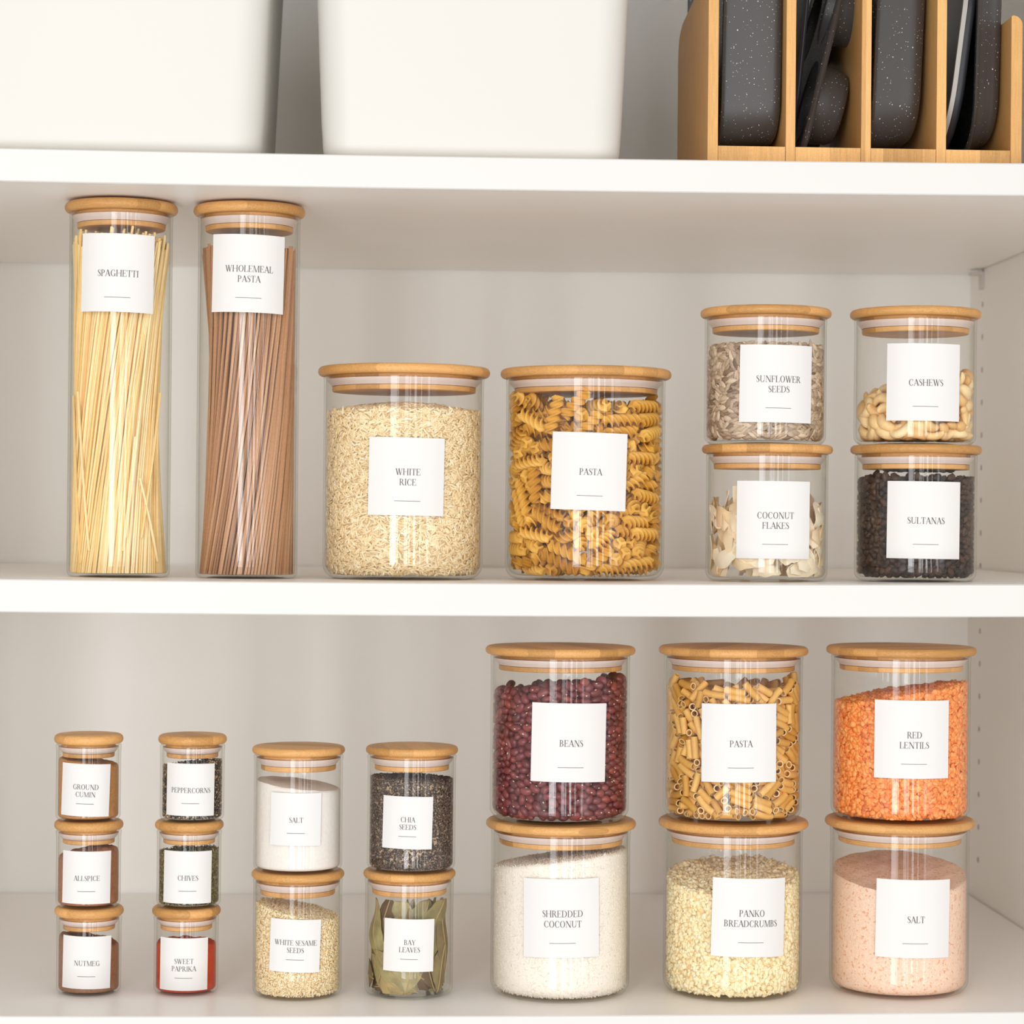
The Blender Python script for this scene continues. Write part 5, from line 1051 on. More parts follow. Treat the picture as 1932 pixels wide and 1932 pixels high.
'cashew': [34,-200,204,58,28,0,-21,-194,209,-87,-8,41,91,-171,197,45,-83,-4,-98,-154,177,-48,38,-62,17,-202,75,40,-52,73,8,-200,146,21,59,-4,-50,-198,160,14,50,85,1,-146,188,8,25,95,37,-144,220,-62,-77,7,62,-193,109,81,32,-18,-32,-193,62,-26,14,-95,30,-191,21,-22,0,-8,
125,-141,242,-49,12,-21,-135,-139,113,-20,-90,-36,-46,-188,21,4,23,94,-56,-133,157,-12,48,-42,49,-181,152,-28,5,-77,-92,-180,92,-3,48,83,-24,-180,103,19,46,39,-98,-178,42,-30,-42,83,-98,-173,136,11,4,97,99,-168,22,-18,-13,34,94,-117,208,-12,11,-97,101,-167,141,-2,29,-78,
55,-163,46,-51,-81,24,-12,-161,144,-17,-80,-44,26,-160,89,-5,-47,-75,93,-158,66,-61,-76,8,121,-154,101,54,-82,5,154,-104,236,-9,-98,-11,-138,-102,147,27,45,83,27,-101,182,27,-89,20,-45,-149,52,-86,-1,27,-37,-96,198,-13,32,-20,7,-144,32,-61,15,-65,61,-143,175,-39,9,-78,
147,-142,171,-37,36,-83,-63,-141,102,-60,-73,29,-72,-139,22,-97,-2,13,79,-138,119,-50,-56,-4,-145,-138,68,-83,43,28,135,-131,62,-62,-75,11,36,-131,133,-80,13,55,-1,-128,107,-6,-84,-37,-101,-127,73,-51,59,-6,60,-76,210,13,14,40,-140,-123,22,-97,5,14,-123,-72,174,-10,-75,59,
137,-121,132,0,19,-36,125,-71,210,97,-6,-10,142,-117,22,1,20,84,173,-63,234,-27,-75,-55,86,-111,36,-13,2,-41,-5,-60,212,15,24,-23,-25,-109,76,19,35,53,171,-109,91,56,-50,-58,171,-104,192,-24,-7,-88,-77,-53,162,88,-26,-38,33,-102,64,-92,35,10,35,-101,20,-18,18,-52,
86,-100,80,87,29,-16,-70,-100,129,96,-1,-21,-65,-96,60,32,-53,63,-16,-94,25,-48,69,-48,90,-92,173,5,9,-45,-171,-92,70,36,3,63,-171,-90,114,-14,-94,17,-40,-40,183,87,22,-28,178,-89,38,49,-83,16,-199,-38,128,55,33,-75,120,-87,108,33,-2,90,-32,-86,152,39,8,86,
-99,-86,21,7,-21,88,36,-32,199,-33,-82,-40,60,-81,113,33,-77,52,163,-28,206,-51,-30,2,-155,-27,153,31,74,58,-4,-77,104,0,10,8,184,-77,143,-83,-51,-10,-116,-76,113,40,18,-32,120,-25,228,-40,-4,49,137,-75,169,-15,15,-56,203,-23,247,28,44,51,8,-68,156,55,12,74,
-112,-66,66,-93,-23,23,147,-61,67,76,-54,-16,-151,-60,24,-50,72,-42,-194,-58,34,-53,43,-54,-67,-8,156,-79,22,31,63,-57,148,-20,-14,-95,53,-56,63,17,15,96,-46,-56,21,82,51,14,114,-54,39,59,-76,-23,-63,-53,110,24,22,-1,198,-50,72,-56,63,-49,-57,-48,64,-20,18,-31,
-8,-45,68,87,-26,-38,70,-42,20,-63,72,-23,38,-41,107,-40,-18,-80,157,-40,103,-87,-37,29,173,-38,25,-75,-2,-5,201,-38,184,29,-42,-61,-144,-38,108,-2,25,-94,-153,-34,62,-13,78,-60,-17,-32,125,-26,-17,-88,98,-32,96,-32,17,-37,11,-32,23,90,-37,-10,194,-30,126,0,31,-62,
102,-26,182,-21,55,-76,145,-23,149,11,11,-91,-80,-23,24,-21,41,-68,19,-13,166,-4,-99,-4,85,-12,140,-84,-12,5,-203,-11,74,56,-57,-50,83,-8,54,85,37,-32,-59,-6,103,36,-1,40,-177,-5,29,9,-44,83,-109,-3,78,-63,21,21,35,-3,51,83,-43,-34,-38,-1,61,-16,-96,-16,
-124,-1,29,46,26,79,142,1,20,7,-95,26,36,2,125,2,-93,-29,-105,5,131,54,47,-1,167,5,57,3,-9,-65,148,8,113,26,28,29,200,10,101,-75,43,46,72,10,224,-5,-1,-26,158,12,250,-51,-82,-13,203,12,31,-50,66,-25,-155,13,108,-43,82,-35,2,14,95,4,17,-90,
23,14,198,3,13,8,155,14,199,53,-4,53,108,18,103,80,-7,-55,-34,21,21,-72,64,-17,189,24,165,42,72,53,-149,26,148,8,-36,-92,19,26,22,8,-15,89,-18,27,176,-16,35,-91,99,28,192,6,-4,7,-96,30,187,44,26,-15,64,30,90,38,-87,-28,132,30,152,-27,13,25,
60,31,158,12,10,97,-83,31,50,-91,-2,12,201,34,214,74,-41,-45,121,35,50,-91,4,25,87,36,20,23,12,26,-170,40,64,76,-15,-60,-7,41,134,-9,19,-76,-23,41,69,87,-2,-29,-198,43,121,73,9,54,130,45,232,55,37,20,-72,45,102,-47,74,-4,-49,47,152,67,-44,-56,
-196,49,31,-32,55,-41,-121,49,33,27,-46,79,188,55,100,25,23,-35,-103,59,133,28,-55,-24,-114,61,82,74,61,15,48,62,65,32,-9,78,125,62,113,93,-11,-27,46,62,124,36,-49,-69,189,66,150,25,14,-50,83,67,226,-53,-83,-7,171,67,64,28,11,4,171,71,22,29,93,-19,
-145,72,112,-58,23,76,123,73,191,-75,43,39,-74,74,20,-57,-76,17,42,76,20,3,-95,26,53,76,190,-56,60,-35,-124,79,173,65,-64,19,9,82,103,50,-81,-24,-163,82,27,-4,-38,61,82,84,159,30,-2,-55,107,86,80,-49,-78,27,-67,87,64,-86,43,16,-28,87,25,-36,-81,37,
-184,89,84,-28,-59,-36,-74,90,157,-7,-85,-12,99,92,38,38,-85,-18,167,94,237,30,-10,-26,-21,95,73,31,49,24,25,97,145,36,-75,53,-171,97,139,56,-75,28,128,97,153,-1,-36,80,169,101,189,-32,-15,-48,13,102,195,19,11,66,23,103,61,-19,54,-61,-28,105,173,39,23,5,
168,106,116,24,32,-42,-115,107,25,45,44,38,153,108,49,-4,-10,41,-119,114,113,81,16,-49,62,116,86,-62,30,-67,-31,117,132,87,-28,-37,-148,117,79,-16,-76,39,99,120,123,-6,7,25,-69,121,109,-1,-86,-30,114,125,239,-77,-61,-11,87,125,204,-77,61,10,143,125,89,63,-76,-11,
67,130,22,-18,95,21,6,132,21,2,-22,-67,-79,132,40,-45,-28,-81,-153,134,162,-49,35,-77,-73,135,179,57,-52,60,-37,142,47,2,35,37,129,143,21,44,85,25,145,143,214,-21,-47,78,-144,145,33,-35,40,-81,37,145,150,-10,-97,-13,113,147,61,8,-26,-87,1,149,70,41,-74,-2,
130,154,150,-35,-31,83,-26,155,195,15,-39,87,41,156,190,-16,-96,-12,-124,157,78,-50,-13,-82,-107,158,124,0,50,52,-28,162,119,-2,-89,-41,-112,163,176,22,-87,34,101,164,182,1,-8,85,99,167,99,-98,-10,-10,-81,168,72,9,45,65,49,178,113,8,-15,-77,-80,178,22,-25,93,21,
35,180,69,-40,-36,67,-45,181,165,11,-2,87,90,182,238,-65,28,27,83,182,53,-81,31,46,-41,183,73,-61,-66,39,51,185,22,-30,-93,-6,66,187,152,-94,30,6,-74,191,124,54,-28,75,2,194,145,32,59,72,48,194,220,-6,-91,-19,-12,195,22,16,8,-29,-9,200,194,-6,-98,11,
-10,204,97,-50,21,12],
'sunflower': [1,-222,362,-78,-1,7,-7,-222,345,-75,16,6,-37,-219,340,80,4,-13,36,-217,349,-38,39,14,12,-217,345,77,-27,11,63,-213,353,4,-62,-76,-36,-211,352,64,-47,51,-10,-211,363,18,-3,20,-65,-209,361,-51,-10,-6,52,-208,365,-37,91,3,-60,-207,341,-15,20,15,24,-206,346,-89,5,42,
35,-205,354,-36,-64,-65,-16,-204,352,68,18,31,-82,-203,341,-47,-11,-86,53,-199,345,91,-13,10,87,-198,343,-19,30,5,63,-198,358,-7,98,-9,-94,-197,364,60,-20,13,-71,-197,348,47,-63,41,104,-192,353,75,4,-64,89,-190,354,40,37,82,-83,-189,337,33,-58,72,-106,-182,351,-58,-71,1,
126,-181,351,-46,-17,25,123,-180,362,-48,-11,40,-118,-180,342,-31,-44,-83,-131,-177,363,-11,-31,88,-1,-222,189,-27,75,49,-15,-222,292,-81,1,-9,15,-222,89,-9,-79,-55,-16,-222,45,-44,-46,-41,-3,-222,161,-34,52,73,16,-222,282,28,52,-73,17,-222,259,20,55,-76,-18,-222,313,-76,24,20,
11,-222,136,-65,15,9,19,-222,48,8,57,-79,-17,-222,207,9,76,-63,4,-222,316,-57,51,41,18,-222,225,-40,48,75,-26,-221,235,83,-3,-7,13,-221,74,-84,16,21,8,-221,234,-34,44,82,28,-220,167,7,57,-78,-29,-220,77,-46,-62,-49,-31,-220,111,33,49,-75,-33,-220,168,53,26,-25,
-16,-220,278,12,35,-92,-2,-220,69,95,6,-23,0,-219,31,-14,94,14,34,-219,103,6,71,-68,21,-219,182,-52,0,-4,-35,-219,192,-53,17,-5,35,-219,304,-31,-69,-45,-11,-219,131,6,-97,-10,-20,-219,265,31,-13,0,-122,-169,360,-82,49,-9,40,-219,135,-53,42,66,141,-168,339,0,-12,-89,
33,-218,194,81,3,-10,31,-218,217,7,86,-37,-1,-218,246,-11,74,-63,-43,-218,314,64,24,-52,-45,-218,137,46,45,-38,-28,-218,150,-7,-77,-58,15,-217,150,-10,-72,67,-48,-217,57,-72,-27,-41,-48,-217,291,-24,-75,-55,18,-217,121,12,-11,-96,16,-217,303,-21,85,-1,-53,-216,27,79,0,-19,
-5,-216,93,32,-49,-80,-50,-216,82,32,60,-58,2,-216,263,-94,-18,-24,53,-216,41,78,8,1,18,-216,24,12,91,-6,35,-216,21,-24,38,86,-23,-215,245,-41,12,21,-51,-215,275,-73,37,36,43,-215,279,-98,1,10,34,-215,329,53,-64,47,-15,-214,114,-72,-38,-56,-54,-214,177,-32,-69,-45,
58,-214,327,-46,-26,-5,61,-214,214,55,10,9,-43,-214,41,-29,-63,71,31,-214,253,-74,-5,-53,-32,-214,211,21,-91,30,1,-213,17,87,-32,34,10,-213,217,8,-79,-58,-56,-213,241,44,-50,5,53,-213,95,-7,96,-13,-14,-213,193,17,75,-59,-64,-213,101,-5,55,81,151,-163,363,-22,-70,-16,
49,-213,79,26,15,-91,52,-213,114,-2,-70,70,-25,-212,300,95,-11,1,18,-212,110,94,28,7,16,-212,322,-51,-7,78,65,-212,188,-78,9,25,66,-212,299,-63,-9,18,37,-212,236,-53,-4,80,68,-211,161,18,-56,-80,-3,-211,174,-5,10,-1,22,-211,92,-16,62,75,47,-211,162,-84,19,-47,
70,-211,54,3,-79,-58,-71,-210,211,44,-56,19,-6,-210,58,-41,-90,-1,-29,-210,49,-33,26,5,11,-210,74,50,18,-27,59,-210,266,91,11,27,-71,-210,281,49,27,-30,-30,-209,165,-15,-80,56,-68,-209,253,-30,-28,90,50,-209,135,-82,-1,-41,-37,-209,319,74,5,-31,1,-209,319,-34,44,82,
1,-209,114,50,36,37,17,-209,51,-9,86,-39,-75,-209,157,-14,-50,83,-6,-209,159,-14,-17,97,-57,-209,139,-5,82,-15,-18,-209,67,13,28,-89,-9,-209,227,-12,-31,48,9,-208,288,-99,-2,5,77,-208,267,81,-2,33,-41,-208,130,-57,-44,-60,-24,-208,18,15,-79,-57,25,-207,132,-21,32,90,
-11,-207,30,-80,-31,-3,40,-207,30,-23,57,76,13,-207,31,-27,2,93,-50,-207,110,-20,43,43,65,-207,229,83,27,10,-145,-157,346,-47,-56,63,-14,-207,263,8,-32,9,15,-207,192,4,28,-92,-9,-207,280,-89,31,-2,-11,-207,91,77,-4,48,28,-207,79,33,87,29,-29,-207,145,-63,59,46,
35,-207,46,-12,53,70,56,-207,240,19,-60,-62,83,-207,253,79,-6,37,37,-207,200,-14,-2,-97,47,-207,296,36,7,4,-69,-207,49,-42,-7,88,-47,-206,263,35,29,-88,84,-206,95,-12,77,-58,-83,-206,316,5,80,55,-83,-206,171,2,80,54,84,-206,70,38,-70,56,1,-206,134,63,-26,-12,
84,-206,322,33,60,-30,60,-206,307,92,23,0,-25,-206,288,-29,85,38,-8,-206,326,62,52,26,-42,-206,184,-16,67,53,3,-206,245,-65,38,58,-54,-206,309,9,-92,-35,-85,-205,68,-73,23,2,-31,-205,99,-1,-3,-54,24,-205,174,-12,-1,-98,16,-205,152,39,41,-81,-66,-205,21,5,-91,-21,
-45,-205,28,-7,0,-35,34,-205,268,-17,-1,-34,-8,-205,146,25,34,-86,-15,-205,49,29,20,89,-79,-205,107,-10,46,80,-43,-205,70,2,-93,6,64,-204,281,-11,-22,-88,-25,-204,329,-57,-47,-59,-88,-204,250,46,38,-76,87,-204,29,70,22,-1,68,-204,23,56,23,10,48,-204,62,33,92,-9,
-51,-204,202,-54,-77,31,-52,-204,233,52,72,45,88,-204,119,68,20,8,-28,-204,131,-64,56,25,30,-204,155,43,4,-69,89,-204,234,-47,-42,-27,-25,-203,79,-53,8,73,38,-203,72,-79,-52,-23,-33,-203,226,68,-63,-31,-79,-203,232,20,83,39,37,-203,13,23,27,-92,42,-203,188,-49,-82,-25,
-161,-153,351,-17,-70,52,-57,-203,70,91,26,-29,-59,-203,273,70,-24,14,141,-153,344,5,-18,-85,-154,-152,363,76,-51,-32,-35,-202,36,-39,20,13,-47,-202,86,-34,31,21,53,-202,125,-24,-34,90,-63,-202,323,58,-63,-3,71,-202,180,-72,-43,1,-76,-202,305,-25,-92,-23,94,-201,152,56,1,26,
46,-201,211,-70,-67,-8,-56,-201,214,-68,-65,31,69,-201,65,51,-79,9,-58,-201,187,58,34,22,61,-201,204,27,94,14,67,-201,50,70,23,7,95,-201,298,61,-38,44,-95,-201,183,-62,-2,-25,-71,-200,87,41,90,-7,160,-150,341,-78,6,61,61,-200,141,-23,-12,-45,-90,-200,133,80,10,-54,
-97,-200,216,-35,-71,-60,71,-200,249,38,-60,-65,72,-199,315,-50,84,-14,87,-199,134,-3,8,31,67,-199,154,-23,-43,-81,69,-199,215,14,-94,-26,58,-199,334,-9,21,66,60,-199,78,23,-1,-91,55,-199,315,-31,29,90,-86,-199,280,-44,-82,-26,55,-199,8,-3,96,-20,-63,-199,152,-68,64,-12,
-74,-199,18,4,-80,-54,-97,-198,29,32,81,-45,96,-198,170,23,-89,36,69,-198,114,91,25,29,-101,-198,94,-15,-81,51,92,-198,45,-21,37,89,-96,-198,59,-82,12,-2,69,-197,101,-12,-2,98,-60,-197,115,-32,-30,-16,-88,-197,327,-31,-34,-83,103,-197,77,75,27,-4,-104,-196,275,62,20,-65,
-61,-196,46,30,88,18,96,-196,215,-41,-27,27,-66,-196,222,-19,78,-52,-64,-196,165,-82,41,-11,-72,-196,136,61,75,7,82,-196,92,49,-3,35,-76,-195,123,-26,-26,77,98,-195,201,-91,-16,-34,-83,-195,42,-7,-30,-54,-71,-195,70,77,-47,-33,-89,-194,295,10,-98,0,169,-144,358,-75,-5,44,
-108,-194,135,-66,36,16,-67,-194,298,21,30,-46,71,-194,197,-45,-88,-4,101,-193,320,-25,34,89,-73,-193,234,3,83,29,-87,-193,108,76,20,4,102,-193,256,-24,-33,-5,-91,-192,79,-39,-90,10,-71,-192,57,10,19,-96,-112,-192,333,-37,-66,-61,81,-191,235,39,-89,20,-110,-191,33,35,81,-39,
90,-191,156,-14,74,-64,91,-191,56,61,51,-25,87,-191,114,26,79,-50,-115,-190,194,-19,-62,74,94,-190,284,-12,75,-62,93,-190,225,-35,-15,-26,106,-190,192,15,31,-80,116,-190,126,-75,-12,31,-79,-190,143,72,64,10,-114,-190,80,-50,6,-32,-108,-190,307,6,-2,98,-111,-189,256,26,-18,90,
-108,-189,241,-50,-74,-37,81,-189,206,-76,61,14,-92,-189,159,19,17,-41,104,-189,105,-3,-4,-89,-94,-189,195,29,1,-32,109,-189,32,92,34,-8,-89,-188,171,12,-18,90,105,-188,270,-46,72,-48,-115,-188,159,-14,-40,87,-92,-188,206,25,2,-65,99,-188,181,-19,39,-84,102,-188,140,95,28,-8,
119,-188,227,36,-49,-78,-95,-188,276,44,14,-66,112,-188,304,-81,-10,7,-83,-188,246,2,62,-64,119,-188,93,59,11,21,-111,-187,112,-39,19,89,-96,-186,60,-15,53,78,114,-185,240,66,43,14,95,-185,82,-95,-18,9,-106,-185,185,36,-7,5,-97,-185,109,-39,30,80,-123,-185,243,-62,-30,-69,
-115,-184,40,79,-50,20,93,-184,9,-4,-27,-91,114,-184,18,-53,-10,27,109,-184,56,-51,68,-49,-124,-184,209,-22,-75,61,103,-184,333,21,7,10,108,-183,121,8,41,-32,-123,-183,329,15,-63,68,-103,-182,267,-2,41,-34,126,-182,141,-61,-2,41,-111,-182,87,-19,8,5,-126,-182,124,20,-73,17,
-127,-182,169,49,-19,-23,119,-182,282,11,-57,-59,118,-182,184,48,-73,-46,-165,-132,347,5,62,51,100,-181,20,83,40,5,-107,-181,299,-97,-8,6,119,-181,261,-46,4,87,-101,-181,9,78,-37,-14,-97,-181,316,6,20,-23,129,-181,191,26,56,-21,-100,-180,42,-5,21,84,-103,-180,217,-10,-13,93,
-122,-180,289,40,9,-53,120,-180,39,-82,-41,27,116,-180,216,15,-38,51,104,-179,234,21,-63,-51,109,-179,168,14,98,-8,131,-179,317,78,28,14,-107,-179,146,55,80,-17,-105,-179,235,-15,-8,97,-132,-178,63,29,75,56,171,-128,343,-60,75,-6,181,-128,334,69,-13,51,113,-177,70,-12,8,-93,
-134,-177,309,-40,63,37,105,-177,95,98,-2,2,-115,-176,178,-76,47,4,127,-176,47,-80,-39,33,118,-176,86,34,-92,-10,-164,-126,360,92,11,13,136,-175,109,58,14,22,136,-175,253,27,-53,-78,137,-175,35,80,11,38,122,-175,159,83,52,5,-110,-175,125,-57,80,-7,-123,-175,48,37,-43,-25,
-118,-175,18,40,-16,-30,-109,-175,62,51,80,-17,-134,-174,244,-69,12,-70,-122,-174,222,13,10,-97,138,-174,288,48,29,15,127,-174,76,86,49,-8,-131,-173,151,15,95,24,174,-123,360,14,-97,-4,-134,-173,197,19,81,54,-140,-173,111,79,-14,-35,-115,-173,96,23,-96,3,-127,-172,263,13,-77,24,
134,-172,56,-17,-8,-88,-119,-172,275,30,14,68,115,-172,115,3,26,-93,-138,-171,23,36,90,-22,134,-171,149,-29,57,75,123,-170,321,-25,63,-58,-138,-170,37,28,74,48,135,-170,125,19,-96,0,-144,-170,289,66,11,-64,133,-170,224,-19,-40,41,-139,-169,183,-12,-31,91,128,-169,102,16,-48,80,
-123,-169,75,18,51,78,-130,-168,334,2,-98,-3,137,-168,273,-24,-42,37,-119,-168,307,-6,35,81,123,-167,306,-50,81,27,120,-166,176,38,35,82,-144,-166,76,21,91,25,-141,-166,247,-58,6,74,-142,-165,320,56,26,-39,-121,-165,135,64,-66,-9,-128,-165,60,-50,9,-49,-142,-165,161,-5,-16,96,
-132,-165,106,82,-24,-18,-141,-165,132,-30,4,88,141,-164,83,47,-61,-55,142,-164,305,-15,-17,47,151,-163,173,76,24,20,-152,-162,41,43,-37,-20,-128,-162,210,83,-15,19,-152,-162,92,-30,-76,51,146,-162,211,10,-14,42,-137,-162,277,-3,81,-13,191,-112,336,-2,65,-15,-142,-161,56,-60,35,-23,
135,-160,172,43,78,-15,139,-160,110,-76,7,-1,151,-160,187,78,45,-12,132,-160,288,-69,-27,43,139,-160,325,45,35,33,152,-159,29,84,5,44,140,-159,30,-11,-47,26,-151,-159,208,85,-39,32,-155,-159,284,-55,-25,-78,154,-159,129,68,38,-6,-155,-159,224,-59,16,-29,138,-158,63,17,28,65,
156,-158,242,-49,-24,24,-156,-158,137,61,17,-74,153,-157,321,54,56,10,-182,-107,344,-21,-1,80,-180,-107,356,-23,1,67,158,-157,96,54,8,40,155,-156,224,32,15,37,-158,-156,172,52,-17,-33,-158,-156,319,60,30,-55,-140,-155,11,-19,-95,15,-196,-105,346,-70,42,-35,159,-155,55,-32,50,-77,
-144,-155,302,-11,70,57,-190,-105,363,-25,-9,92,136,-155,141,28,-5,-82,-160,-154,52,-76,26,-37,-157,-154,108,87,-26,-28,149,-154,265,66,-67,23,157,-154,143,54,58,-30,-138,-153,117,-50,-77,35,149,-153,164,38,-57,-70,139,-153,221,21,0,-75,155,-152,252,-10,-16,18,-143,-151,23,97,-13,-11,
-160,-150,250,23,89,20,142,-150,206,-22,-94,-14,144,-150,128,27,-60,-72,-146,-150,184,-64,7,73,152,-150,298,-3,21,-71,165,-149,306,10,-55,-69,179,-99,360,5,17,-80,-141,-149,44,-12,10,-16,159,-148,89,51,-2,60,144,-148,10,31,-58,-63,-160,-148,234,2,37,77,199,-97,334,22,60,-28,
-146,-147,76,-26,89,27,-148,-147,100,38,6,-50,148,-146,101,-39,7,87,164,-146,279,-43,-26,37,-168,-146,137,48,-62,16,198,-95,361,-5,17,-84,-157,-145,270,73,-61,-27,-145,-145,261,-67,10,-66,169,-145,210,39,-69,-57,-154,-145,89,-1,-36,89,-170,-144,81,-51,31,-30,149,-144,33,27,18,-91,
-163,-144,188,-17,-24,83,170,-144,150,-64,39,58,162,-144,28,-6,85,-11,-160,-143,335,83,-5,-35,-151,-143,317,1,5,-14,-167,-143,203,-12,80,27,-147,-143,32,90,-40,10,-155,-142,121,-25,23,85,159,-142,288,-35,91,-17,-171,-142,296,3,79,28,170,-142,268,31,-40,-77,158,-142,54,61,23,30,
-170,-140,24,-30,28,-38,162,-140,320,-16,28,9,-162,-140,158,-43,-82,36,173,-140,69,52,24,32,152,-139,71,-59,-59,36,155,-139,202,16,6,-10,-174,-139,257,14,57,65,-170,-138,275,39,-51,-27,-190,-88,360,-12,63,75,-174,-138,57,16,78,37,171,-137,189,87,45,-3,-166,-137,38,17,-5,-27,
166,-137,233,-8,17,-75,-159,-137,56,-68,3,-34,-169,-136,145,-25,-90,33,174,-135,175,1,-46,-67,159,-135,162,29,-11,51,-159,-134,299,-73,56,-33,-167,-134,177,-16,-96,16,-161,-134,238,86,-43,19,-171,-134,101,-76,56,-16,178,-133,124,-64,-28,22,195,-83,352,10,-2,-96,170,-133,82,4,-2,-95,
166,-133,257,51,-10,82,175,-131,110,-6,-6,38,172,-131,150,-34,83,39,-204,-80,343,-45,53,57,-159,-129,123,18,94,-23,-162,-129,284,61,75,-9,160,-129,332,49,-85,3,165,-129,301,32,39,-84,-160,-128,76,35,44,-13,162,-128,245,17,13,44,-181,-128,161,55,-38,-17,-160,-128,20,-87,46,-4,
175,-128,18,55,65,9,182,-127,98,51,19,42,163,-127,225,-55,80,19,-166,-127,216,81,52,-3,-181,-127,230,-43,-59,58,182,-126,256,64,24,48,-164,-126,8,-50,-83,19,175,-126,211,29,-83,-39,174,-125,196,97,17,9,183,-125,236,-6,58,-55,-183,-125,283,23,-60,20,170,-125,140,22,4,-75,
-185,-124,315,-30,-74,50,184,-124,53,42,28,35,169,-123,48,9,-51,65,193,-73,360,9,-3,-93,-186,-122,213,-19,-77,33,204,-72,345,-51,83,14,-172,-122,310,-20,-50,71,174,-121,66,8,-7,-93,-178,-121,111,-8,-17,77,-174,-120,185,-60,-40,-55,-187,-120,194,-60,47,-9,-175,-120,127,58,-74,9,
-181,-119,335,73,-64,-9,-188,-119,122,27,54,67,181,-119,131,79,-17,53,-178,-119,144,-10,-69,67,-183,-119,20,-22,27,-33,188,-119,278,-45,51,-71,-168,-119,239,46,-86,18,-174,-118,253,87,3,-5,174,-118,25,72,34,16,179,-118,317,-55,36,67,-168,-117,79,66,26,54,-199,-67,343,-36,36,30,
188,-116,219,38,32,27,-190,-116,61,-22,61,-2,184,-116,292,9,-34,-87,-175,-115,43,1,52,23,-179,-115,278,38,-39,18,176,-115,91,-13,-4,-98,-188,-114,102,-29,-75,29,-181,-114,83,42,9,65,-185,-113,34,22,41,84,-183,-113,323,53,82,-16,-181,-113,68,81,-39,-32,181,-113,45,-73,63,14,
-208,-62,365,11,-9,-71,182,-112,182,80,-37,-42,178,-111,268,12,47,38,193,-111,307,70,40,26,176,-109,252,-42,35,-67,-187,-109,165,-40,40,76,194,-109,25,35,-47,-71,-214,-59,338,72,11,67,-175,-108,133,7,-40,-90,194,-108,179,-52,27,-77,-186,-108,290,-9,-52,-2,182,-107,80,-65,-73,-12,
-182,-107,243,9,5,62,-192,-107,307,-76,59,2,179,-105,325,-89,11,13,180,-105,160,58,26,69,180,-105,99,-26,37,80,193,-104,39,3,-14,46,216,-53,363,-25,53,-52,192,-103,206,74,-35,-55,-179,-103,24,-29,55,15,185,-103,128,-65,-1,74,-187,-103,264,12,-6,95,-197,-103,329,-65,39,-43,
201,-52,350,17,-43,-76,189,-102,168,71,-61,-30,-193,-102,57,-46,-65,-55,10,-202,348,31,23,9,197,-102,58,16,-52,-62,191,-101,259,50,-6,82,-3,-201,340,89,34,7,198,-101,125,-65,-46,24,-197,-100,90,-64,8,-70,179,-100,218,-36,29,-71,-190,-100,197,-44,-23,-86,195,-100,155,60,-77,-13,
187,-100,240,21,-13,-85,183,-100,11,29,-38,-85,-199,-99,190,41,36,78,-45,-199,343,87,38,-22,192,-99,229,0,1,32,184,-98,25,33,-36,-85,200,-98,142,-46,69,-49,-37,-197,366,-3,15,90,-186,-97,86,-33,48,-59,-187,-96,220,-57,-71,-7,-189,-96,18,41,41,-18,-185,-96,233,-9,43,-43,
187,-96,337,29,43,20,-200,-96,284,-57,2,-61,197,-96,280,68,21,37,195,-96,112,-74,42,49,195,-95,314,65,13,34,-194,-95,255,30,25,67,194,-95,191,27,42,3,-192,-95,149,64,-32,-67,191,-94,87,60,-59,-18,-195,-94,174,-26,-87,-23,188,-94,58,-66,17,-69,199,-93,69,2,34,47,
-186,-93,292,44,60,-54,-38,-193,350,43,-78,36,-203,-91,139,-24,-76,27,-199,-91,231,-63,64,-1,-202,-91,244,-12,-42,71,-203,-90,163,74,-18,-58,52,-188,361,-22,90,-34,-23,-188,360,-10,-6,-23,-55,-188,355,-46,7,17,17,-188,350,-7,85,-50,219,-37,339,46,57,15,-210,-37,353,-83,-26,42,
-192,-85,319,56,61,-55,200,-85,84,-62,-28,71,-219,-35,342,-23,-61,33,194,-85,102,23,-25,-90,206,-85,198,48,54,27,-201,-85,290,-2,48,48,-1,-184,353,-5,85,-49,42,-184,340,-35,13,39,-201,-84,35,62,73,-18,-197,-84,193,3,-85,23,63,-184,349,0,-93,33,188,-84,276,-6,-42,-48,
206,-84,241,11,-58,-51,205,-34,362,15,-81,51,-187,-83,199,-36,24,-89,-202,-83,86,6,66,-34,193,-83,298,22,14,83,200,-83,221,-66,-70,5,-192,-82,98,-64,-19,43,-195,-82,65,-36,-86,-3,207,-82,265,62,37,39,-202,-81,115,8,29,65,-81,-181,352,-70,58,-39,200,-81,177,20,-42,60,
197,-80,20,0,75,37,-51,-179,341,-12,-1,-97,-99,-179,361,34,32,17,-204,-79,47,11,54,47,192,-79,312,8,27,-40,189,-78,209,62,-22,-50,194,-78,194,-39,73,9,-208,-77,305,1,64,42,-193,-77,227,24,-7,32,92,-177,345,-29,12,94,-203,-77,20,-33,2,-70,-17,-177,352,-9,96,-9,
31,-175,343,15,70,-67,-31,-175,365,-10,7,-7,192,-75,326,15,14,-14,192,-75,127,2,-52,-39,-55,-174,359,-97,-17,2,-6,-174,343,1,-5,25,-196,-73,327,-80,17,17,-210,-73,90,7,71,6,-71,-173,343,-34,-31,4,216,-23,351,65,41,-35,204,-72,48,-85,13,49,197,-72,164,25,45,-5,
-200,-72,264,-38,-40,33,195,-72,286,-39,-15,38,21,-171,363,2,6,73,-207,-71,190,-32,-84,7,207,-71,134,44,-16,-84,84,-171,364,-28,-94,-5,210,-71,300,-39,74,-29,207,-71,315,-41,79,9,38,-171,365,10,14,-72,-42,-171,350,3,-16,-96,63,-171,358,-43,-2,20,-193,-70,48,17,74,57,
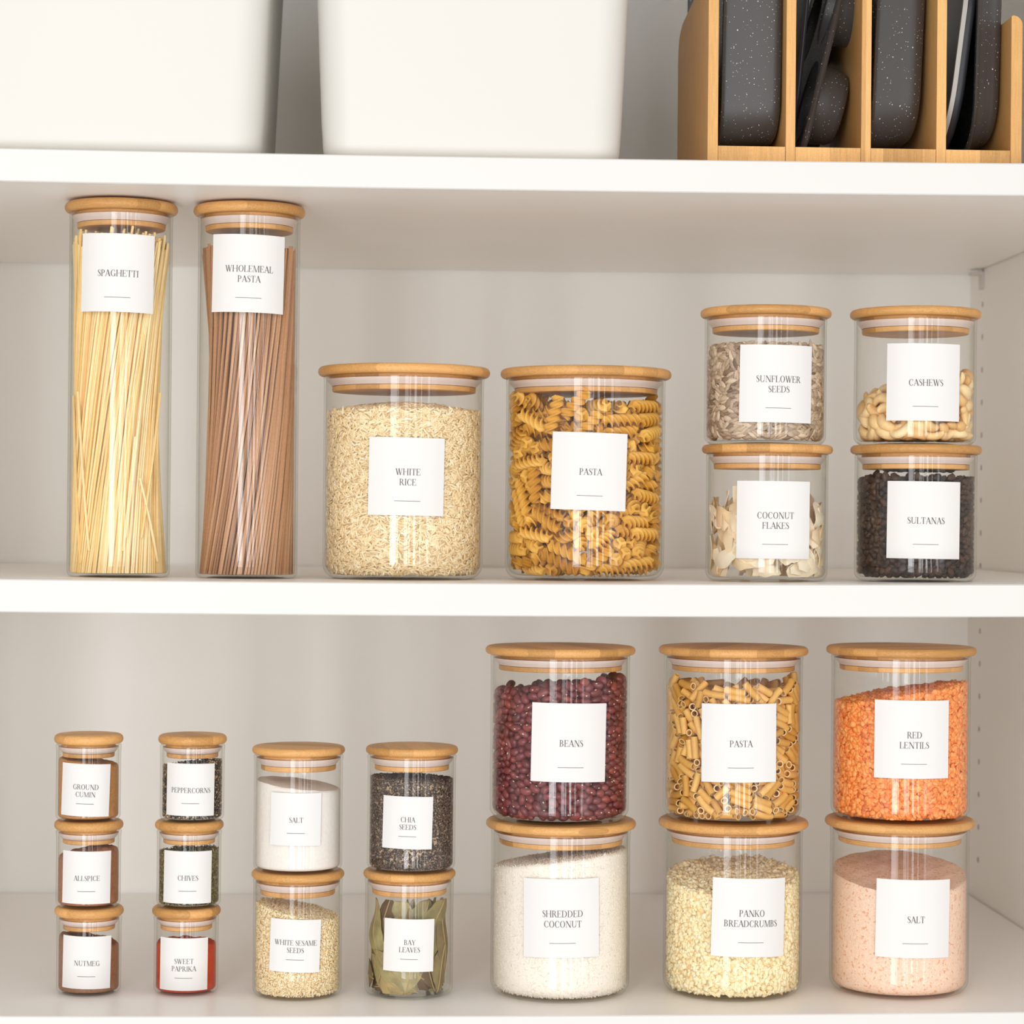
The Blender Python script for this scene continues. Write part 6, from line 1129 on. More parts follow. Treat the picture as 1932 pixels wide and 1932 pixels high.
208,-70,335,34,-18,-72,-218,-20,338,18,39,-65,205,-70,275,-33,-47,-16,-207,-70,59,-33,27,-35,-196,-70,171,25,-18,94,79,-169,348,-20,85,-46,-197,-69,220,12,20,-88,-196,-69,197,-95,7,25,211,-69,97,0,61,-47,-98,-169,345,6,-17,73,-210,-68,276,44,-66,-20,207,-68,69,58,65,19,
206,-68,256,-58,79,5,194,-68,39,-60,53,-40,202,-68,244,-8,33,-86,201,-68,111,53,80,-2,212,-68,162,-67,-47,27,16,-168,352,-10,98,12,199,-68,20,-4,67,42,-212,-68,121,-51,-27,73,-200,-67,123,23,-47,-57,-205,-17,358,17,1,-45,202,-67,84,-60,-6,30,106,-167,342,8,-7,-63,
206,-15,359,-4,-71,-67,-200,-65,93,55,-45,6,209,-65,222,41,23,-69,64,-164,345,42,8,23,-196,-63,150,-93,-28,3,-20,-163,360,-3,59,79,213,-63,179,-39,46,-59,-66,-163,362,-88,-14,6,45,-162,355,34,24,-87,-124,-162,350,29,91,28,213,-62,53,-45,35,-71,-196,-62,136,11,-41,-89,
-203,-60,281,6,64,25,102,-160,363,-12,-11,83,198,-59,52,-30,20,-91,-214,-59,42,-16,-68,25,-202,-59,319,84,49,11,122,-159,360,7,-10,45,125,-159,349,-15,-6,53,-57,-159,343,-60,-7,-6,-210,-58,212,-16,48,41,-211,-58,171,24,15,82,-199,-58,232,-19,8,79,-73,-158,354,-98,-11,-2,
207,-57,34,8,23,-54,-215,-57,235,-53,-59,56,-103,-157,357,-13,0,97,198,-56,266,97,14,12,202,-56,310,-95,-13,-23,74,-156,358,94,-6,-2,-112,-155,344,16,-12,70,-209,-55,68,-50,33,-30,202,-55,81,-52,3,17,-216,-55,255,23,55,57,-89,-155,339,-7,20,-31,0,-205,207,-13,-15,-92,
-200,-54,306,88,7,37,2,-204,305,1,-36,61,-216,-54,145,51,-27,-56,-205,-53,242,69,-63,15,207,-53,15,25,-45,-50,-201,-53,32,-30,20,88,-24,-203,192,70,14,-25,216,-53,204,-16,56,-51,200,-53,278,19,-9,46,-16,-202,108,-74,45,-14,17,-202,279,-3,12,-39,209,-52,93,1,13,38,
15,-202,14,15,75,-56,107,-152,353,15,-5,11,216,-52,124,48,51,40,15,-202,263,50,52,66,-30,-202,267,-81,-43,-33,-7,-152,365,13,-6,-15,-30,-202,247,-43,-71,-10,-200,-52,87,9,79,39,201,-52,114,58,78,-16,-19,-202,231,-49,74,-14,-203,-51,218,14,21,95,28,-201,99,64,1,0,
200,-51,196,22,6,82,-200,-51,51,38,46,-76,200,-51,222,-35,-80,-45,-214,-51,99,-8,25,79,-33,-200,13,-13,-84,-50,210,-50,299,12,33,-48,-31,-200,211,90,-5,-12,16,-199,64,-87,-14,15,13,-199,299,-26,-39,84,4,-199,221,5,16,-91,217,-49,282,61,-51,-53,-78,-149,362,-32,-2,-5,
7,-199,54,-23,-77,-42,-217,-49,189,-34,-52,58,12,-199,232,-2,-25,89,-22,-198,171,-28,-28,-89,-41,-198,111,-9,56,79,48,-198,110,-65,70,26,140,-148,355,-19,-3,-68,214,-48,154,-57,79,-4,203,-48,320,21,3,-95,43,-197,290,-18,30,-92,-217,-47,307,49,66,44,-204,-47,13,-31,1,-72,
-23,-197,307,-92,32,10,-201,-47,129,3,96,-25,-32,-197,46,78,12,-20,33,-197,322,-16,31,26,-208,-47,333,48,-28,-54,29,-197,256,-90,34,-10,-8,-197,247,-41,35,-65,50,-197,34,2,80,-58,-207,-46,254,19,45,77,201,-46,128,-86,-39,12,207,-46,140,-43,-67,14,116,-146,338,6,17,94,
-85,-146,347,94,-11,-22,48,-196,89,-17,98,-1,-2,-196,84,-6,-77,61,2,-196,127,40,28,-86,69,-146,364,98,3,-1,44,-195,142,30,88,4,50,-195,237,-82,-5,52,212,-45,104,3,-3,-85,36,-145,365,60,-77,-15,21,-195,130,-31,30,84,-201,-45,203,-30,-84,18,18,-195,185,3,-9,89,
2,-195,193,-61,72,27,46,-195,329,12,21,68,-41,-194,257,60,-62,-48,-204,-44,67,-79,30,-36,-53,-194,301,43,6,80,47,-194,261,-14,47,71,0,-194,171,-95,25,3,202,-44,31,21,-25,51,35,-194,178,-4,2,-33,53,-194,48,-55,-9,5,204,-44,77,-15,83,-52,59,-194,251,-58,76,-23,
200,-43,182,-25,-78,24,-24,-193,334,33,70,-49,-48,-193,320,-34,16,-14,31,-193,122,-3,-21,24,-3,-193,278,-20,52,14,19,-193,92,-82,11,25,28,-193,311,-1,16,-54,-60,-193,130,-84,4,-40,-11,-193,181,13,98,5,62,-193,126,19,91,32,-42,-193,243,-20,7,-96,45,-193,167,43,-30,-11,
-67,-193,256,6,1,-98,-12,-193,102,-83,-13,-27,-45,-193,275,-5,-25,-21,-216,-42,270,39,79,3,25,-192,203,-27,16,84,217,-42,61,15,-47,-53,-25,-192,192,-82,-12,-19,66,-192,20,-4,85,-50,213,-42,168,86,33,36,64,-192,168,30,-10,-29,-3,-192,142,88,8,12,-33,-192,120,69,-24,-7,
-11,-192,225,-55,77,28,10,-192,328,35,-11,-90,-72,-191,30,-18,-9,-15,-215,-41,84,-69,62,-32,-205,-41,35,-33,56,67,29,-191,146,-20,17,95,21,-191,296,-69,56,18,-212,-41,109,5,7,87,211,-41,200,-42,-80,8,67,-191,265,4,14,97,-74,-191,267,90,-4,22,-25,-191,213,67,2,-19,
-34,-141,365,-82,-55,-7,201,-41,293,45,-87,5,-52,-191,73,-54,20,5,32,-190,107,1,-86,-49,-63,-190,97,4,15,-97,-10,-190,268,-49,-28,-82,-44,-190,85,-12,-78,58,-47,-190,134,24,-45,-19,-49,-190,150,15,6,-98,-44,-190,228,47,-31,-62,51,-190,70,16,-84,-49,7,-190,249,-62,42,-21,
3,-190,158,-20,-68,69,67,-190,184,-76,-33,27,-214,-40,294,-65,73,15,-219,-40,46,66,10,-67,-208,-39,317,-11,-16,-88,218,-39,312,68,-34,-58,-14,-189,318,19,-9,77,-27,-189,290,-6,-11,22,-70,-189,283,-5,95,13,34,-189,233,35,-14,-91,46,-189,225,-72,-62,12,-112,-139,362,-27,-20,45,
217,-39,249,22,70,22,-140,-139,351,92,-23,-16,-53,-189,169,-25,-43,83,33,-189,270,54,-72,-2,27,-189,246,62,65,42,-53,-189,332,92,-13,-22,119,-138,360,60,-2,7,206,-38,58,-67,54,-49,-42,-188,163,35,89,22,208,-38,223,71,-53,-14,-22,-188,263,-55,54,18,-76,-188,177,-56,-81,-10,
-26,-188,132,74,21,-37,44,-188,301,-18,-97,-3,-215,-38,205,-44,53,-56,68,-188,152,-76,4,12,77,-188,35,-4,-56,-80,13,-188,208,90,27,2,-143,-137,363,12,31,57,33,-187,217,-31,-13,42,202,-37,266,-9,-3,98,-66,-187,201,-40,-40,56,-214,-37,179,-1,76,36,219,-37,141,62,50,41,
218,-37,36,-16,-45,40,34,-187,287,41,11,85,-211,-36,160,78,58,0,-43,-186,305,46,18,71,-60,-186,186,46,6,65,44,-186,184,3,18,-12,202,-35,277,10,-96,-22,-25,-185,157,67,30,-51,16,-185,165,-55,37,26,-204,-35,279,-36,4,-69,51,-185,313,-54,15,1,-84,-185,12,-51,31,-11,
76,-185,294,48,-71,-37,82,-185,74,-4,1,-90,70,-185,285,32,-80,-32,-217,-35,135,52,80,15,-2,-185,335,74,10,36,-76,-185,189,8,1,-71,-74,-185,211,-53,83,-11,-64,-134,364,-8,-19,96,-89,-134,365,-26,-20,93,9,-184,315,36,79,39,-48,-184,201,51,-2,-49,18,-184,280,-63,-44,-48,
59,-184,276,86,9,-23,-8,-183,305,-82,50,1,-126,-133,363,11,13,-81,-8,-183,210,-15,46,86,214,-33,189,53,-82,-15,66,-183,337,3,-21,-59,70,-183,137,-76,25,7,206,-33,329,-42,-47,-16,-131,-132,339,-63,43,-1,54,-182,192,3,23,34,147,-132,358,45,86,-16,65,-182,117,-33,81,31,
88,-182,322,87,46,-1,-29,-182,303,-63,74,5,-203,-32,150,10,90,-38,87,-182,162,-30,4,10,-90,-182,96,-59,60,-17,-25,-182,191,79,11,-18,205,-32,122,24,17,-48,7,-131,365,-75,63,-2,31,-181,329,-10,13,62,218,-31,221,5,48,48,-79,-181,201,68,-68,-14,-29,-181,328,26,-14,10,
88,-181,129,-59,45,30,86,-181,307,77,57,25,-205,-30,264,55,82,4,112,-130,344,45,-87,7,-81,-180,321,-14,3,-98,129,-130,349,72,15,63,-68,-180,110,5,59,79,-220,-30,236,1,-70,31,76,-180,90,73,28,-11,-206,-30,56,-73,21,-35,-52,-180,246,-13,16,-95,-77,-180,271,-78,0,-1,
-85,-180,52,53,-6,-26,-89,-180,230,-24,95,9,55,-180,236,-79,32,-1,54,-179,157,55,6,4,45,-179,209,31,6,-93,204,-29,241,74,11,33,-81,-179,152,-27,-35,11,24,-129,365,-65,73,-4,-74,-179,222,-32,-9,91,88,-179,60,37,24,17,88,-179,46,-19,46,-85,215,-29,20,-30,-23,74,
67,-179,225,14,37,-57,-48,-179,178,-21,-57,77,-203,-29,93,-67,-51,45,94,-179,254,-42,-10,65,-12,-128,364,19,-5,-47,-210,-28,117,1,-27,-84,-52,-178,285,-25,-40,64,158,-128,349,17,-15,-8,206,-28,256,10,3,17,-53,-178,220,27,23,-47,204,-28,303,-13,97,-1,-63,-178,141,-68,-32,-58,
-101,-178,135,6,-6,-97,85,-178,173,8,8,62,74,-178,328,-12,-3,71,-123,-127,347,86,-31,-26,-81,-177,88,-84,18,-16,-220,-27,286,-58,64,-25,-221,-27,39,-64,-32,-68,101,-177,150,2,-96,-23,102,-127,365,-4,-5,-85,77,-127,365,3,10,-32,86,-177,105,-1,-38,-90,95,-176,299,-85,-51,-8,
-91,-176,125,-23,7,83,64,-176,212,29,9,-85,79,-176,198,27,31,-53,85,-176,263,37,62,9,-90,-175,69,-53,26,-11,72,-175,311,-38,85,24,70,-175,257,1,28,-9,73,-175,242,15,8,63,62,-175,174,-14,-75,-60,209,-25,78,-46,-6,65,-93,-175,259,-87,-4,-14,-108,-174,157,9,-90,29,
103,-174,64,35,-90,-17,97,-174,274,-56,-46,22,-106,-174,28,23,62,65,56,-174,321,-88,32,7,-58,-174,327,1,-69,-70,-212,-23,168,11,91,-5,64,-173,292,-27,58,-71,-95,-173,307,16,7,-42,206,-23,163,38,-16,-72,-77,-173,302,-43,-85,-24,115,-123,355,17,-17,-90,96,-172,239,-26,1,43,
108,-172,28,-17,85,-48,97,-172,178,-18,-11,-95,-213,-22,242,-52,-3,-64,-86,-172,282,-21,-12,-32,-72,-172,243,54,79,26,49,-122,366,32,85,39,-214,-21,92,25,-69,-44,208,-21,62,3,-33,-32,110,-171,275,-51,17,81,-87,-171,249,-14,97,3,68,-171,272,-26,-30,-88,-118,-121,357,4,16,-38,
214,-21,205,-46,38,-41,-99,-171,110,12,96,-10,88,-170,217,27,1,88,95,-170,332,-16,-94,-25,91,-170,203,73,-57,-34,-219,-20,177,23,78,-4,-88,-170,157,-35,44,60,218,-20,98,-77,-60,2,221,-19,230,18,70,16,-215,-19,312,-40,-86,-5,-98,-169,332,-82,56,-4,-47,-119,365,-11,-6,1,
82,-169,231,-8,32,-77,110,-169,319,53,-75,-37,114,-169,200,-88,-34,-9,-222,-18,195,-61,-10,72,113,-168,212,-33,87,29,-79,-168,174,-70,22,-22,-217,-18,220,31,74,39,218,-18,265,9,-6,-67,-92,-168,191,-63,64,1,212,-18,296,7,-14,-48,222,-18,82,57,55,34,91,-168,117,-83,2,39,
-209,-18,11,-79,-54,24,205,-18,326,17,-65,7,222,-18,124,35,-52,-53,-73,-168,293,53,-17,-13,-211,-17,26,49,-64,-25,222,-17,177,-13,58,-40,88,-167,144,-6,-70,-54,111,-166,294,72,46,29,204,-16,109,39,33,60,-118,-166,199,-47,2,-69,-118,-166,87,-4,9,1,-217,-16,327,26,9,-80,
-148,-116,351,-5,77,-48,119,-166,244,-49,-12,83,-104,-165,172,-29,-22,92,80,-165,187,44,29,13,102,-165,311,18,-10,76,99,-165,223,40,29,67,157,-115,355,74,42,-14,-113,-165,288,11,-94,-27,-209,-15,39,-43,39,-47,95,-165,192,-10,-95,0,218,-15,110,75,64,-7,107,-165,247,-65,65,-37,
97,-165,163,-5,91,38,94,-165,291,15,-4,66,-119,-165,40,18,91,7,80,-164,306,16,-85,-47,220,-14,64,-68,53,-40,-221,-14,96,-63,7,75,213,-14,148,51,83,8,-95,-164,206,-60,66,2,-117,-163,113,-14,-8,91,-106,-163,246,42,-77,-41,221,-13,315,17,-75,-1,110,-163,87,-8,42,-84,
-218,-13,277,-68,-68,-5,164,-113,337,0,9,8,-106,-163,213,35,-6,-73,206,-12,26,56,77,17,209,-12,272,-11,-16,78,-222,-12,253,42,-68,-14,217,-12,47,-25,-36,41,-117,-162,241,-6,27,-8,-103,-162,301,32,-6,57,-205,-11,147,-29,59,-35,110,-161,148,6,44,-59,-208,-11,287,-2,-52,76,
118,-161,270,-56,67,26,120,-161,37,-82,-2,40,114,-161,334,46,87,-4,-218,-11,147,-30,-11,67,218,-10,162,29,-30,-73,-111,-160,269,36,-16,-76,125,-160,11,73,26,31,-222,-10,66,-58,-59,41,-222,-10,120,36,-40,-57,123,-160,97,-9,20,-96,222,-10,287,-55,-60,29,120,-160,128,-51,70,-46,
207,-10,83,43,18,28,125,-160,231,18,94,-3,-209,-10,117,-42,27,64,108,-159,117,-39,42,-80,215,-9,130,70,64,11,211,-9,185,10,52,26,97,-159,274,66,-38,-63,-110,-158,181,8,-16,6,-123,-158,324,-11,-98,-1,-130,-158,155,1,-40,85,-119,-158,62,-15,63,53,-111,-158,148,39,-10,-5,
150,-108,361,-18,69,-62,-99,-158,262,-19,24,70,-90,-108,364,-56,-79,16,110,-158,136,-9,52,-69,-213,-7,193,42,77,-45,221,-7,36,37,-28,-61,131,-157,256,-26,-7,-13,222,-6,202,44,-34,-59,109,-106,370,-96,23,-4,-119,-156,99,-67,-9,-22,-108,-156,197,-44,-56,57,119,-156,74,27,-81,-45,
122,-156,190,98,1,-7,-126,-156,122,-63,-72,25,-165,-106,349,60,48,-54,49,-106,364,-6,-19,97,127,-156,53,-16,30,-92,-205,-6,74,-35,-17,64,81,-106,364,4,20,87,-96,-156,230,31,-16,82,-74,-106,365,-68,-71,15,220,-5,23,-72,49,-37,212,-5,283,15,14,54,-133,-155,186,-73,-48,-25,
-222,-5,304,-29,-47,52,222,-5,239,-74,-23,60,211,-5,330,15,-41,-21,-218,-4,134,59,78,-8,-207,-4,208,-48,-14,-7,134,-154,198,68,-71,3,112,-153,205,-36,64,-65,110,-153,264,19,30,-86,-214,-3,79,53,-45,-59,124,-103,365,23,96,-2,-124,-153,234,21,14,70,124,-153,146,56,-51,-56,
-44,-102,364,-19,7,-7,-113,-152,313,6,-19,-90,-222,-2,48,-23,-63,42,-212,-2,60,48,28,72,-111,-152,164,-10,-36,83,-210,-1,319,23,-56,76,20,-101,364,11,-17,-93,-222,-1,25,-58,-57,40,-130,-151,274,4,-54,14,206,-1,260,82,-49,-26,-2,-101,365,-29,93,-10,127,-151,242,14,-28,-50,
-135,-151,211,62,66,-20,-113,-151,292,-85,22,31,118,-151,166,16,28,-71,-110,-101,364,-17,-11,72,-115,-150,255,-12,-11,69,222,0,148,59,-49,-41,142,-99,354,-60,-65,11,213,1,312,-37,40,-58,-125,-149,170,25,-9,-61,-130,-149,69,-24,56,66,222,1,322,43,-65,-18,108,-149,294,67,-22,68,
136,-148,80,-9,-87,0,-206,2,218,96,-5,21,220,2,363,-53,36,-70,-113,-148,226,16,-4,-56,-113,-148,334,-89,-15,28,-141,-148,140,-22,4,69,139,-147,174,-57,-3,26,142,-147,271,24,-5,-95,-154,-97,360,-81,5,-10,-222,3,89,2,-63,-28,212,3,137,44,-88,7,-222,3,346,-60,6,-73,
-121,-147,267,29,-42,-62,-139,-147,244,-41,-8,45,115,-147,182,15,40,-83,-208,3,168,28,-34,-76,-119,-146,139,77,-1,-50,-136,-146,330,-13,-29,-60,139,-146,111,15,-20,7,208,4,229,-4,-7,-91,-130,-146,181,-34,88,12,-122,-146,212,-59,46,-19,138,-145,156,28,-8,-79,212,5,98,7,-16,87,
126,-145,224,46,-4,-77,-222,5,228,-49,52,-50,-134,-145,129,14,-45,-43,211,6,210,19,83,35,-221,6,256,48,-66,-20,120,-144,305,-77,-42,35,-137,-143,289,25,-14,26,131,-143,282,62,-43,-59,208,7,341,42,-47,-74,-216,7,155,-5,3,58,-135,-143,228,21,31,66,-211,7,240,61,71,31,
-206,7,293,-84,46,-24,-142,-93,349,89,-35,8,-211,8,270,-67,-59,21,141,-142,187,5,-21,-27,222,8,338,-55,-23,71,-131,-142,305,-57,65,46,-117,-141,318,-24,87,-33,-134,-141,99,53,9,-39,211,9,120,-72,67,1,-142,-141,153,-76,17,-23,146,-140,311,-55,80,-16,-222,10,170,-42,55,-41,
207,10,53,-5,-13,71,133,-140,323,-25,33,-81,212,10,83,-42,-74,-47,139,-140,241,45,42,71,-18,-90,365,-5,-8,-96,-146,-139,220,57,70,26,-147,-139,193,63,44,-37,209,11,66,-1,-29,59,147,-139,140,-11,87,-22,173,-89,342,-15,9,44,130,-139,133,-14,79,-48,144,-139,49,11,58,-61,
-211,12,22,69,-63,-9,208,12,156,74,65,9,-213,12,111,-40,47,-5,210,12,40,-36,-46,55,43,-88,373,2,0,-63,-145,-138,333,12,-43,-32,-215,12,353,-49,55,-16,129,-137,268,-40,-73,-15,86,-87,365,5,10,-42,-129,-137,257,56,-53,-45,142,-137,214,-17,14,-22,222,14,244,18,61,24,
-145,-86,358,-93,23,-23,139,-136,122,26,-13,-84,-141,-136,275,97,14,-16,-168,-86,351,-47,-76,-43,221,14,62,-8,76,0,219,14,195,-70,-60,-35,-151,-136,83,58,-25,37,133,-136,166,-36,90,12,-145,-135,56,-30,65,42,-151,-135,230,-74,55,-24,214,15,28,-52,78,-11,222,15,107,10,-69,1,
-123,-135,203,-78,-2,-33,-220,15,98,4,53,49,168,-84,356,-63,69,-22,222,16,177,56,57,41,211,17,177,-40,64,-8,-220,17,208,50,-7,74,-59,-83,364,-4,20,97,-209,17,254,-66,69,-1,61,-83,364,-91,-33,8,206,17,219,12,-9,-79,-215,17,58,-79,50,34,-212,17,323,-37,-34,31,
-222,17,274,45,38,58,137,-133,302,22,-14,76,219,17,273,-14,42,-40,-205,18,76,-70,45,-51,-207,18,178,69,41,25,-220,18,46,-33,-73,16,209,18,268,26,49,63,-152,-132,137,18,-15,-96,131,-132,315,10,16,-69,142,-131,107,-29,-51,17,-222,19,146,-25,53,-52,148,-131,233,-53,-70,43,
-213,19,307,28,17,-74,-205,19,7,-78,-57,20,149,-131,183,53,80,17,-206,19,45,-52,-79,-12,-140,-131,246,13,71,19,205,20,339,19,-87,-32,152,-130,98,47,3,-71,-148,-130,203,89,2,19,143,-130,333,-30,33,-81,-221,20,294,57,31,57,212,20,208,27,-33,-10,130,-129,199,9,-70,-45,
213,21,237,20,-52,-57,153,-79,358,-44,-72,34,218,22,303,64,73,18,-138,-128,154,-79,26,-40,-144,-128,180,78,-10,-5,-157,-128,333,88,-32,32,159,-128,16,26,-84,-26,157,-128,46,-50,66,30,-149,-128,162,40,88,-19,-153,-127,260,-16,47,86,-155,-127,245,75,52,-11,144,-127,278,48,-9,-24,
135,-77,365,-78,-60,12,138,-127,257,-26,47,-27,142,-127,293,-61,63,-4,204,23,148,-3,20,-41,212,23,16,-86,-32,-36,-146,-127,295,68,68,13,-101,-76,365,6,13,96,-221,24,195,58,23,68,-188,-76,355,-57,61,0,157,-126,211,-89,-25,36,159,-125,120,72,-60,-29,-211,25,95,33,75,44,
-8,-75,371,2,3,-44,209,25,252,92,25,-26,147,-124,264,41,44,76,207,26,94,48,34,-79,7,-74,364,20,-3,-40,210,26,135,-2,92,17],
'sultana': [-18,-216,369,29,-49,59,30,-215,353,45,34,-4,34,-213,380,81,7,-6,6,-212,375,-36,5,-88,-50,-211,359,49,18,-40,60,-209,356,18,-82,51,-39,-208,385,-59,-2,71,-66,-202,385,-55,73,20,63,-202,378,1,-31,-59,96,-195,384,82,25,14,85,-195,362,24,9,-17,-114,-184,353,61,-18,6,
115,-180,370,-50,84,-3,-119,-179,378,96,-18,-11,-90,-179,375,-53,80,16,130,-170,355,20,-46,29,13,-216,194,-53,2,21,11,-216,271,50,16,-25,15,-216,141,-31,-58,-73,-14,-216,83,-32,61,70,6,-216,314,-26,-70,64,-140,-165,360,71,-34,-32,13,-215,35,-54,32,76,32,-215,71,78,-9,41,
-18,-215,220,-11,92,29,30,-214,245,83,17,4,-23,-214,195,28,-23,10,-32,-214,31,-67,-12,-48,29,-214,110,11,0,19,-36,-214,141,-58,-48,-25,-23,-213,113,-10,52,-19,3,-213,64,-69,37,-13,-13,-213,289,96,-19,17,-31,-213,240,-35,35,85,33,-213,288,14,9,17,-31,-213,338,39,-17,-89,
15,-212,88,-11,7,92,-27,-212,310,-39,-83,-36,-44,-212,76,-81,-18,-29,4,-212,351,-9,14,-89,-9,-212,38,28,78,23,-24,-212,58,40,89,18,-3,-212,246,-18,40,74,-10,-212,178,-29,91,18,-40,-212,274,-7,-62,-22,30,-212,214,77,-12,-59,48,-211,265,-64,-12,23,-7,-211,128,89,-41,-16,
42,-210,27,6,-93,-28,16,-210,170,13,-17,-90,47,-210,133,94,18,20,-11,-210,153,-36,-46,76,57,-209,47,4,-49,-84,10,-209,224,71,43,54,49,-209,328,-79,-44,-17,51,-209,158,17,17,18,-57,-209,302,0,-53,83,42,-209,183,-16,25,47,-40,-209,167,-18,29,79,-56,-209,243,39,38,-75,
57,-209,203,26,-49,79,58,-209,305,59,-9,5,-16,-208,265,86,46,-5,22,-207,331,76,-59,-12,-46,-207,101,-17,96,5,-9,-207,332,-30,-32,37,1,-207,106,64,75,-8,51,-206,93,-51,84,-12,-64,-205,26,3,66,71,-126,-155,376,18,68,69,-67,-205,153,96,-1,-23,-42,-204,211,-49,-31,55,
-62,-204,51,19,3,-94,62,-204,116,-45,86,-13,71,-203,224,14,-77,-6,57,-203,71,-23,-35,89,30,-203,309,13,18,72,-49,-202,187,61,-76,9,-4,-201,12,68,70,-10,-50,-201,125,-10,-28,44,-154,-151,386,50,-24,68,-67,-200,85,29,-77,-28,32,-199,150,22,-69,-53,21,-199,12,60,77,-7,
48,-199,230,-68,-72,-10,-49,-199,323,44,-87,17,85,-199,255,56,-12,58,78,-199,146,97,-18,9,10,-198,297,-13,-45,57,-79,-198,328,35,88,14,-70,-198,177,-61,-15,61,80,-197,102,-49,82,-20,-82,-197,214,12,4,-52,-72,-197,132,31,14,68,-73,-197,363,-90,-41,5,85,-197,301,-70,5,-5,
70,-197,274,-63,35,-53,-83,-197,64,-24,-12,12,70,-197,28,59,65,31,-90,-197,36,-12,82,40,27,-196,274,-3,-92,-12,34,-196,51,28,-7,-79,73,-196,170,38,-28,-36,79,-196,339,22,-13,75,-76,-195,280,21,11,49,-88,-195,114,-42,-62,59,-79,-195,237,-12,2,74,154,-145,350,-2,4,73,
-57,-194,266,80,52,7,-81,-194,304,-53,-38,52,83,-194,80,13,-20,-58,80,-194,53,-9,36,84,-91,-193,256,50,-3,-81,-59,-193,344,-69,-70,0,-96,-192,176,-20,-5,-35,95,-192,26,13,38,28,60,-192,250,14,-2,-50,93,-192,216,49,4,58,-94,-191,152,0,23,14,-55,-191,224,87,41,18,
84,-191,126,4,22,-53,64,-191,191,14,-34,36,89,-190,188,26,-42,-41,-64,-190,202,15,-9,-58,-86,-189,347,-3,15,44,61,-189,318,-38,-78,47,-107,-189,303,51,-32,-24,108,-188,114,4,52,-80,106,-188,344,-15,64,-62,105,-188,245,-38,76,23,-65,-188,107,59,49,30,108,-188,142,57,-2,14,
109,-187,318,31,-55,-73,168,-137,368,-26,60,-74,-109,-186,270,-14,-24,-35,95,-186,163,71,-63,27,105,-186,68,93,-9,13,-113,-186,121,-60,-18,-75,110,-185,191,-6,82,10,-106,-185,217,77,13,55,106,-185,45,-80,-56,6,-83,-185,86,-49,48,-62,112,-185,292,-73,-37,14,-102,-184,75,-75,-60,17,
-85,-184,13,-27,21,-30,-101,-183,330,49,-67,-52,-116,-183,240,-78,5,-51,105,-182,92,13,-6,98,-107,-182,52,-8,-15,59,-115,-182,27,-11,-62,-76,82,-182,239,-84,-49,3,-88,-180,194,75,24,-39,-119,-180,192,96,-19,-7,115,-178,220,7,47,47,100,-177,273,-16,2,-85,126,-177,271,81,18,39,
-125,-176,323,48,55,-60,122,-176,28,-91,-29,-5,-100,-175,96,-52,81,-21,130,-175,59,-4,-70,-23,117,-175,163,-64,-65,35,-95,-175,134,45,20,65,129,-174,244,81,20,36,-115,-173,149,6,15,60,-124,-173,89,59,72,32,-120,-172,171,-70,63,-10,-122,-171,67,-5,-15,-93,125,-171,108,6,97,19,
-164,-121,367,-17,-35,-89,-126,-169,216,28,6,-66,-134,-169,279,57,-28,-39,131,-168,198,-15,17,96,116,-167,133,24,-90,-34,-128,-167,129,61,-71,33,137,-167,152,-42,84,17,-128,-167,255,95,9,-9,127,-165,311,-36,-92,-7,142,-165,332,39,-75,-50,139,-164,221,10,-2,43,-142,-164,28,-4,53,64,
-140,-164,106,-21,-32,84,-143,-163,235,50,67,52,170,-113,368,81,-14,11,-119,-163,41,-76,0,38,-165,-112,389,7,-2,45,-144,-162,169,70,14,-68,-118,-162,344,51,53,-43,130,-161,176,-2,15,91,145,-160,75,-79,15,38,145,-160,40,-62,-27,-59,-147,-159,336,54,3,-39,-145,-159,53,28,87,-10,
140,-159,290,-5,15,70,143,-158,127,-70,-64,2,-131,-156,198,9,-1,-96,-148,-155,76,63,-67,8,-144,-153,313,39,-79,-44,153,-153,102,55,50,28,148,-152,268,75,52,25,146,-152,242,-36,-16,-39,-155,-151,209,7,51,63,132,-151,13,54,-62,-31,191,-101,355,-46,-56,36,-156,-151,126,84,-25,-21,
151,-150,178,57,-45,10,-155,-150,263,64,-31,-40,-157,-149,291,51,41,70,-135,-149,140,-72,-9,33,149,-148,311,24,-20,-69,139,-145,201,-8,81,1,153,-144,147,-32,26,-14,-162,-143,99,63,45,61,-155,-143,177,92,-10,18,-160,-142,360,-69,-41,-35,-159,-142,149,-41,-21,-9,151,-141,57,37,-53,19,
179,-91,379,-40,-66,55,-157,-141,29,-35,-61,14,162,-141,227,33,22,-84,164,-140,30,-30,25,-88,-197,-90,374,71,-47,-26,-166,-139,242,-9,-59,74,-159,-139,328,-53,-52,5,160,-138,123,-81,21,-3,157,-138,292,-11,-44,82,165,-138,330,-9,-3,33,-166,-137,54,37,83,35,160,-137,201,30,39,72,
-148,-136,224,43,88,-12,168,-135,79,83,52,-8,168,-135,177,43,10,-77,166,-135,255,9,-16,-97,-167,-133,79,30,13,-73,173,-130,147,47,45,-21,-167,-129,194,-23,92,28,174,-129,54,-39,-30,30,-173,-128,217,-55,33,-47,-173,-128,284,-48,-81,-2,-170,-128,311,44,-46,71,199,-77,365,-23,-61,-69,
-172,-125,345,45,49,3,176,-125,310,-22,76,-56,177,-125,275,73,49,15,-158,-124,127,87,14,-45,175,-122,102,-64,-57,46,-174,-121,174,-76,-59,-20,179,-121,210,57,25,60,173,-121,346,-53,0,-16,-169,-121,33,73,30,28,-175,-121,150,-16,10,71,-175,-119,104,-2,-97,12,-165,-118,263,34,-88,-31,
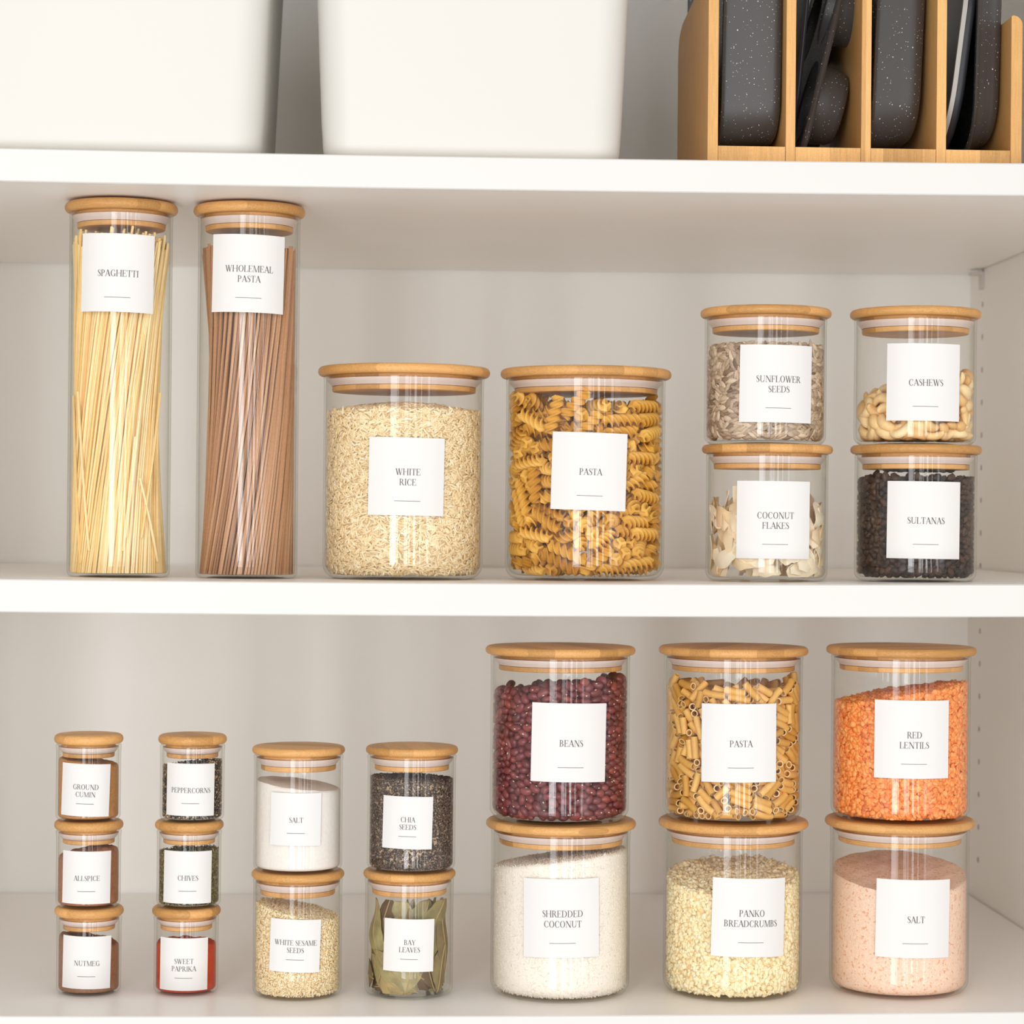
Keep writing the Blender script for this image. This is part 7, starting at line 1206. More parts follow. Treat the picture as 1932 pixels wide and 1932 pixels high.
168,-117,233,-8,-36,90,178,-116,32,-56,-63,-39,164,-115,126,-3,-69,-36,-200,-64,363,-58,-6,-20,175,-113,171,14,-20,16,-180,-112,243,32,-77,-15,-186,-112,54,-52,5,-57,187,-110,74,54,-58,59,-178,-110,125,-86,-47,6,-179,-110,323,-41,43,-79,-187,-109,354,16,81,17,187,-109,251,69,37,11,
186,-109,140,-56,40,65,-182,-108,81,4,-67,-58,-186,-106,277,-14,66,-28,-169,-106,197,17,-91,36,184,-105,328,-13,90,36,170,-105,193,-88,39,0,180,-104,291,-2,-5,-57,-190,-104,28,20,50,74,-191,-102,182,-52,44,-53,191,-102,99,-54,3,68,-188,-101,219,14,-81,-14,-203,-51,382,-52,-25,3,
211,-50,350,-38,-34,47,-172,-100,12,3,-23,-71,192,-99,203,-22,64,-23,-191,-99,307,19,-5,87,183,-99,228,-5,0,-11,-193,-99,146,-56,-21,-67,-172,-98,160,7,54,71,208,-48,376,-62,0,-48,188,-96,48,-9,4,-48,194,-95,270,-82,-34,32,176,-94,12,12,-19,-61,196,-94,309,23,-42,-69,
34,-193,373,17,38,-90,-20,-193,379,-66,34,-5,-206,-42,356,-53,-10,-17,-191,-92,246,49,-64,48,-189,-92,99,73,49,26,195,-91,167,14,-6,-78,-195,-90,74,-3,39,-50,-187,-89,328,20,14,37,198,-88,28,41,-30,-74,193,-86,74,16,-34,14,179,-86,113,-63,-3,-6,5,-186,377,-91,2,-29,
178,-86,149,92,-19,-14,-198,-85,119,7,-3,-46,199,-84,132,29,-55,-42,-198,-83,199,-51,35,64,194,-83,245,46,-30,-21,182,-83,188,-17,47,-45,-46,-182,373,-44,-17,45,-198,-81,273,2,3,-73,-194,-80,163,11,-34,-92,-202,-80,347,-63,-57,51,196,-80,337,-88,-37,-7,15,-178,358,7,21,-72,
203,-77,220,13,-48,-59,-194,-77,38,-97,-5,-6,-215,-27,371,-52,-50,67,-61,-176,391,-24,42,83,215,-26,371,24,56,-13,-187,-76,14,-23,13,33,56,-176,363,92,3,-30,-202,-76,228,16,1,86,198,-75,290,5,52,-74,-204,-75,294,43,75,36,-199,-73,140,-17,-97,-1,-198,-71,61,34,-92,-14,
200,-71,106,-18,-30,-10,-204,-70,252,51,-41,-58,79,-169,367,43,-52,60,-205,-69,96,-59,-62,46,203,-69,54,42,-27,85,204,-68,195,22,26,-77,199,-68,150,79,-30,4,188,-68,12,9,96,-13,27,-168,381,53,-38,-23,199,-68,265,75,10,-24,-22,-167,362,-1,-23,-75,-202,-67,318,55,67,-45,
-29,-165,386,-86,-44,24,196,-64,79,1,-90,42,207,-63,322,53,15,54,-189,-63,186,56,65,48,47,-161,388,-66,46,-35,204,-61,172,-2,7,33,-199,-60,210,-4,21,-92,204,-60,237,-11,19,18,-208,-60,171,-49,45,-58,203,-8,357,75,48,38,-206,-57,120,48,-29,-9,204,-56,125,-45,-70,54,
203,-56,29,0,-45,-82,-209,-5,363,-73,50,16,-191,-54,291,42,73,-34,-60,-154,374,-29,6,21,-209,-54,26,-42,44,-21,-202,-53,336,-10,98,-9,-209,-53,51,-7,35,-58,104,-152,379,-2,49,-81,-191,-52,154,2,-27,-72,205,-51,303,-9,61,-72,-209,-50,77,-60,-70,-1,210,-49,101,24,-38,45,
206,-49,279,75,-60,-9,-211,-47,230,-78,-3,-55,204,-47,215,-17,-9,-97,206,-47,61,-37,-15,2,205,-46,256,-1,29,-93,17,-196,121,5,-37,-73,202,-46,191,36,-4,-11,15,-195,253,-6,-4,3,-32,-195,358,-6,-8,-28,-21,-194,97,15,9,-88,-212,-44,265,20,-51,-4,-199,-44,98,-25,32,-7,
-83,-143,366,-40,39,-82,-197,-43,315,-6,-52,83,205,-43,146,-19,-18,18,-212,-43,148,-21,-82,15,-207,-43,198,-35,21,-87,13,-193,62,-45,-18,-45,38,-193,202,26,60,-63,-27,-193,17,-12,92,0,-42,-193,39,-50,-8,70,-110,-142,386,70,12,-28,-38,-192,248,-25,-80,53,-13,-192,312,51,42,74,
-34,-192,301,20,14,-69,13,-192,34,15,-54,-81,-13,-191,210,-16,-5,-44,50,-191,12,30,-92,-18,-10,-191,282,-62,18,14,37,-191,350,4,95,-5,-15,-190,47,6,58,77,-213,-40,293,-55,-64,45,14,-190,206,-47,44,-40,-24,-189,228,23,-18,0,-16,-189,72,96,4,-22,195,-39,13,27,-7,47,
25,-189,231,20,-39,-23,41,-189,121,80,-30,-49,37,-189,77,-45,82,-33,31,-188,100,0,12,-85,8,-188,167,-78,-32,26,-42,-188,64,23,-89,28,-3,-188,146,-14,-42,74,52,-188,293,34,22,27,140,-137,369,-49,38,-69,-57,-187,13,-30,-61,67,7,-187,86,-53,8,3,-28,-186,138,-28,17,-85,
-54,-185,288,-40,50,-61,-16,-185,167,52,-74,-33,51,-185,38,-50,65,56,-29,-185,189,-59,-54,48,-5,-185,188,-14,-9,-68,-6,-184,122,41,-20,13,-37,-184,113,-92,22,-13,-48,-183,87,-7,43,77,-68,-183,42,-33,-61,-3,-10,-183,349,-14,66,-55,-30,-183,269,34,26,-20,213,-33,35,61,-20,75,
211,-32,237,74,-47,-39,5,-182,324,10,-40,75,37,-181,324,-68,-47,46,48,-181,271,42,54,56,22,-181,144,-80,-35,-13,117,-131,368,-68,-34,-33,-36,-181,337,13,48,80,55,-181,137,-8,31,-40,62,-181,64,-11,-9,7,-63,-180,317,51,-1,79,25,-180,185,24,12,-8,62,-180,218,31,77,-41,
-213,-30,127,-74,43,40,-40,-180,166,39,22,80,80,-180,12,18,-9,-89,207,-30,316,7,67,72,-134,-130,373,-55,-27,16,80,-180,321,85,-38,-14,213,-29,129,73,-66,-10,45,-179,163,-9,31,-93,215,-29,81,20,69,-28,-215,-29,178,-61,-61,37,0,-179,226,-44,-2,82,-10,-179,247,74,62,-7,
3,-128,421,59,76,3,198,-28,293,19,96,7,-27,-127,421,58,75,25,67,-177,89,22,-2,-95,-214,-26,335,18,5,81,81,-176,294,-61,-69,-12,-74,-176,259,0,-43,61,62,-176,113,-29,91,11,212,-26,187,24,-33,72,8,-176,264,85,-34,0,-50,-176,139,43,-58,60,55,-175,339,-94,25,9,
-215,-25,64,-53,-51,65,32,-174,212,37,63,-64,-89,-174,286,-35,89,-27,209,-24,162,13,27,-93,-54,-173,188,16,18,-93,-212,-23,35,-85,40,11,-41,-173,210,-5,-94,-31,-215,-23,94,21,-65,-42,49,-123,421,-63,-73,-14,-209,-22,312,-94,5,10,19,-172,309,43,54,69,33,-172,249,-12,-14,97,
86,-171,38,-88,-13,13,50,-171,189,53,-45,70,-84,-171,62,-57,62,21,-79,-171,110,-75,2,62,-35,-171,241,-16,64,41,-210,-20,234,-92,-33,-16,-98,-170,247,-21,53,-3,-61,-170,237,2,-24,-69,216,-20,259,24,47,32,-90,-169,33,83,-7,-26,216,-19,340,-46,70,-34,-216,-19,204,-80,-17,54,
-67,-169,165,25,55,72,-206,-19,153,39,25,-27,-74,-169,140,-88,8,45,77,-169,171,35,11,7,93,-168,208,-68,59,13,76,-168,147,39,16,-18,55,-168,237,40,-24,-6,216,-18,217,60,-54,-54,-59,-118,422,-18,59,-67,-77,-167,215,-84,-15,21,-209,-17,276,-7,54,-76,-200,-17,12,3,18,26,
90,-167,73,-40,33,83,-74,-166,358,-81,-51,20,66,-166,260,-33,33,-38,-93,-166,312,-44,76,-12,78,-115,421,-17,95,-14,-52,-165,261,-19,-18,93,108,-165,12,25,5,45,92,-165,338,81,-57,-1,-93,-165,160,-67,68,-27,-110,-164,283,-49,57,-55,88,-164,123,-39,77,5,100,-164,250,69,0,-23,
-109,-164,13,1,-72,-67,99,-163,316,-55,67,-29,-103,-163,208,27,-28,-90,71,-162,201,67,-7,66,105,-162,357,-6,11,-86,-95,-162,350,19,-70,-53,-103,-161,115,13,-1,-97,203,-11,14,-95,7,-21,142,-111,372,47,69,-15,107,-161,293,9,84,-50,119,-110,383,9,56,8,115,-160,80,67,-32,-23,
-78,-160,192,46,14,-55,68,-160,286,-2,42,-25,111,-159,56,94,-2,-9,97,-159,100,-8,84,-46,215,-9,283,-77,-62,7,-141,-108,373,-9,-55,-82,-212,-8,123,40,-65,50,-100,-158,183,-57,59,-46,98,-157,154,67,-3,-55,211,-7,305,-1,95,-25,216,-7,112,-28,-51,61,99,-156,183,-33,31,-28,
116,-156,331,1,13,74,77,-156,237,-54,-64,-36,213,-6,57,-24,11,90,215,-5,152,33,-25,73,-80,-155,241,-20,-33,-34,202,-5,246,-95,-15,22,-209,-5,255,-96,-20,15,-107,-155,230,36,-89,-5,-88,-154,267,27,-73,-54,114,-153,205,4,79,-57,213,-3,87,20,33,-28,115,-153,272,14,91,-4,
-112,-153,85,-14,80,52,-202,-2,216,47,40,-77,216,-2,185,57,-35,-73,86,-152,269,-94,10,-29,122,-152,247,-43,7,82,200,-1,201,-84,42,-30,101,-151,230,21,2,82,-113,-150,318,-85,-35,5,200,1,128,-46,-31,78,-215,1,55,68,-29,-38,-108,-149,138,26,-43,30,-211,2,317,-25,-23,-84,
-116,-148,162,12,18,-95,-126,-148,296,7,27,-95,-216,2,185,53,17,79,-170,-98,373,35,-40,79,110,-148,126,27,41,-9,124,-148,37,-92,-26,-17,-211,3,156,-25,85,43,-216,3,28,66,-33,-42,-204,3,341,-18,97,-11,124,-147,96,86,-42,-18,-127,-147,269,27,-24,13,129,-146,65,28,16,82,
217,4,34,25,-41,-51,-122,-146,60,-82,17,-6,127,-145,349,77,-44,13,212,5,326,47,-67,52,-217,5,83,-41,73,-10,-104,-144,250,11,-87,45,-123,-143,113,-22,-91,-18,-117,-143,357,-16,-66,72,-135,-143,11,-22,16,-38,-215,8,292,-70,-61,-12,126,-142,142,83,50,-12,-210,8,236,-7,-8,36,
-97,-91,421,29,92,-21,112,-141,169,-50,-67,-29,-32,-91,421,52,81,5,-119,-141,184,-37,91,11,-132,-141,36,-52,31,2,210,10,262,33,91,-19,200,10,174,-7,31,-72,158,-89,363,35,-5,-79,75,-89,421,27,5,-4,118,-139,310,-20,6,-9,39,-88,421,-82,-48,8,-133,-138,84,-48,9,74,
134,-137,116,85,-32,-37,213,13,217,82,47,-5,-128,-137,333,5,97,-5,-61,-86,421,-4,27,-89,3,-86,421,-44,84,-26,137,-136,327,76,-62,10,132,-136,274,37,53,-68,-215,15,123,-49,-45,-59,121,-135,222,34,-7,-8,108,-135,286,29,-24,4,-113,-135,208,-20,-40,82,-140,-135,248,-61,-74,-24,
200,15,12,-13,-20,20,-120,-134,232,11,-8,41,215,16,346,-24,-34,-51,-210,16,272,-97,17,6,141,-133,83,-73,53,-14,-200,17,202,-38,-21,89,-144,-132,277,-28,20,78,-197,19,37,-69,0,20,144,-131,26,-71,35,43,120,-131,198,79,10,16,209,19,371,51,-27,-6,201,19,145,-29,1,75,
-141,-130,309,31,-20,29,-138,-130,194,-28,-5,47,215,20,77,52,-37,-67,-200,21,63,22,-73,-47,214,21,302,16,6,-57,140,-128,243,18,-72,-62,-132,-127,170,-74,-63,-10,134,-127,159,72,-65,21,-143,-127,101,-1,-20,-12,-212,23,374,-91,-29,-26,-214,23,172,-61,39,48,-118,-127,262,-60,50,54,
-142,-127,348,-13,-13,-69,-214,24,219,-55,80,2,215,24,127,-51,-43,44,-169,-76,369,-56,16,17,-135,-126,137,-60,29,68,214,24,102,59,69,38,216,25,239,71,-49,-37,-215,25,343,-66,-21,-71,-202,26,143,35,37,61,-147,-124,52,-36,-24,-52,140,-123,180,82,-33,-13,215,28,52,57,-60,-41,
171,-72,355,20,14,-35,-153,-121,158,61,-22,74,211,29,196,-59,77,17,149,-121,104,35,88,-27,-125,-120,290,68,-70,-1,-152,-120,18,-83,-13,-51,-210,30,102,28,33,-39,215,30,272,-68,28,-66,152,-119,276,30,-5,-94,154,-119,48,-50,-3,-85,215,31,166,57,-5,-61,136,-118,306,-56,51,-40,
-214,32,311,53,67,16,110,-68,421,25,11,18,-214,33,248,7,63,34,143,-117,346,-44,-26,33,142,-117,132,71,-32,60,206,33,30,27,-82,40,-210,34,24,26,-1,58,161,-65,382,54,23,23,-204,35,290,91,17,14,-214,35,77,45,-26,-80,208,36,325,-68,-50,18,-153,-114,294,-25,-70,-63,
-119,-64,421,7,-26,-95,-137,-113,229,65,-71,13,155,-113,79,27,85,-24,-150,-113,79,66,-32,-51,-212,37,50,-13,19,-79,206,37,351,77,-13,7,70,-62,421,4,27,-95,141,-112,201,84,9,-22,137,-112,227,21,-19,51,154,-112,323,2,9,-23,158,-112,19,-60,58,49,-152,-112,323,-18,30,78,
-80,-60,421,35,90,10,-142,-110,206,64,-72,13,-197,41,266,93,5,-2,-212,41,203,-69,-53,-24,-164,-109,59,-57,39,-67,155,-109,299,-23,-20,92,-37,-59,421,19,-13,16,203,43,289,10,-68,-69,159,-107,259,74,47,46,194,43,12,-79,-57,-9,-154,-107,244,47,-87,5,-163,-106,221,8,40,67,
188,-56,366,28,-86,-8,209,44,220,-28,-92,-9,-155,-56,366,44,-71,4,-196,44,374,8,37,-91,-4,-56,421,-89,-37,22,157,-105,151,-97,19,7,-149,-105,178,-20,-42,-55,-138,-105,260,-19,-7,-52,157,-103,214,-13,3,-51,-155,-103,113,6,-51,64,30,-52,421,-11,-21,-92,166,-99,60,-56,-80,-14,
154,-99,173,58,-70,40,-144,-98,349,-22,9,36,161,-97,97,-49,-33,-60,209,53,371,-69,54,-27,166,-96,341,5,-40,-11,-156,-96,142,-44,-49,53,-176,-45,367,79,59,-4,-150,-94,277,-50,-15,38,159,-94,129,-40,-45,6,-171,-93,347,24,11,-78,-164,-92,298,87,-4,32,-171,-92,33,55,-70,-12,
-166,-92,93,25,58,5,-61,-41,421,-66,70,-1,-172,-89,262,25,-29,-53,153,-89,232,74,50,-38,174,-89,252,-67,-16,-59,-202,61,358,-16,39,-67,174,-89,316,57,-21,68,67,-38,422,58,20,9,-166,-87,177,-47,19,26,-177,-87,58,-89,-19,-22,202,66,349,3,-15,-77,-163,-83,201,-7,-43,-87,
-122,-32,421,-63,-73,-14,-170,-82,125,-46,61,62,101,-31,421,-8,19,39,179,-31,359,-50,-28,80,154,-81,298,27,39,79,172,-80,212,5,7,-62,-90,-29,421,-95,4,-7,174,-79,84,49,21,-83,178,-78,31,-42,88,-11,-157,-77,225,41,-28,-53,161,-76,192,68,-50,-51,134,-26,421,-42,86,-26,
171,-76,276,34,-65,-52,-193,-26,375,76,-28,-57,-12,-25,421,-13,24,-72,17,-25,422,-54,29,-21,-157,-75,250,26,23,85,-177,-75,284,-23,47,-62,174,-73,169,9,10,63,-167,-22,379,-45,20,19,-38,-22,421,76,-58,-11,175,-71,131,12,-51,84,-176,-71,83,-15,86,4,-170,-70,154,0,8,80,
-201,80,343,57,18,41,-178,-70,232,-4,-34,-45,-175,-69,313,76,-6,-48,47,-19,421,-71,-65,24,174,-68,300,-81,54,3,163,-66,321,-87,-10,-33,200,84,368,-1,54,44,179,-66,58,-35,-79,-4,-180,-65,347,26,-5,-83,166,-65,232,23,-95,-9,-190,86,367,42,87,-17,-158,-14,399,-51,-13,69,
-173,-64,206,82,36,15,-183,-62,260,35,-62,41,175,-62,102,-63,1,56,-168,-62,178,-74,36,-53,-182,-61,106,-56,-18,48,184,-10,375,56,46,-64,177,-58,251,53,-63,-18,180,-56,209,26,51,79,-175,-54,133,-33,-74,28,70,-4,421,5,-23,82,180,-54,344,-25,-93,-19,-64,-2,421,-24,-13,64,
-186,-51,40,36,84,6,175,-51,149,-57,54,-43,187,-50,320,-69,-21,-5,171,-49,188,-67,-55,12,-167,-49,244,31,73,-37,-184,-49,70,62,-51,52,184,-48,286,-4,64,-4,-191,-45,12,-70,66,-11,186,-45,41,-37,74,-39,181,-44,125,-34,-37,63,185,107,349,26,34,-8,190,-42,79,6,91,-38,
192,-41,169,46,-1,14,-187,110,347,34,40,26,-180,-39,267,21,13,13,-190,-39,124,23,38,-28,178,-39,229,50,-19,3,186,112,375,-21,-81,38,-186,-38,171,9,-87,44,-192,-38,246,-28,4,-15,-169,-37,324,34,11,-5,190,-37,104,-28,69,66,-178,-36,193,-93,31,-9,-173,-35,217,64,50,35,
170,-35,309,57,-7,27,-181,116,373,0,47,-51,194,-33,341,-42,54,64,-185,-33,293,54,11,-5,-195,-30,216,-79,-48,21,189,-30,208,2,-3,-97,191,-29,264,-63,-29,32,162,122,357,30,-12,-92],
}
def unpack(k):
    """rows of x y z (0.2 mm) and the x y z parts of the rotation quaternion (hundredths)"""
    a = np.array(DATA[k], dtype=float).reshape(-1, 6)
    p = a[:, :3]*0.0002
    v = a[:, 3:]/99.0
    w_ = np.sqrt(np.maximum(1-(v**2).sum(1), 0))
    q = np.concatenate([w_[:, None], v], 1)
    q /= np.linalg.norm(q, axis=1)[:, None]
    return p, q

def qmat(q):
    w_, x, y, z = q.T
    return np.stack([np.stack([1-2*(y*y+z*z), 2*(x*y-z*w_), 2*(x*z+y*w_)], 1),
                     np.stack([2*(x*y+z*w_), 1-2*(x*x+z*z), 2*(y*z-x*w_)], 1),
                     np.stack([2*(x*z-y*w_), 2*(y*z+x*w_), 1-2*(x*x+y*y)], 1)], 1)

def pieces(key, dkey, name, variants, label, cat, group, stuff, nmax=300, core=None, mats=None, zmax=None, fl_extra=0.0):
    X, Y, z, Ri, rc, fl = spec(key)
    p, q = unpack(dkey)
    p[:, 2] += fl+fl_extra
    if zmax is not None:
        ok = p[:, 2] < zmax; p, q = p[ok], q[ok]
    ms = [mesh(name, V, F, mats, smooth=True, angle=60, fmat=fm) for V, F, fm in variants]
    n1 = min(nmax, len(p))
    Rm = qmat(q)
    for i in range(len(p)):                      # nudge inward whatever would cross the glass
        tv = np.asarray(variants[i % len(variants)][0])@Rm[i].T+p[i]
        lim = np.array([rmax(zz-fl, Ri, rc) for zz in tv[:, 2]])
        over = (np.hypot(tv[:, 0], tv[:, 1])-lim).max()
        if over > 0:
            r0 = math.hypot(p[i, 0], p[i, 1])
            if r0 > 0.01: p[i, :2] *= max(0.0, 1-(over+0.0001)/r0)
        p[i, 2] += max(0.0, fl-tv[:, 2].min())
    for i in range(n1):
        o = bpy.data.objects.new(name, ms[i % len(ms)])
        o.location = (X+p[i, 0], Y+p[i, 1], z+p[i, 2])
        o.rotation_mode = 'QUATERNION'
        o.rotation_quaternion = q[i]
        put(o, None, label, cat, group)
    V, F, tn, FM, nb = [], [], [], [], 0
    for i in range(n1, len(p)):
        tv, tf, fm = variants[i % len(variants)]
        tv = np.asarray(tv)
        V.append(tv@Rm[i].T+p[i]); F += [tuple(j+nb for j in f) for f in tf]
        FM += list(fm) if fm is not None else [0]*len(tf)
        tn.append(np.full(len(tv), rng.uniform())); nb += len(tv)
    if core:
        cv, cf = lathe([(0, fl+0.004), (core[0], fl+0.004), (core[0]*0.96, core[1]), (0, core[1])], 32)
        V.append(np.array(cv)); F += [tuple(j+nb for j in f) for f in cf]; FM += [0]*len(cf); tn.append(np.full(len(cv), 0.02)); nb += len(cv)
    if V:
        o = ob(stuff[0], np.concatenate(V), F, mats, None, smooth=True, angle=60, tone=np.concatenate(tn), fmat=FM, label=stuff[1], cat=cat, kind='stuff')
        o.location = (X, Y, z)

# kidney bean with a pale hilum
def bean_shape(L0, W0, T0):
    V, F = [], []
    nu, nv = 12, 9
    for j in range(nv+1):
        t = PI*j/nv
        for i in range(nu):
            a = 2*PI*i/nu
            r = math.sin(t)**0.85 if 0 < j < nv else 0.0
            x = -math.cos(t)*L0/2
            yy, zz = r*math.cos(a)*W0/2, r*math.sin(a)*T0/2
            yy += 0.16*W0*(1-(2*x/L0)**2)-0.09*W0
            V.append((x, yy, zz))
    for j in range(nv):
        for i in range(nu):
            k = (i+1) % nu
            F.append((j*nu+i, j*nu+k, (j+1)*nu+k, (j+1)*nu+i))
    fm = [0]*len(F)
    b = len(V); hv, hf_ = ICO1
    V += [(x*0.0019, y*0.0005-W0*0.43, zz*0.0010) for x, y, zz in hv]
    F += [tuple(i+b for i in f) for f in hf_]; fm += [1]*len(hf_)
    return V, F, fm
bean_m = food('bean_skin', [(0, (0.10, 0.015, 0.019)), (0.3, (0.155, 0.026, 0.031)), (0.9, (0.23, 0.045, 0.047)), (1, (0.29, 0.055, 0.042))], 0.33, 250, 0.15, spec=0.5, bmp=0.05)
pieces('beans', 'bean', 'kidney_bean', [bean_shape(0.0096, 0.0068, 0.0060), bean_shape(0.0090, 0.0066, 0.0060), bean_shape(0.0101, 0.0066, 0.0058)],
       'dark red kidney bean inside the glass jar labelled BEANS', 'bean', 'kidney beans in the bean jar',
       ('kidney_bean_fill', 'remaining dark red kidney beans filling the BEANS jar'), core=(0.034, 0.096), mats=[bean_m, plain('bean_hilum', (0.80, 0.72, 0.55), 0.6)])

# short bent tube
def tube_shape(L0, R0, bend):
    n, m = 12, 6
    V, F = [], []
    for rad in (R0, R0*0.70):
        for i in range(m+1):
            s = (i/m-0.5)*L0
            for k in range(n):
                a = 2*PI*k/n
                yy = rad*math.cos(a)
                V.append((math.sin(s*bend)*(1/bend-yy) if bend else s, yy+((1-math.cos(s*bend))*(1/bend-yy) if bend else 0)-0.0006, rad*math.sin(a)))
    o_ = (m+1)*n
    for i in range(m):
        for k in range(n):
            j = (k+1) % n
            F.append((i*n+k, (i+1)*n+k, (i+1)*n+j, i*n+j))
            F.append((o_+i*n+k, o_+i*n+j, o_+(i+1)*n+j, o_+(i+1)*n+k))
    fm = [0]*len(F)
    for e in (0, m):
        for k in range(n):
            j = (k+1) % n
            F.append((e*n+k, e*n+j, o_+e*n+j, o_+e*n+k)); fm.append(1)
    return V, F, fm
past_m = food('macaroni_dough', [(0, (0.62, 0.31, 0.055)), (0.25, (0.74, 0.40, 0.09)), (1, (0.86, 0.52, 0.16))], 0.5, 400, 0.08, bmp=0.1)
cut_m = plain('macaroni_cut_edge', (0.88, 0.66, 0.34), 0.6)
pieces('macaroni', 'macaroni', 'macaroni_tube', [tube_shape(0.0160, 0.0028, 18), tube_shape(0.0150, 0.0028, 28), tube_shape(0.0125, 0.0028, 8), tube_shape(0.0165, 0.0027, 34)],
       'short golden pasta tube inside the lower PASTA jar', 'pasta piece', 'pasta tubes in the lower pasta jar',
       ('macaroni_fill', 'remaining golden pasta tubes filling the lower PASTA jar'), core=(0.027, 0.085), mats=[past_m, cut_m])

# three-bladed twist
def twist_shape(L0, R0, turns, hand=1):
    m = 30
    prof = []
    for b in range(3):
        a0 = 2*PI*b/3
        for da, r in ((-0.52, 0.26), (-0.30, 0.60), (-0.26, 0.92), (0.0, 1.02), (0.26, 0.92), (0.30, 0.60)):
            prof.append((a0+da*(1.0 if r > 0.3 else 2.0), r))
    k = len(prof)
    V, F = [], []
    for i in range(m+1):
        s = i/m
        e = 1.0 if 0.05 < s < 0.95 else 0.85
        for a, r in prof:
            t = a+hand*2*PI*turns*s
            V.append(((s-0.5)*L0, R0*r*e*math.cos(t), R0*r*e*math.sin(t)))
    for i in range(m):
        for j in range(k):
            q = (j+1) % k
            F.append((i*k+j, (i+1)*k+j, (i+1)*k+q, i*k+q))
    F.append(tuple(range(k))); F.append(tuple(m*k+j for j in reversed(range(k))))
    return V, F, None
fus_m = food('fusilli_dough', [(0, (0.64, 0.31, 0.035)), (0.3, (0.78, 0.41, 0.055)), (1, (0.88, 0.52, 0.10))], 0.45, 400, 0.08, bmp=0.1, sss=0.0)
pieces('fusilli', 'fusilli', 'fusilli_twist', [twist_shape(0.0300, 0.0052, 1.75), twist_shape(0.0275, 0.0054, 1.6), twist_shape(0.0315, 0.0051, 1.9)],
       'amber spiral pasta twist inside the upper PASTA jar', 'pasta piece', 'pasta twists in the upper pasta jar',
       ('fusilli_fill', 'remaining amber pasta twists filling the upper PASTA jar'), mats=[fus_m], zmax=0.139)

# cashew
def cashew_shape(L0, W0, T0, curl):
    n, m = 10, 12
    V, F = [], []
    R = 0.5*L0*0.70
    for i in range(m+1):
        s = i/m
        a = (s-0.5)*curl
        w_ = (math.sin(PI*(0.04+0.92*s))**0.55)*(1.0+0.22*(0.5-s))
        if i in (0, m): w_ *= 0.35
        cx_, cy_ = R*math.sin(a)*1.12, R*math.cos(a)*1.15-R*0.55
        for k in range(n):
            b = 2*PI*k/n
            rr = w_*W0*0.265*math.cos(b)
            V.append((cx_+math.sin(a)*rr, cy_+math.cos(a)*rr, w_*T0*0.42*math.sin(b)))
    for i in range(m):
        for k in range(n):
            j = (k+1) % n
            F.append((i*n+k, i*n+j, (i+1)*n+j, (i+1)*n+k))
    F.append(tuple(reversed(range(n)))); F.append(tuple(m*n+k for k in range(n)))
    return V, F, None
cash_m = food('cashew_flesh', [(0, (0.78, 0.47, 0.18)), (0.3, (0.88, 0.60, 0.27)), (1, (0.94, 0.73, 0.41))], 0.4, 160, 0.12, bmp=0.1)
pieces('cashews', 'cashew', 'cashew_nut', [cashew_shape(0.0192, 0.0145, 0.0115, 3.5), cashew_shape(0.0182, 0.0150, 0.0118, 3.1), cashew_shape(0.0195, 0.0145, 0.0110, 3.8), cashew_shape(0.0188, 0.0145, 0.0078, 3.2)],
       'pale curved cashew nut inside the jar labelled CASHEWS', 'nut', 'cashew nuts in the cashew jar', ('cashew_fill', 'x'), mats=[cash_m])

# sunflower kernel
def seed_shape(L0, W0, T0):
    V, F = [], []
    prof = ((-0.5, 0.10), (-0.40, 0.55), (-0.20, 0.92), (0.05, 0.95), (0.30, 0.62), (0.5, 0.06))
    n = 8
    for x, r in prof:
        for k in range(n):
            a = 2*PI*k/n
            V.append((x*L0, r*W0/2*math.cos(a), r*T0/2*math.sin(a)*(1.15 if abs(x) < 0.3 else 0.9)))
    for i in range(len(prof)-1):
        for k in range(n):
            j = (k+1) % n
            F.append((i*n+k, (i+1)*n+k, (i+1)*n+j, i*n+j))
    F.append(tuple(range(n))); F.append(tuple((len(prof)-1)*n+k for k in reversed(range(n))))
    return V, F, None
seed_m = food('sunflower_kernel', [(0, (0.20, 0.13, 0.085)), (0.2, (0.38, 0.27, 0.18)), (0.7, (0.58, 0.44, 0.31)), (1, (0.78, 0.62, 0.46))], 0.55, 250, 0.22, bmp=0.2, stretch=(0.6, 5, 5))
pieces('sunflower', 'sunflower', 'sunflower_seed', [seed_shape(0.0102, 0.0048, 0.0028), seed_shape(0.0094, 0.0050, 0.0027), seed_shape(0.0108, 0.0044, 0.0028)],
       'grey-tan hulled seed inside the jar labelled SUNFLOWER SEEDS', 'seed', 'sunflower seeds in their jar',
       ('sunflower_seed_fill', 'remaining grey-tan seeds filling the SUNFLOWER SEEDS jar'), core=(0.0385, 0.070), mats=[seed_m])

# sultana
def sultana_shape(sd):
    r_ = np.random.default_rng(sd)
    V, F = ICO2
    k = 1+r_.normal(0, 0.10, len(V))
    fold = 1+0.12*np.sin(V[:, 0]*14+sd)*np.cos(V[:, 1]*17)
    return V*(k*fold)[:, None]*np.array([0.0088, 0.0062, 0.0052])[None], F, None
sul_m = food('sultana_skin', [(0, (0.020, 0.011, 0.009)), (0.5, (0.045, 0.024, 0.018)), (1, (0.095, 0.048, 0.030))], 0.5, 500, 0.35, spec=0.35, bmp=0.5)
pieces('sultanas', 'sultana', 'sultana', [sultana_shape(1), sultana_shape(2), sultana_shape(3)],
       'dark wrinkled sultana inside the jar labelled SULTANAS', 'dried fruit', 'sultanas in their jar',
       ('sultana_fill', 'remaining dark wrinkled sultanas filling the SULTANAS jar'), core=(0.0385, 0.078), mats=[sul_m])

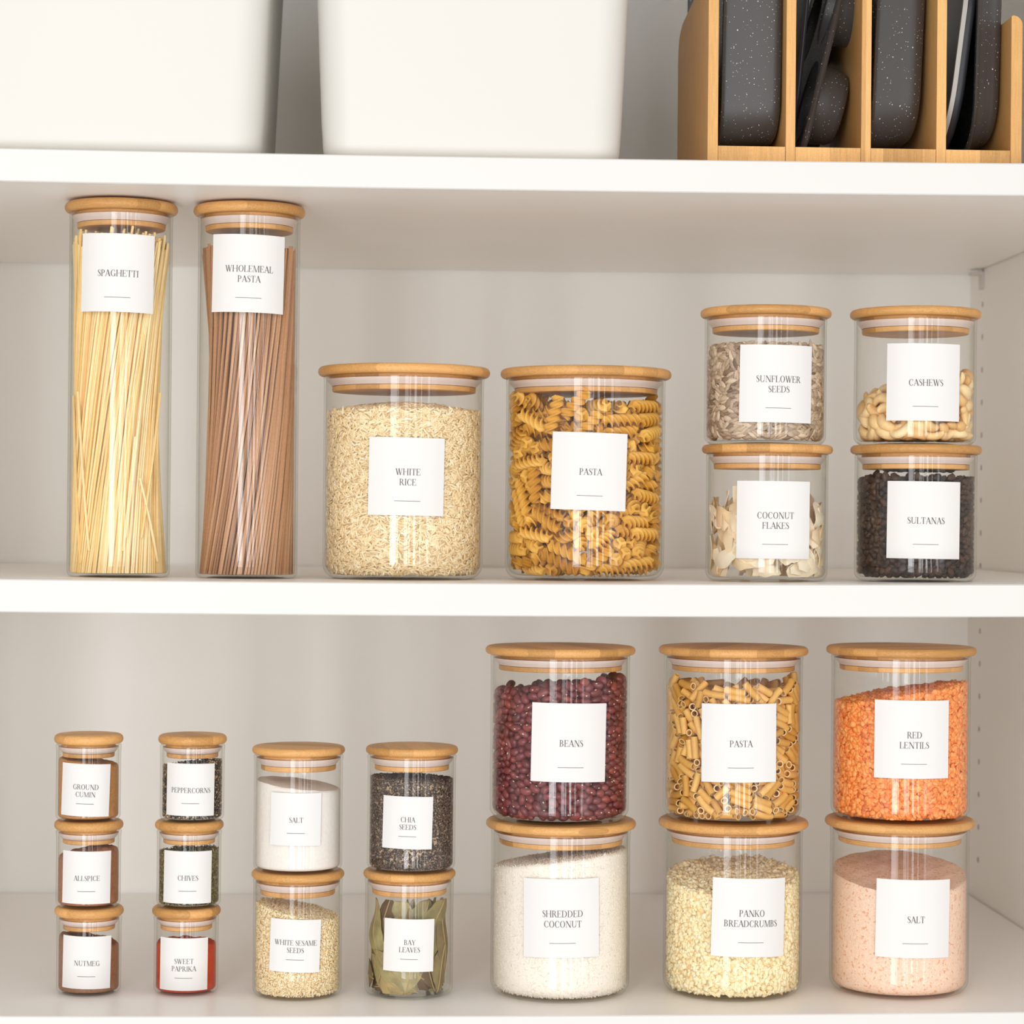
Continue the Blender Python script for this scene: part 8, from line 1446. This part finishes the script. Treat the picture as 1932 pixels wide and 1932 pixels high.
# ------------------------------------------------------------------ long strands
def strands(key, name, rad, nside, flat, h0, twist, shift, mat, label, cat, group, stuff, seed, strays, ring_n=6, jit=0.10, zv=0.004, rtop=0.97):
    X, Y, z, Ri, rc, fl = spec(key)
    r_ = np.random.default_rng(seed)
    step = rad*2.06
    items = []
    R0 = Ri-rad*1.1
    lay = 0
    while R0-lay*step > step and lay < ring_n:
        rb = R0-lay*step
        n = int(2*PI*rb/(step*1.02))
        for i in range(n):
            a = 2*PI*(i+0.5*(lay % 2))/n+r_.normal(0, 0.01)
            tw = twist+r_.normal(0, jit)
            rt = rb*rtop+r_.normal(0, 0.0006)
            items.append((lay, a, a+tw, rb-rc*0.3, min(rt, R0), h0+r_.normal(0, zv)*1.0))
        lay += 1
    out = []
    for lay, a0, a1, rb, rt, hh in items:
        zb = fl+0.0003
        p0 = np.array([rb*math.cos(a0), rb*math.sin(a0), zb]); p1 = np.array([rt*math.cos(a1), rt*math.sin(a1), hh])
        # middle of the bundle leans to one side of the jar
        pts = []
        bow = r_.normal(0, 0.0005)
        for s in (0, 0.25, 0.5, 0.75, 1.0):
            p = p0*(1-s)+p1*s
            w_ = 4*s*(1-s)
            p = p+np.array([shift*w_+bow*w_, 0, 0])
            rr = math.hypot(p[0], p[1])
            if rr > R0: p[:2] *= R0/rr
            pts.append(p)
        out.append((lay, pts))
    for (a0, z0, a1, z1) in strays:
        p0 = np.array([R0*math.cos(a0), R0*math.sin(a0), z0]); p1 = np.array([R0*math.cos(a1), R0*math.sin(a1), z1])
        pts = []
        for s in (0, 0.25, 0.5, 0.75, 1.0):
            a = a0*(1-s)+a1*s
            pts.append(np.array([R0*math.cos(a), R0*math.sin(a), z0*(1-s)+z1*s]))
        out.insert(0, (-1, pts))
    def sweep(pts):
        V, F = [], []
        for i, p in enumerate(pts):
            d = pts[min(i+1, 4)]-pts[max(i-1, 0)]; d = d/np.linalg.norm(d)
            rv = np.array([p[0], p[1], 0.0]); rv = rv/np.linalg.norm(rv)
            e1 = np.cross(d, rv); e1 /= np.linalg.norm(e1); e2 = np.cross(e1, d)
            for k in range(nside):
                a = 2*PI*(k+0.5)/nside
                V.append(p+e1*math.cos(a)*rad+e2*math.sin(a)*rad*flat)
        for i in range(4):
            for k in range(nside):
                j = (k+1) % nside
                F.append((i*nside+k, i*nside+j, (i+1)*nside+j, (i+1)*nside+k))
        F.append(tuple(reversed(range(nside)))); F.append(tuple(4*nside+k for k in range(nside)))
        return V, F
    out.sort(key=lambda t: (t[0], np.mean([p[1] for p in t[1]])))
    V, F, tn = [], [], []
    for i, (lay, pts) in enumerate(out):
        v, f = sweep(pts)
        if i < 300 and lay <= 1:
            c = (pts[0]*1.0)
            o = ob(name, np.array(v)-c, f, mat, None, smooth=True, angle=50, label=label, cat=cat, group=group)
            o.location = (X+c[0], Y+c[1], z+c[2])
        else:
            b = len(V); V += v; F += [tuple(j+b for j in q) for q in f]; tn += [r_.uniform()]*len(v)
    o = ob(stuff[0], V, F, mat, None, smooth=True, angle=50, tone=tn, label=stuff[1], cat=cat, kind='stuff')
    o.location = (X, Y, z)
spag_m = food('spaghetti_dough', [(0, (0.86, 0.58, 0.21)), (0.4, (0.92, 0.68, 0.31)), (1, (0.96, 0.79, 0.46))], 0.45, 200, 0.05, bmp=0.0)
whole_m = food('wholemeal_dough', [(0, (0.32, 0.15, 0.07)), (0.35, (0.50, 0.26, 0.135)), (1, (0.64, 0.38, 0.22))], 0.6, 900, 0.12, bmp=0.15)
strands('spaghetti', 'spaghetti_strand', 0.00102, 6, 1.0, 0.2545, 1.05, -0.003, spag_m, 'pale yellow strand inside the jar labelled SPAGHETTI', 'pasta strand', 'strands in the spaghetti jar',
        ('spaghetti_fill', 'inner pale yellow strands filling the SPAGHETTI jar'), 3,
        [(-PI/2-0.95, 0.140, -PI/2-0.55, 0.02), (-PI/2-1.2, 0.137, -PI/2-0.80, 0.01), (-PI/2+1.1, 0.14, -PI/2+0.60, 0.03), (-PI/2+0.52, 0.118, -PI/2+0.25, 0.03), (-PI/2+0.44, 0.106, -PI/2+0.20, 0.02), (-PI/2+0.55, 0.075, -PI/2+1.05, 0.012)], ring_n=7)
strands('wholemeal', 'wholemeal_strand', 0.00125, 4, 0.85, 0.2515, 0.92, 0.003, whole_m, 'brown strand inside the jar labelled WHOLEMEAL PASTA', 'pasta strand', 'strands in the wholemeal pasta jar',
        ('wholemeal_strand_fill', 'inner brown strands filling the WHOLEMEAL PASTA jar'), 9, [], ring_n=6, jit=0.07, zv=0.0015)

# ------------------------------------------------------------------ coconut flakes and bay leaves (each bent along the glass)
def sheet(fn, nu, nv, thick):
    """two-sided thin sheet from fn(u,v) -> (angle, z, r); returns V,F"""
    V, F = [], []
    for side in (0, 1):
        for i in range(nu+1):
            for j in range(nv+1):
                a, z_, r = fn(i/nu, j/nv)
                r -= thick*side
                V.append((r*math.cos(a), r*math.sin(a), z_))
    W = nv+1; o_ = (nu+1)*W
    for i in range(nu):
        for j in range(nv):
            F.append((i*W+j, (i+1)*W+j, (i+1)*W+j+1, i*W+j+1))
            F.append((o_+i*W+j, o_+i*W+j+1, o_+(i+1)*W+j+1, o_+(i+1)*W+j))
    for i in range(nu):
        F.append((i*W, o_+i*W, o_+(i+1)*W, (i+1)*W)); F.append((i*W+nv, (i+1)*W+nv, o_+(i+1)*W+nv, o_+i*W+nv))
    for j in range(nv):
        F.append((j, j+1, o_+j+1, o_+j)); F.append((nu*W+j, o_+nu*W+j, o_+nu*W+j+1, nu*W+j+1))
    return V, F

X, Y, z, Ri, rc, fl = spec('flakes')
flake_m = food('coconut_flesh', [(0, (0.80, 0.58, 0.34)), (0.3, (0.88, 0.72, 0.48)), (1, (0.94, 0.84, 0.66))], 0.5, 120, 0.08, bmp=0.05)
rf = np.random.default_rng(21)
for i in range(150):
    deep = 0.0 if i < 70 else rf.uniform(0.004, 0.024)
    a0 = rf.uniform(-PI/2-2.4, -PI/2+2.4)
    hmax = 0.060+0.004*math.sin(a0*2+1)
    z0 = fl+0.006+(hmax-0.012)*((i % 35/34.0) if i < 70 else rf.uniform())**1.15
    ln, wd = rf.uniform(0.020, 0.036), rf.uniform(0.009, 0.015)
    tl = rf.normal(0.9, 0.8) if rf.uniform() < 0.5 else rf.normal(-0.7, 0.7)
    amp, ph, curl = rf.uniform(0.0005, 0.004), rf.uniform(0, 6), rf.uniform(-0.4, 1.0)
    def fn(u, v, a0=a0, z0=z0, ln=ln, wd=wd, tl=tl, amp=amp, ph=ph, deep=deep, curl=curl):
        s = (u-0.5)*ln
        wv = wd*(0.25+0.75*math.sin(PI*min(max(u, 0.02), 0.98))**0.5)*(1+0.12*math.sin(u*14+ph))
        t = (v-0.5)*wv+curl*s*s*18
        x_ = s*math.cos(tl)-t*math.sin(tl); y_ = s*math.sin(tl)+t*math.cos(tl)
        zz = max(z0+y_, fl+0.0008)
        rr = Ri-0.0006-deep-amp*(1+math.sin(u*5+ph+v*1.2))-0.002*v*math.sin(ph)**2
        rr = min(rr, rmax(zz-fl, Ri, rc)-0.0006)
        return a0+x_/Ri, zz, rr
    V, F = sheet(fn, 12, 4, 0.0009)
    c = np.mean(V, axis=0)
    o = ob('coconut_flake', np.array(V)-c, F, flake_m, None, smooth=True, angle=50, label='cream curled coconut flake inside the jar labelled COCONUT FLAKES', cat='coconut flake', group='coconut flakes in their jar')
    o.location = (X+c[0], Y+c[1], z+c[2])

X, Y, z, Ri, rc, fl = spec('bay')
leaf_m = food('bay_leaf_blade', [(0, (0.13, 0.075, 0.035)), (0.25, (0.25, 0.18, 0.07)), (0.5, (0.30, 0.26, 0.11)), (0.8, (0.42, 0.35, 0.16)), (1, (0.50, 0.33, 0.12))], 0.5, 110, 0.35, bmp=0.1)
rib_m = plain('bay_leaf_rib', (0.42, 0.29, 0.13), 0.6, 0.1, 60)
LV = [  # angle from the front, centre height, tilt from vertical, length, width, depth
 (-1.05, 0.040, 0.15, 0.060, 0.020, 0.000), (-0.62, 0.030, 0.12, 0.056, 0.022, 0.001), (-0.20, 0.050, 0.10, 0.056, 0.024, 0.0025), (0.28, 0.052, -0.55, 0.056, 0.024, 0.004),
 (0.70, 0.050, -0.45, 0.060, 0.023, 0.000), (1.15, 0.038, 0.10, 0.058, 0.020, 0.001), (-0.45, 0.018, 0.95, 0.050, 0.018, 0.000), (0.10, 0.022, -0.30, 0.040, 0.018, 0.001),
 (0.50, 0.024, 0.35, 0.042, 0.020, 0.002), (0.95, 0.020, -0.30, 0.036, 0.018, 0.000), (-0.90, 0.016, 0.80, 0.036, 0.017, 0.002), (0.30, 0.014, 1.10, 0.042, 0.016, 0.004),
 (-0.80, 0.056, -0.35, 0.042, 0.018, 0.004), (1.35, 0.056, 0.30, 0.040, 0.018, 0.003), (-1.45, 0.044, -0.20, 0.056, 0.020, 0.002), (-0.05, 0.030, 0.60, 0.054, 0.022, 0.006)]
rl = np.random.default_rng(4)
for i in range(44):
    low = i % 2
    LV.append((rl.uniform(-2.4, 2.4), rl.uniform(0.008, 0.022) if low else rl.uniform(0.024, 0.050), rl.normal(0.3, 1.0) if low else rl.normal(0, 0.6), rl.uniform(0.030, 0.046) if low else rl.uniform(0.042, 0.058), rl.uniform(0.015, 0.023), rl.uniform(0.0, 0.015)))
for i in range(16):
    LV.append((rl.uniform(-2.0, 2.0), rl.uniform(0.004, 0.016), rl.normal(1.2, 0.5)*(1 if i % 2 else -1), rl.uniform(0.026, 0.040), rl.uniform(0.014, 0.020), rl.uniform(0.0, 0.008)))
for (da, zc, tl, ln, wd, deep) in LV:
    a0 = -PI/2+da
    ph = rl.uniform(0, 6); amp = rl.uniform(0.0005, 0.0024); fold = rl.uniform(0.02, 0.16)
    def place(s, t, lift=0.0):
        x_ = s*math.sin(-tl)+t*math.cos(tl); y_ = s*math.cos(tl)+t*math.sin(tl)
        zz = min(max(zc+fl+y_, fl+0.0008), 0.0735)
        rr = Ri-0.0008-deep-amp*(1+math.sin(s*140+ph))-fold*abs(t)+lift
        rr = min(rr, rmax(zz-fl, Ri, rc)-0.0005+min(lift, 0))
        return a0+x_/Ri, zz, rr
    def blade(u, v):
        s = (u-0.5)*ln
        wv = wd*1.12*math.sin(PI*min(max(u, 0.015), 0.985))**0.85*(1+0.04*math.sin(u*40+ph))
        return place(s, (v-0.5)*wv)
    V, F = sheet(blade, 18, 6, 0.0004)
    c = np.mean(V, axis=0)
    o = ob('bay_leaf', np.array(V)-c, F, leaf_m, None, smooth=True, angle=60, label='dried olive green bay leaf inside the jar labelled BAY LEAVES', cat='leaf', group='bay leaves in their jar')
    o.location = (X+c[0], Y+c[1], z+c[2])
    def rib(u, v): return place((u-0.52)*ln*1.05, (v-0.5)*0.0009, 0.0003)
    V, F = sheet(rib, 18, 2, 0.0008)
    ob('midrib', np.array(V)-c, F, rib_m, o, smooth=True)
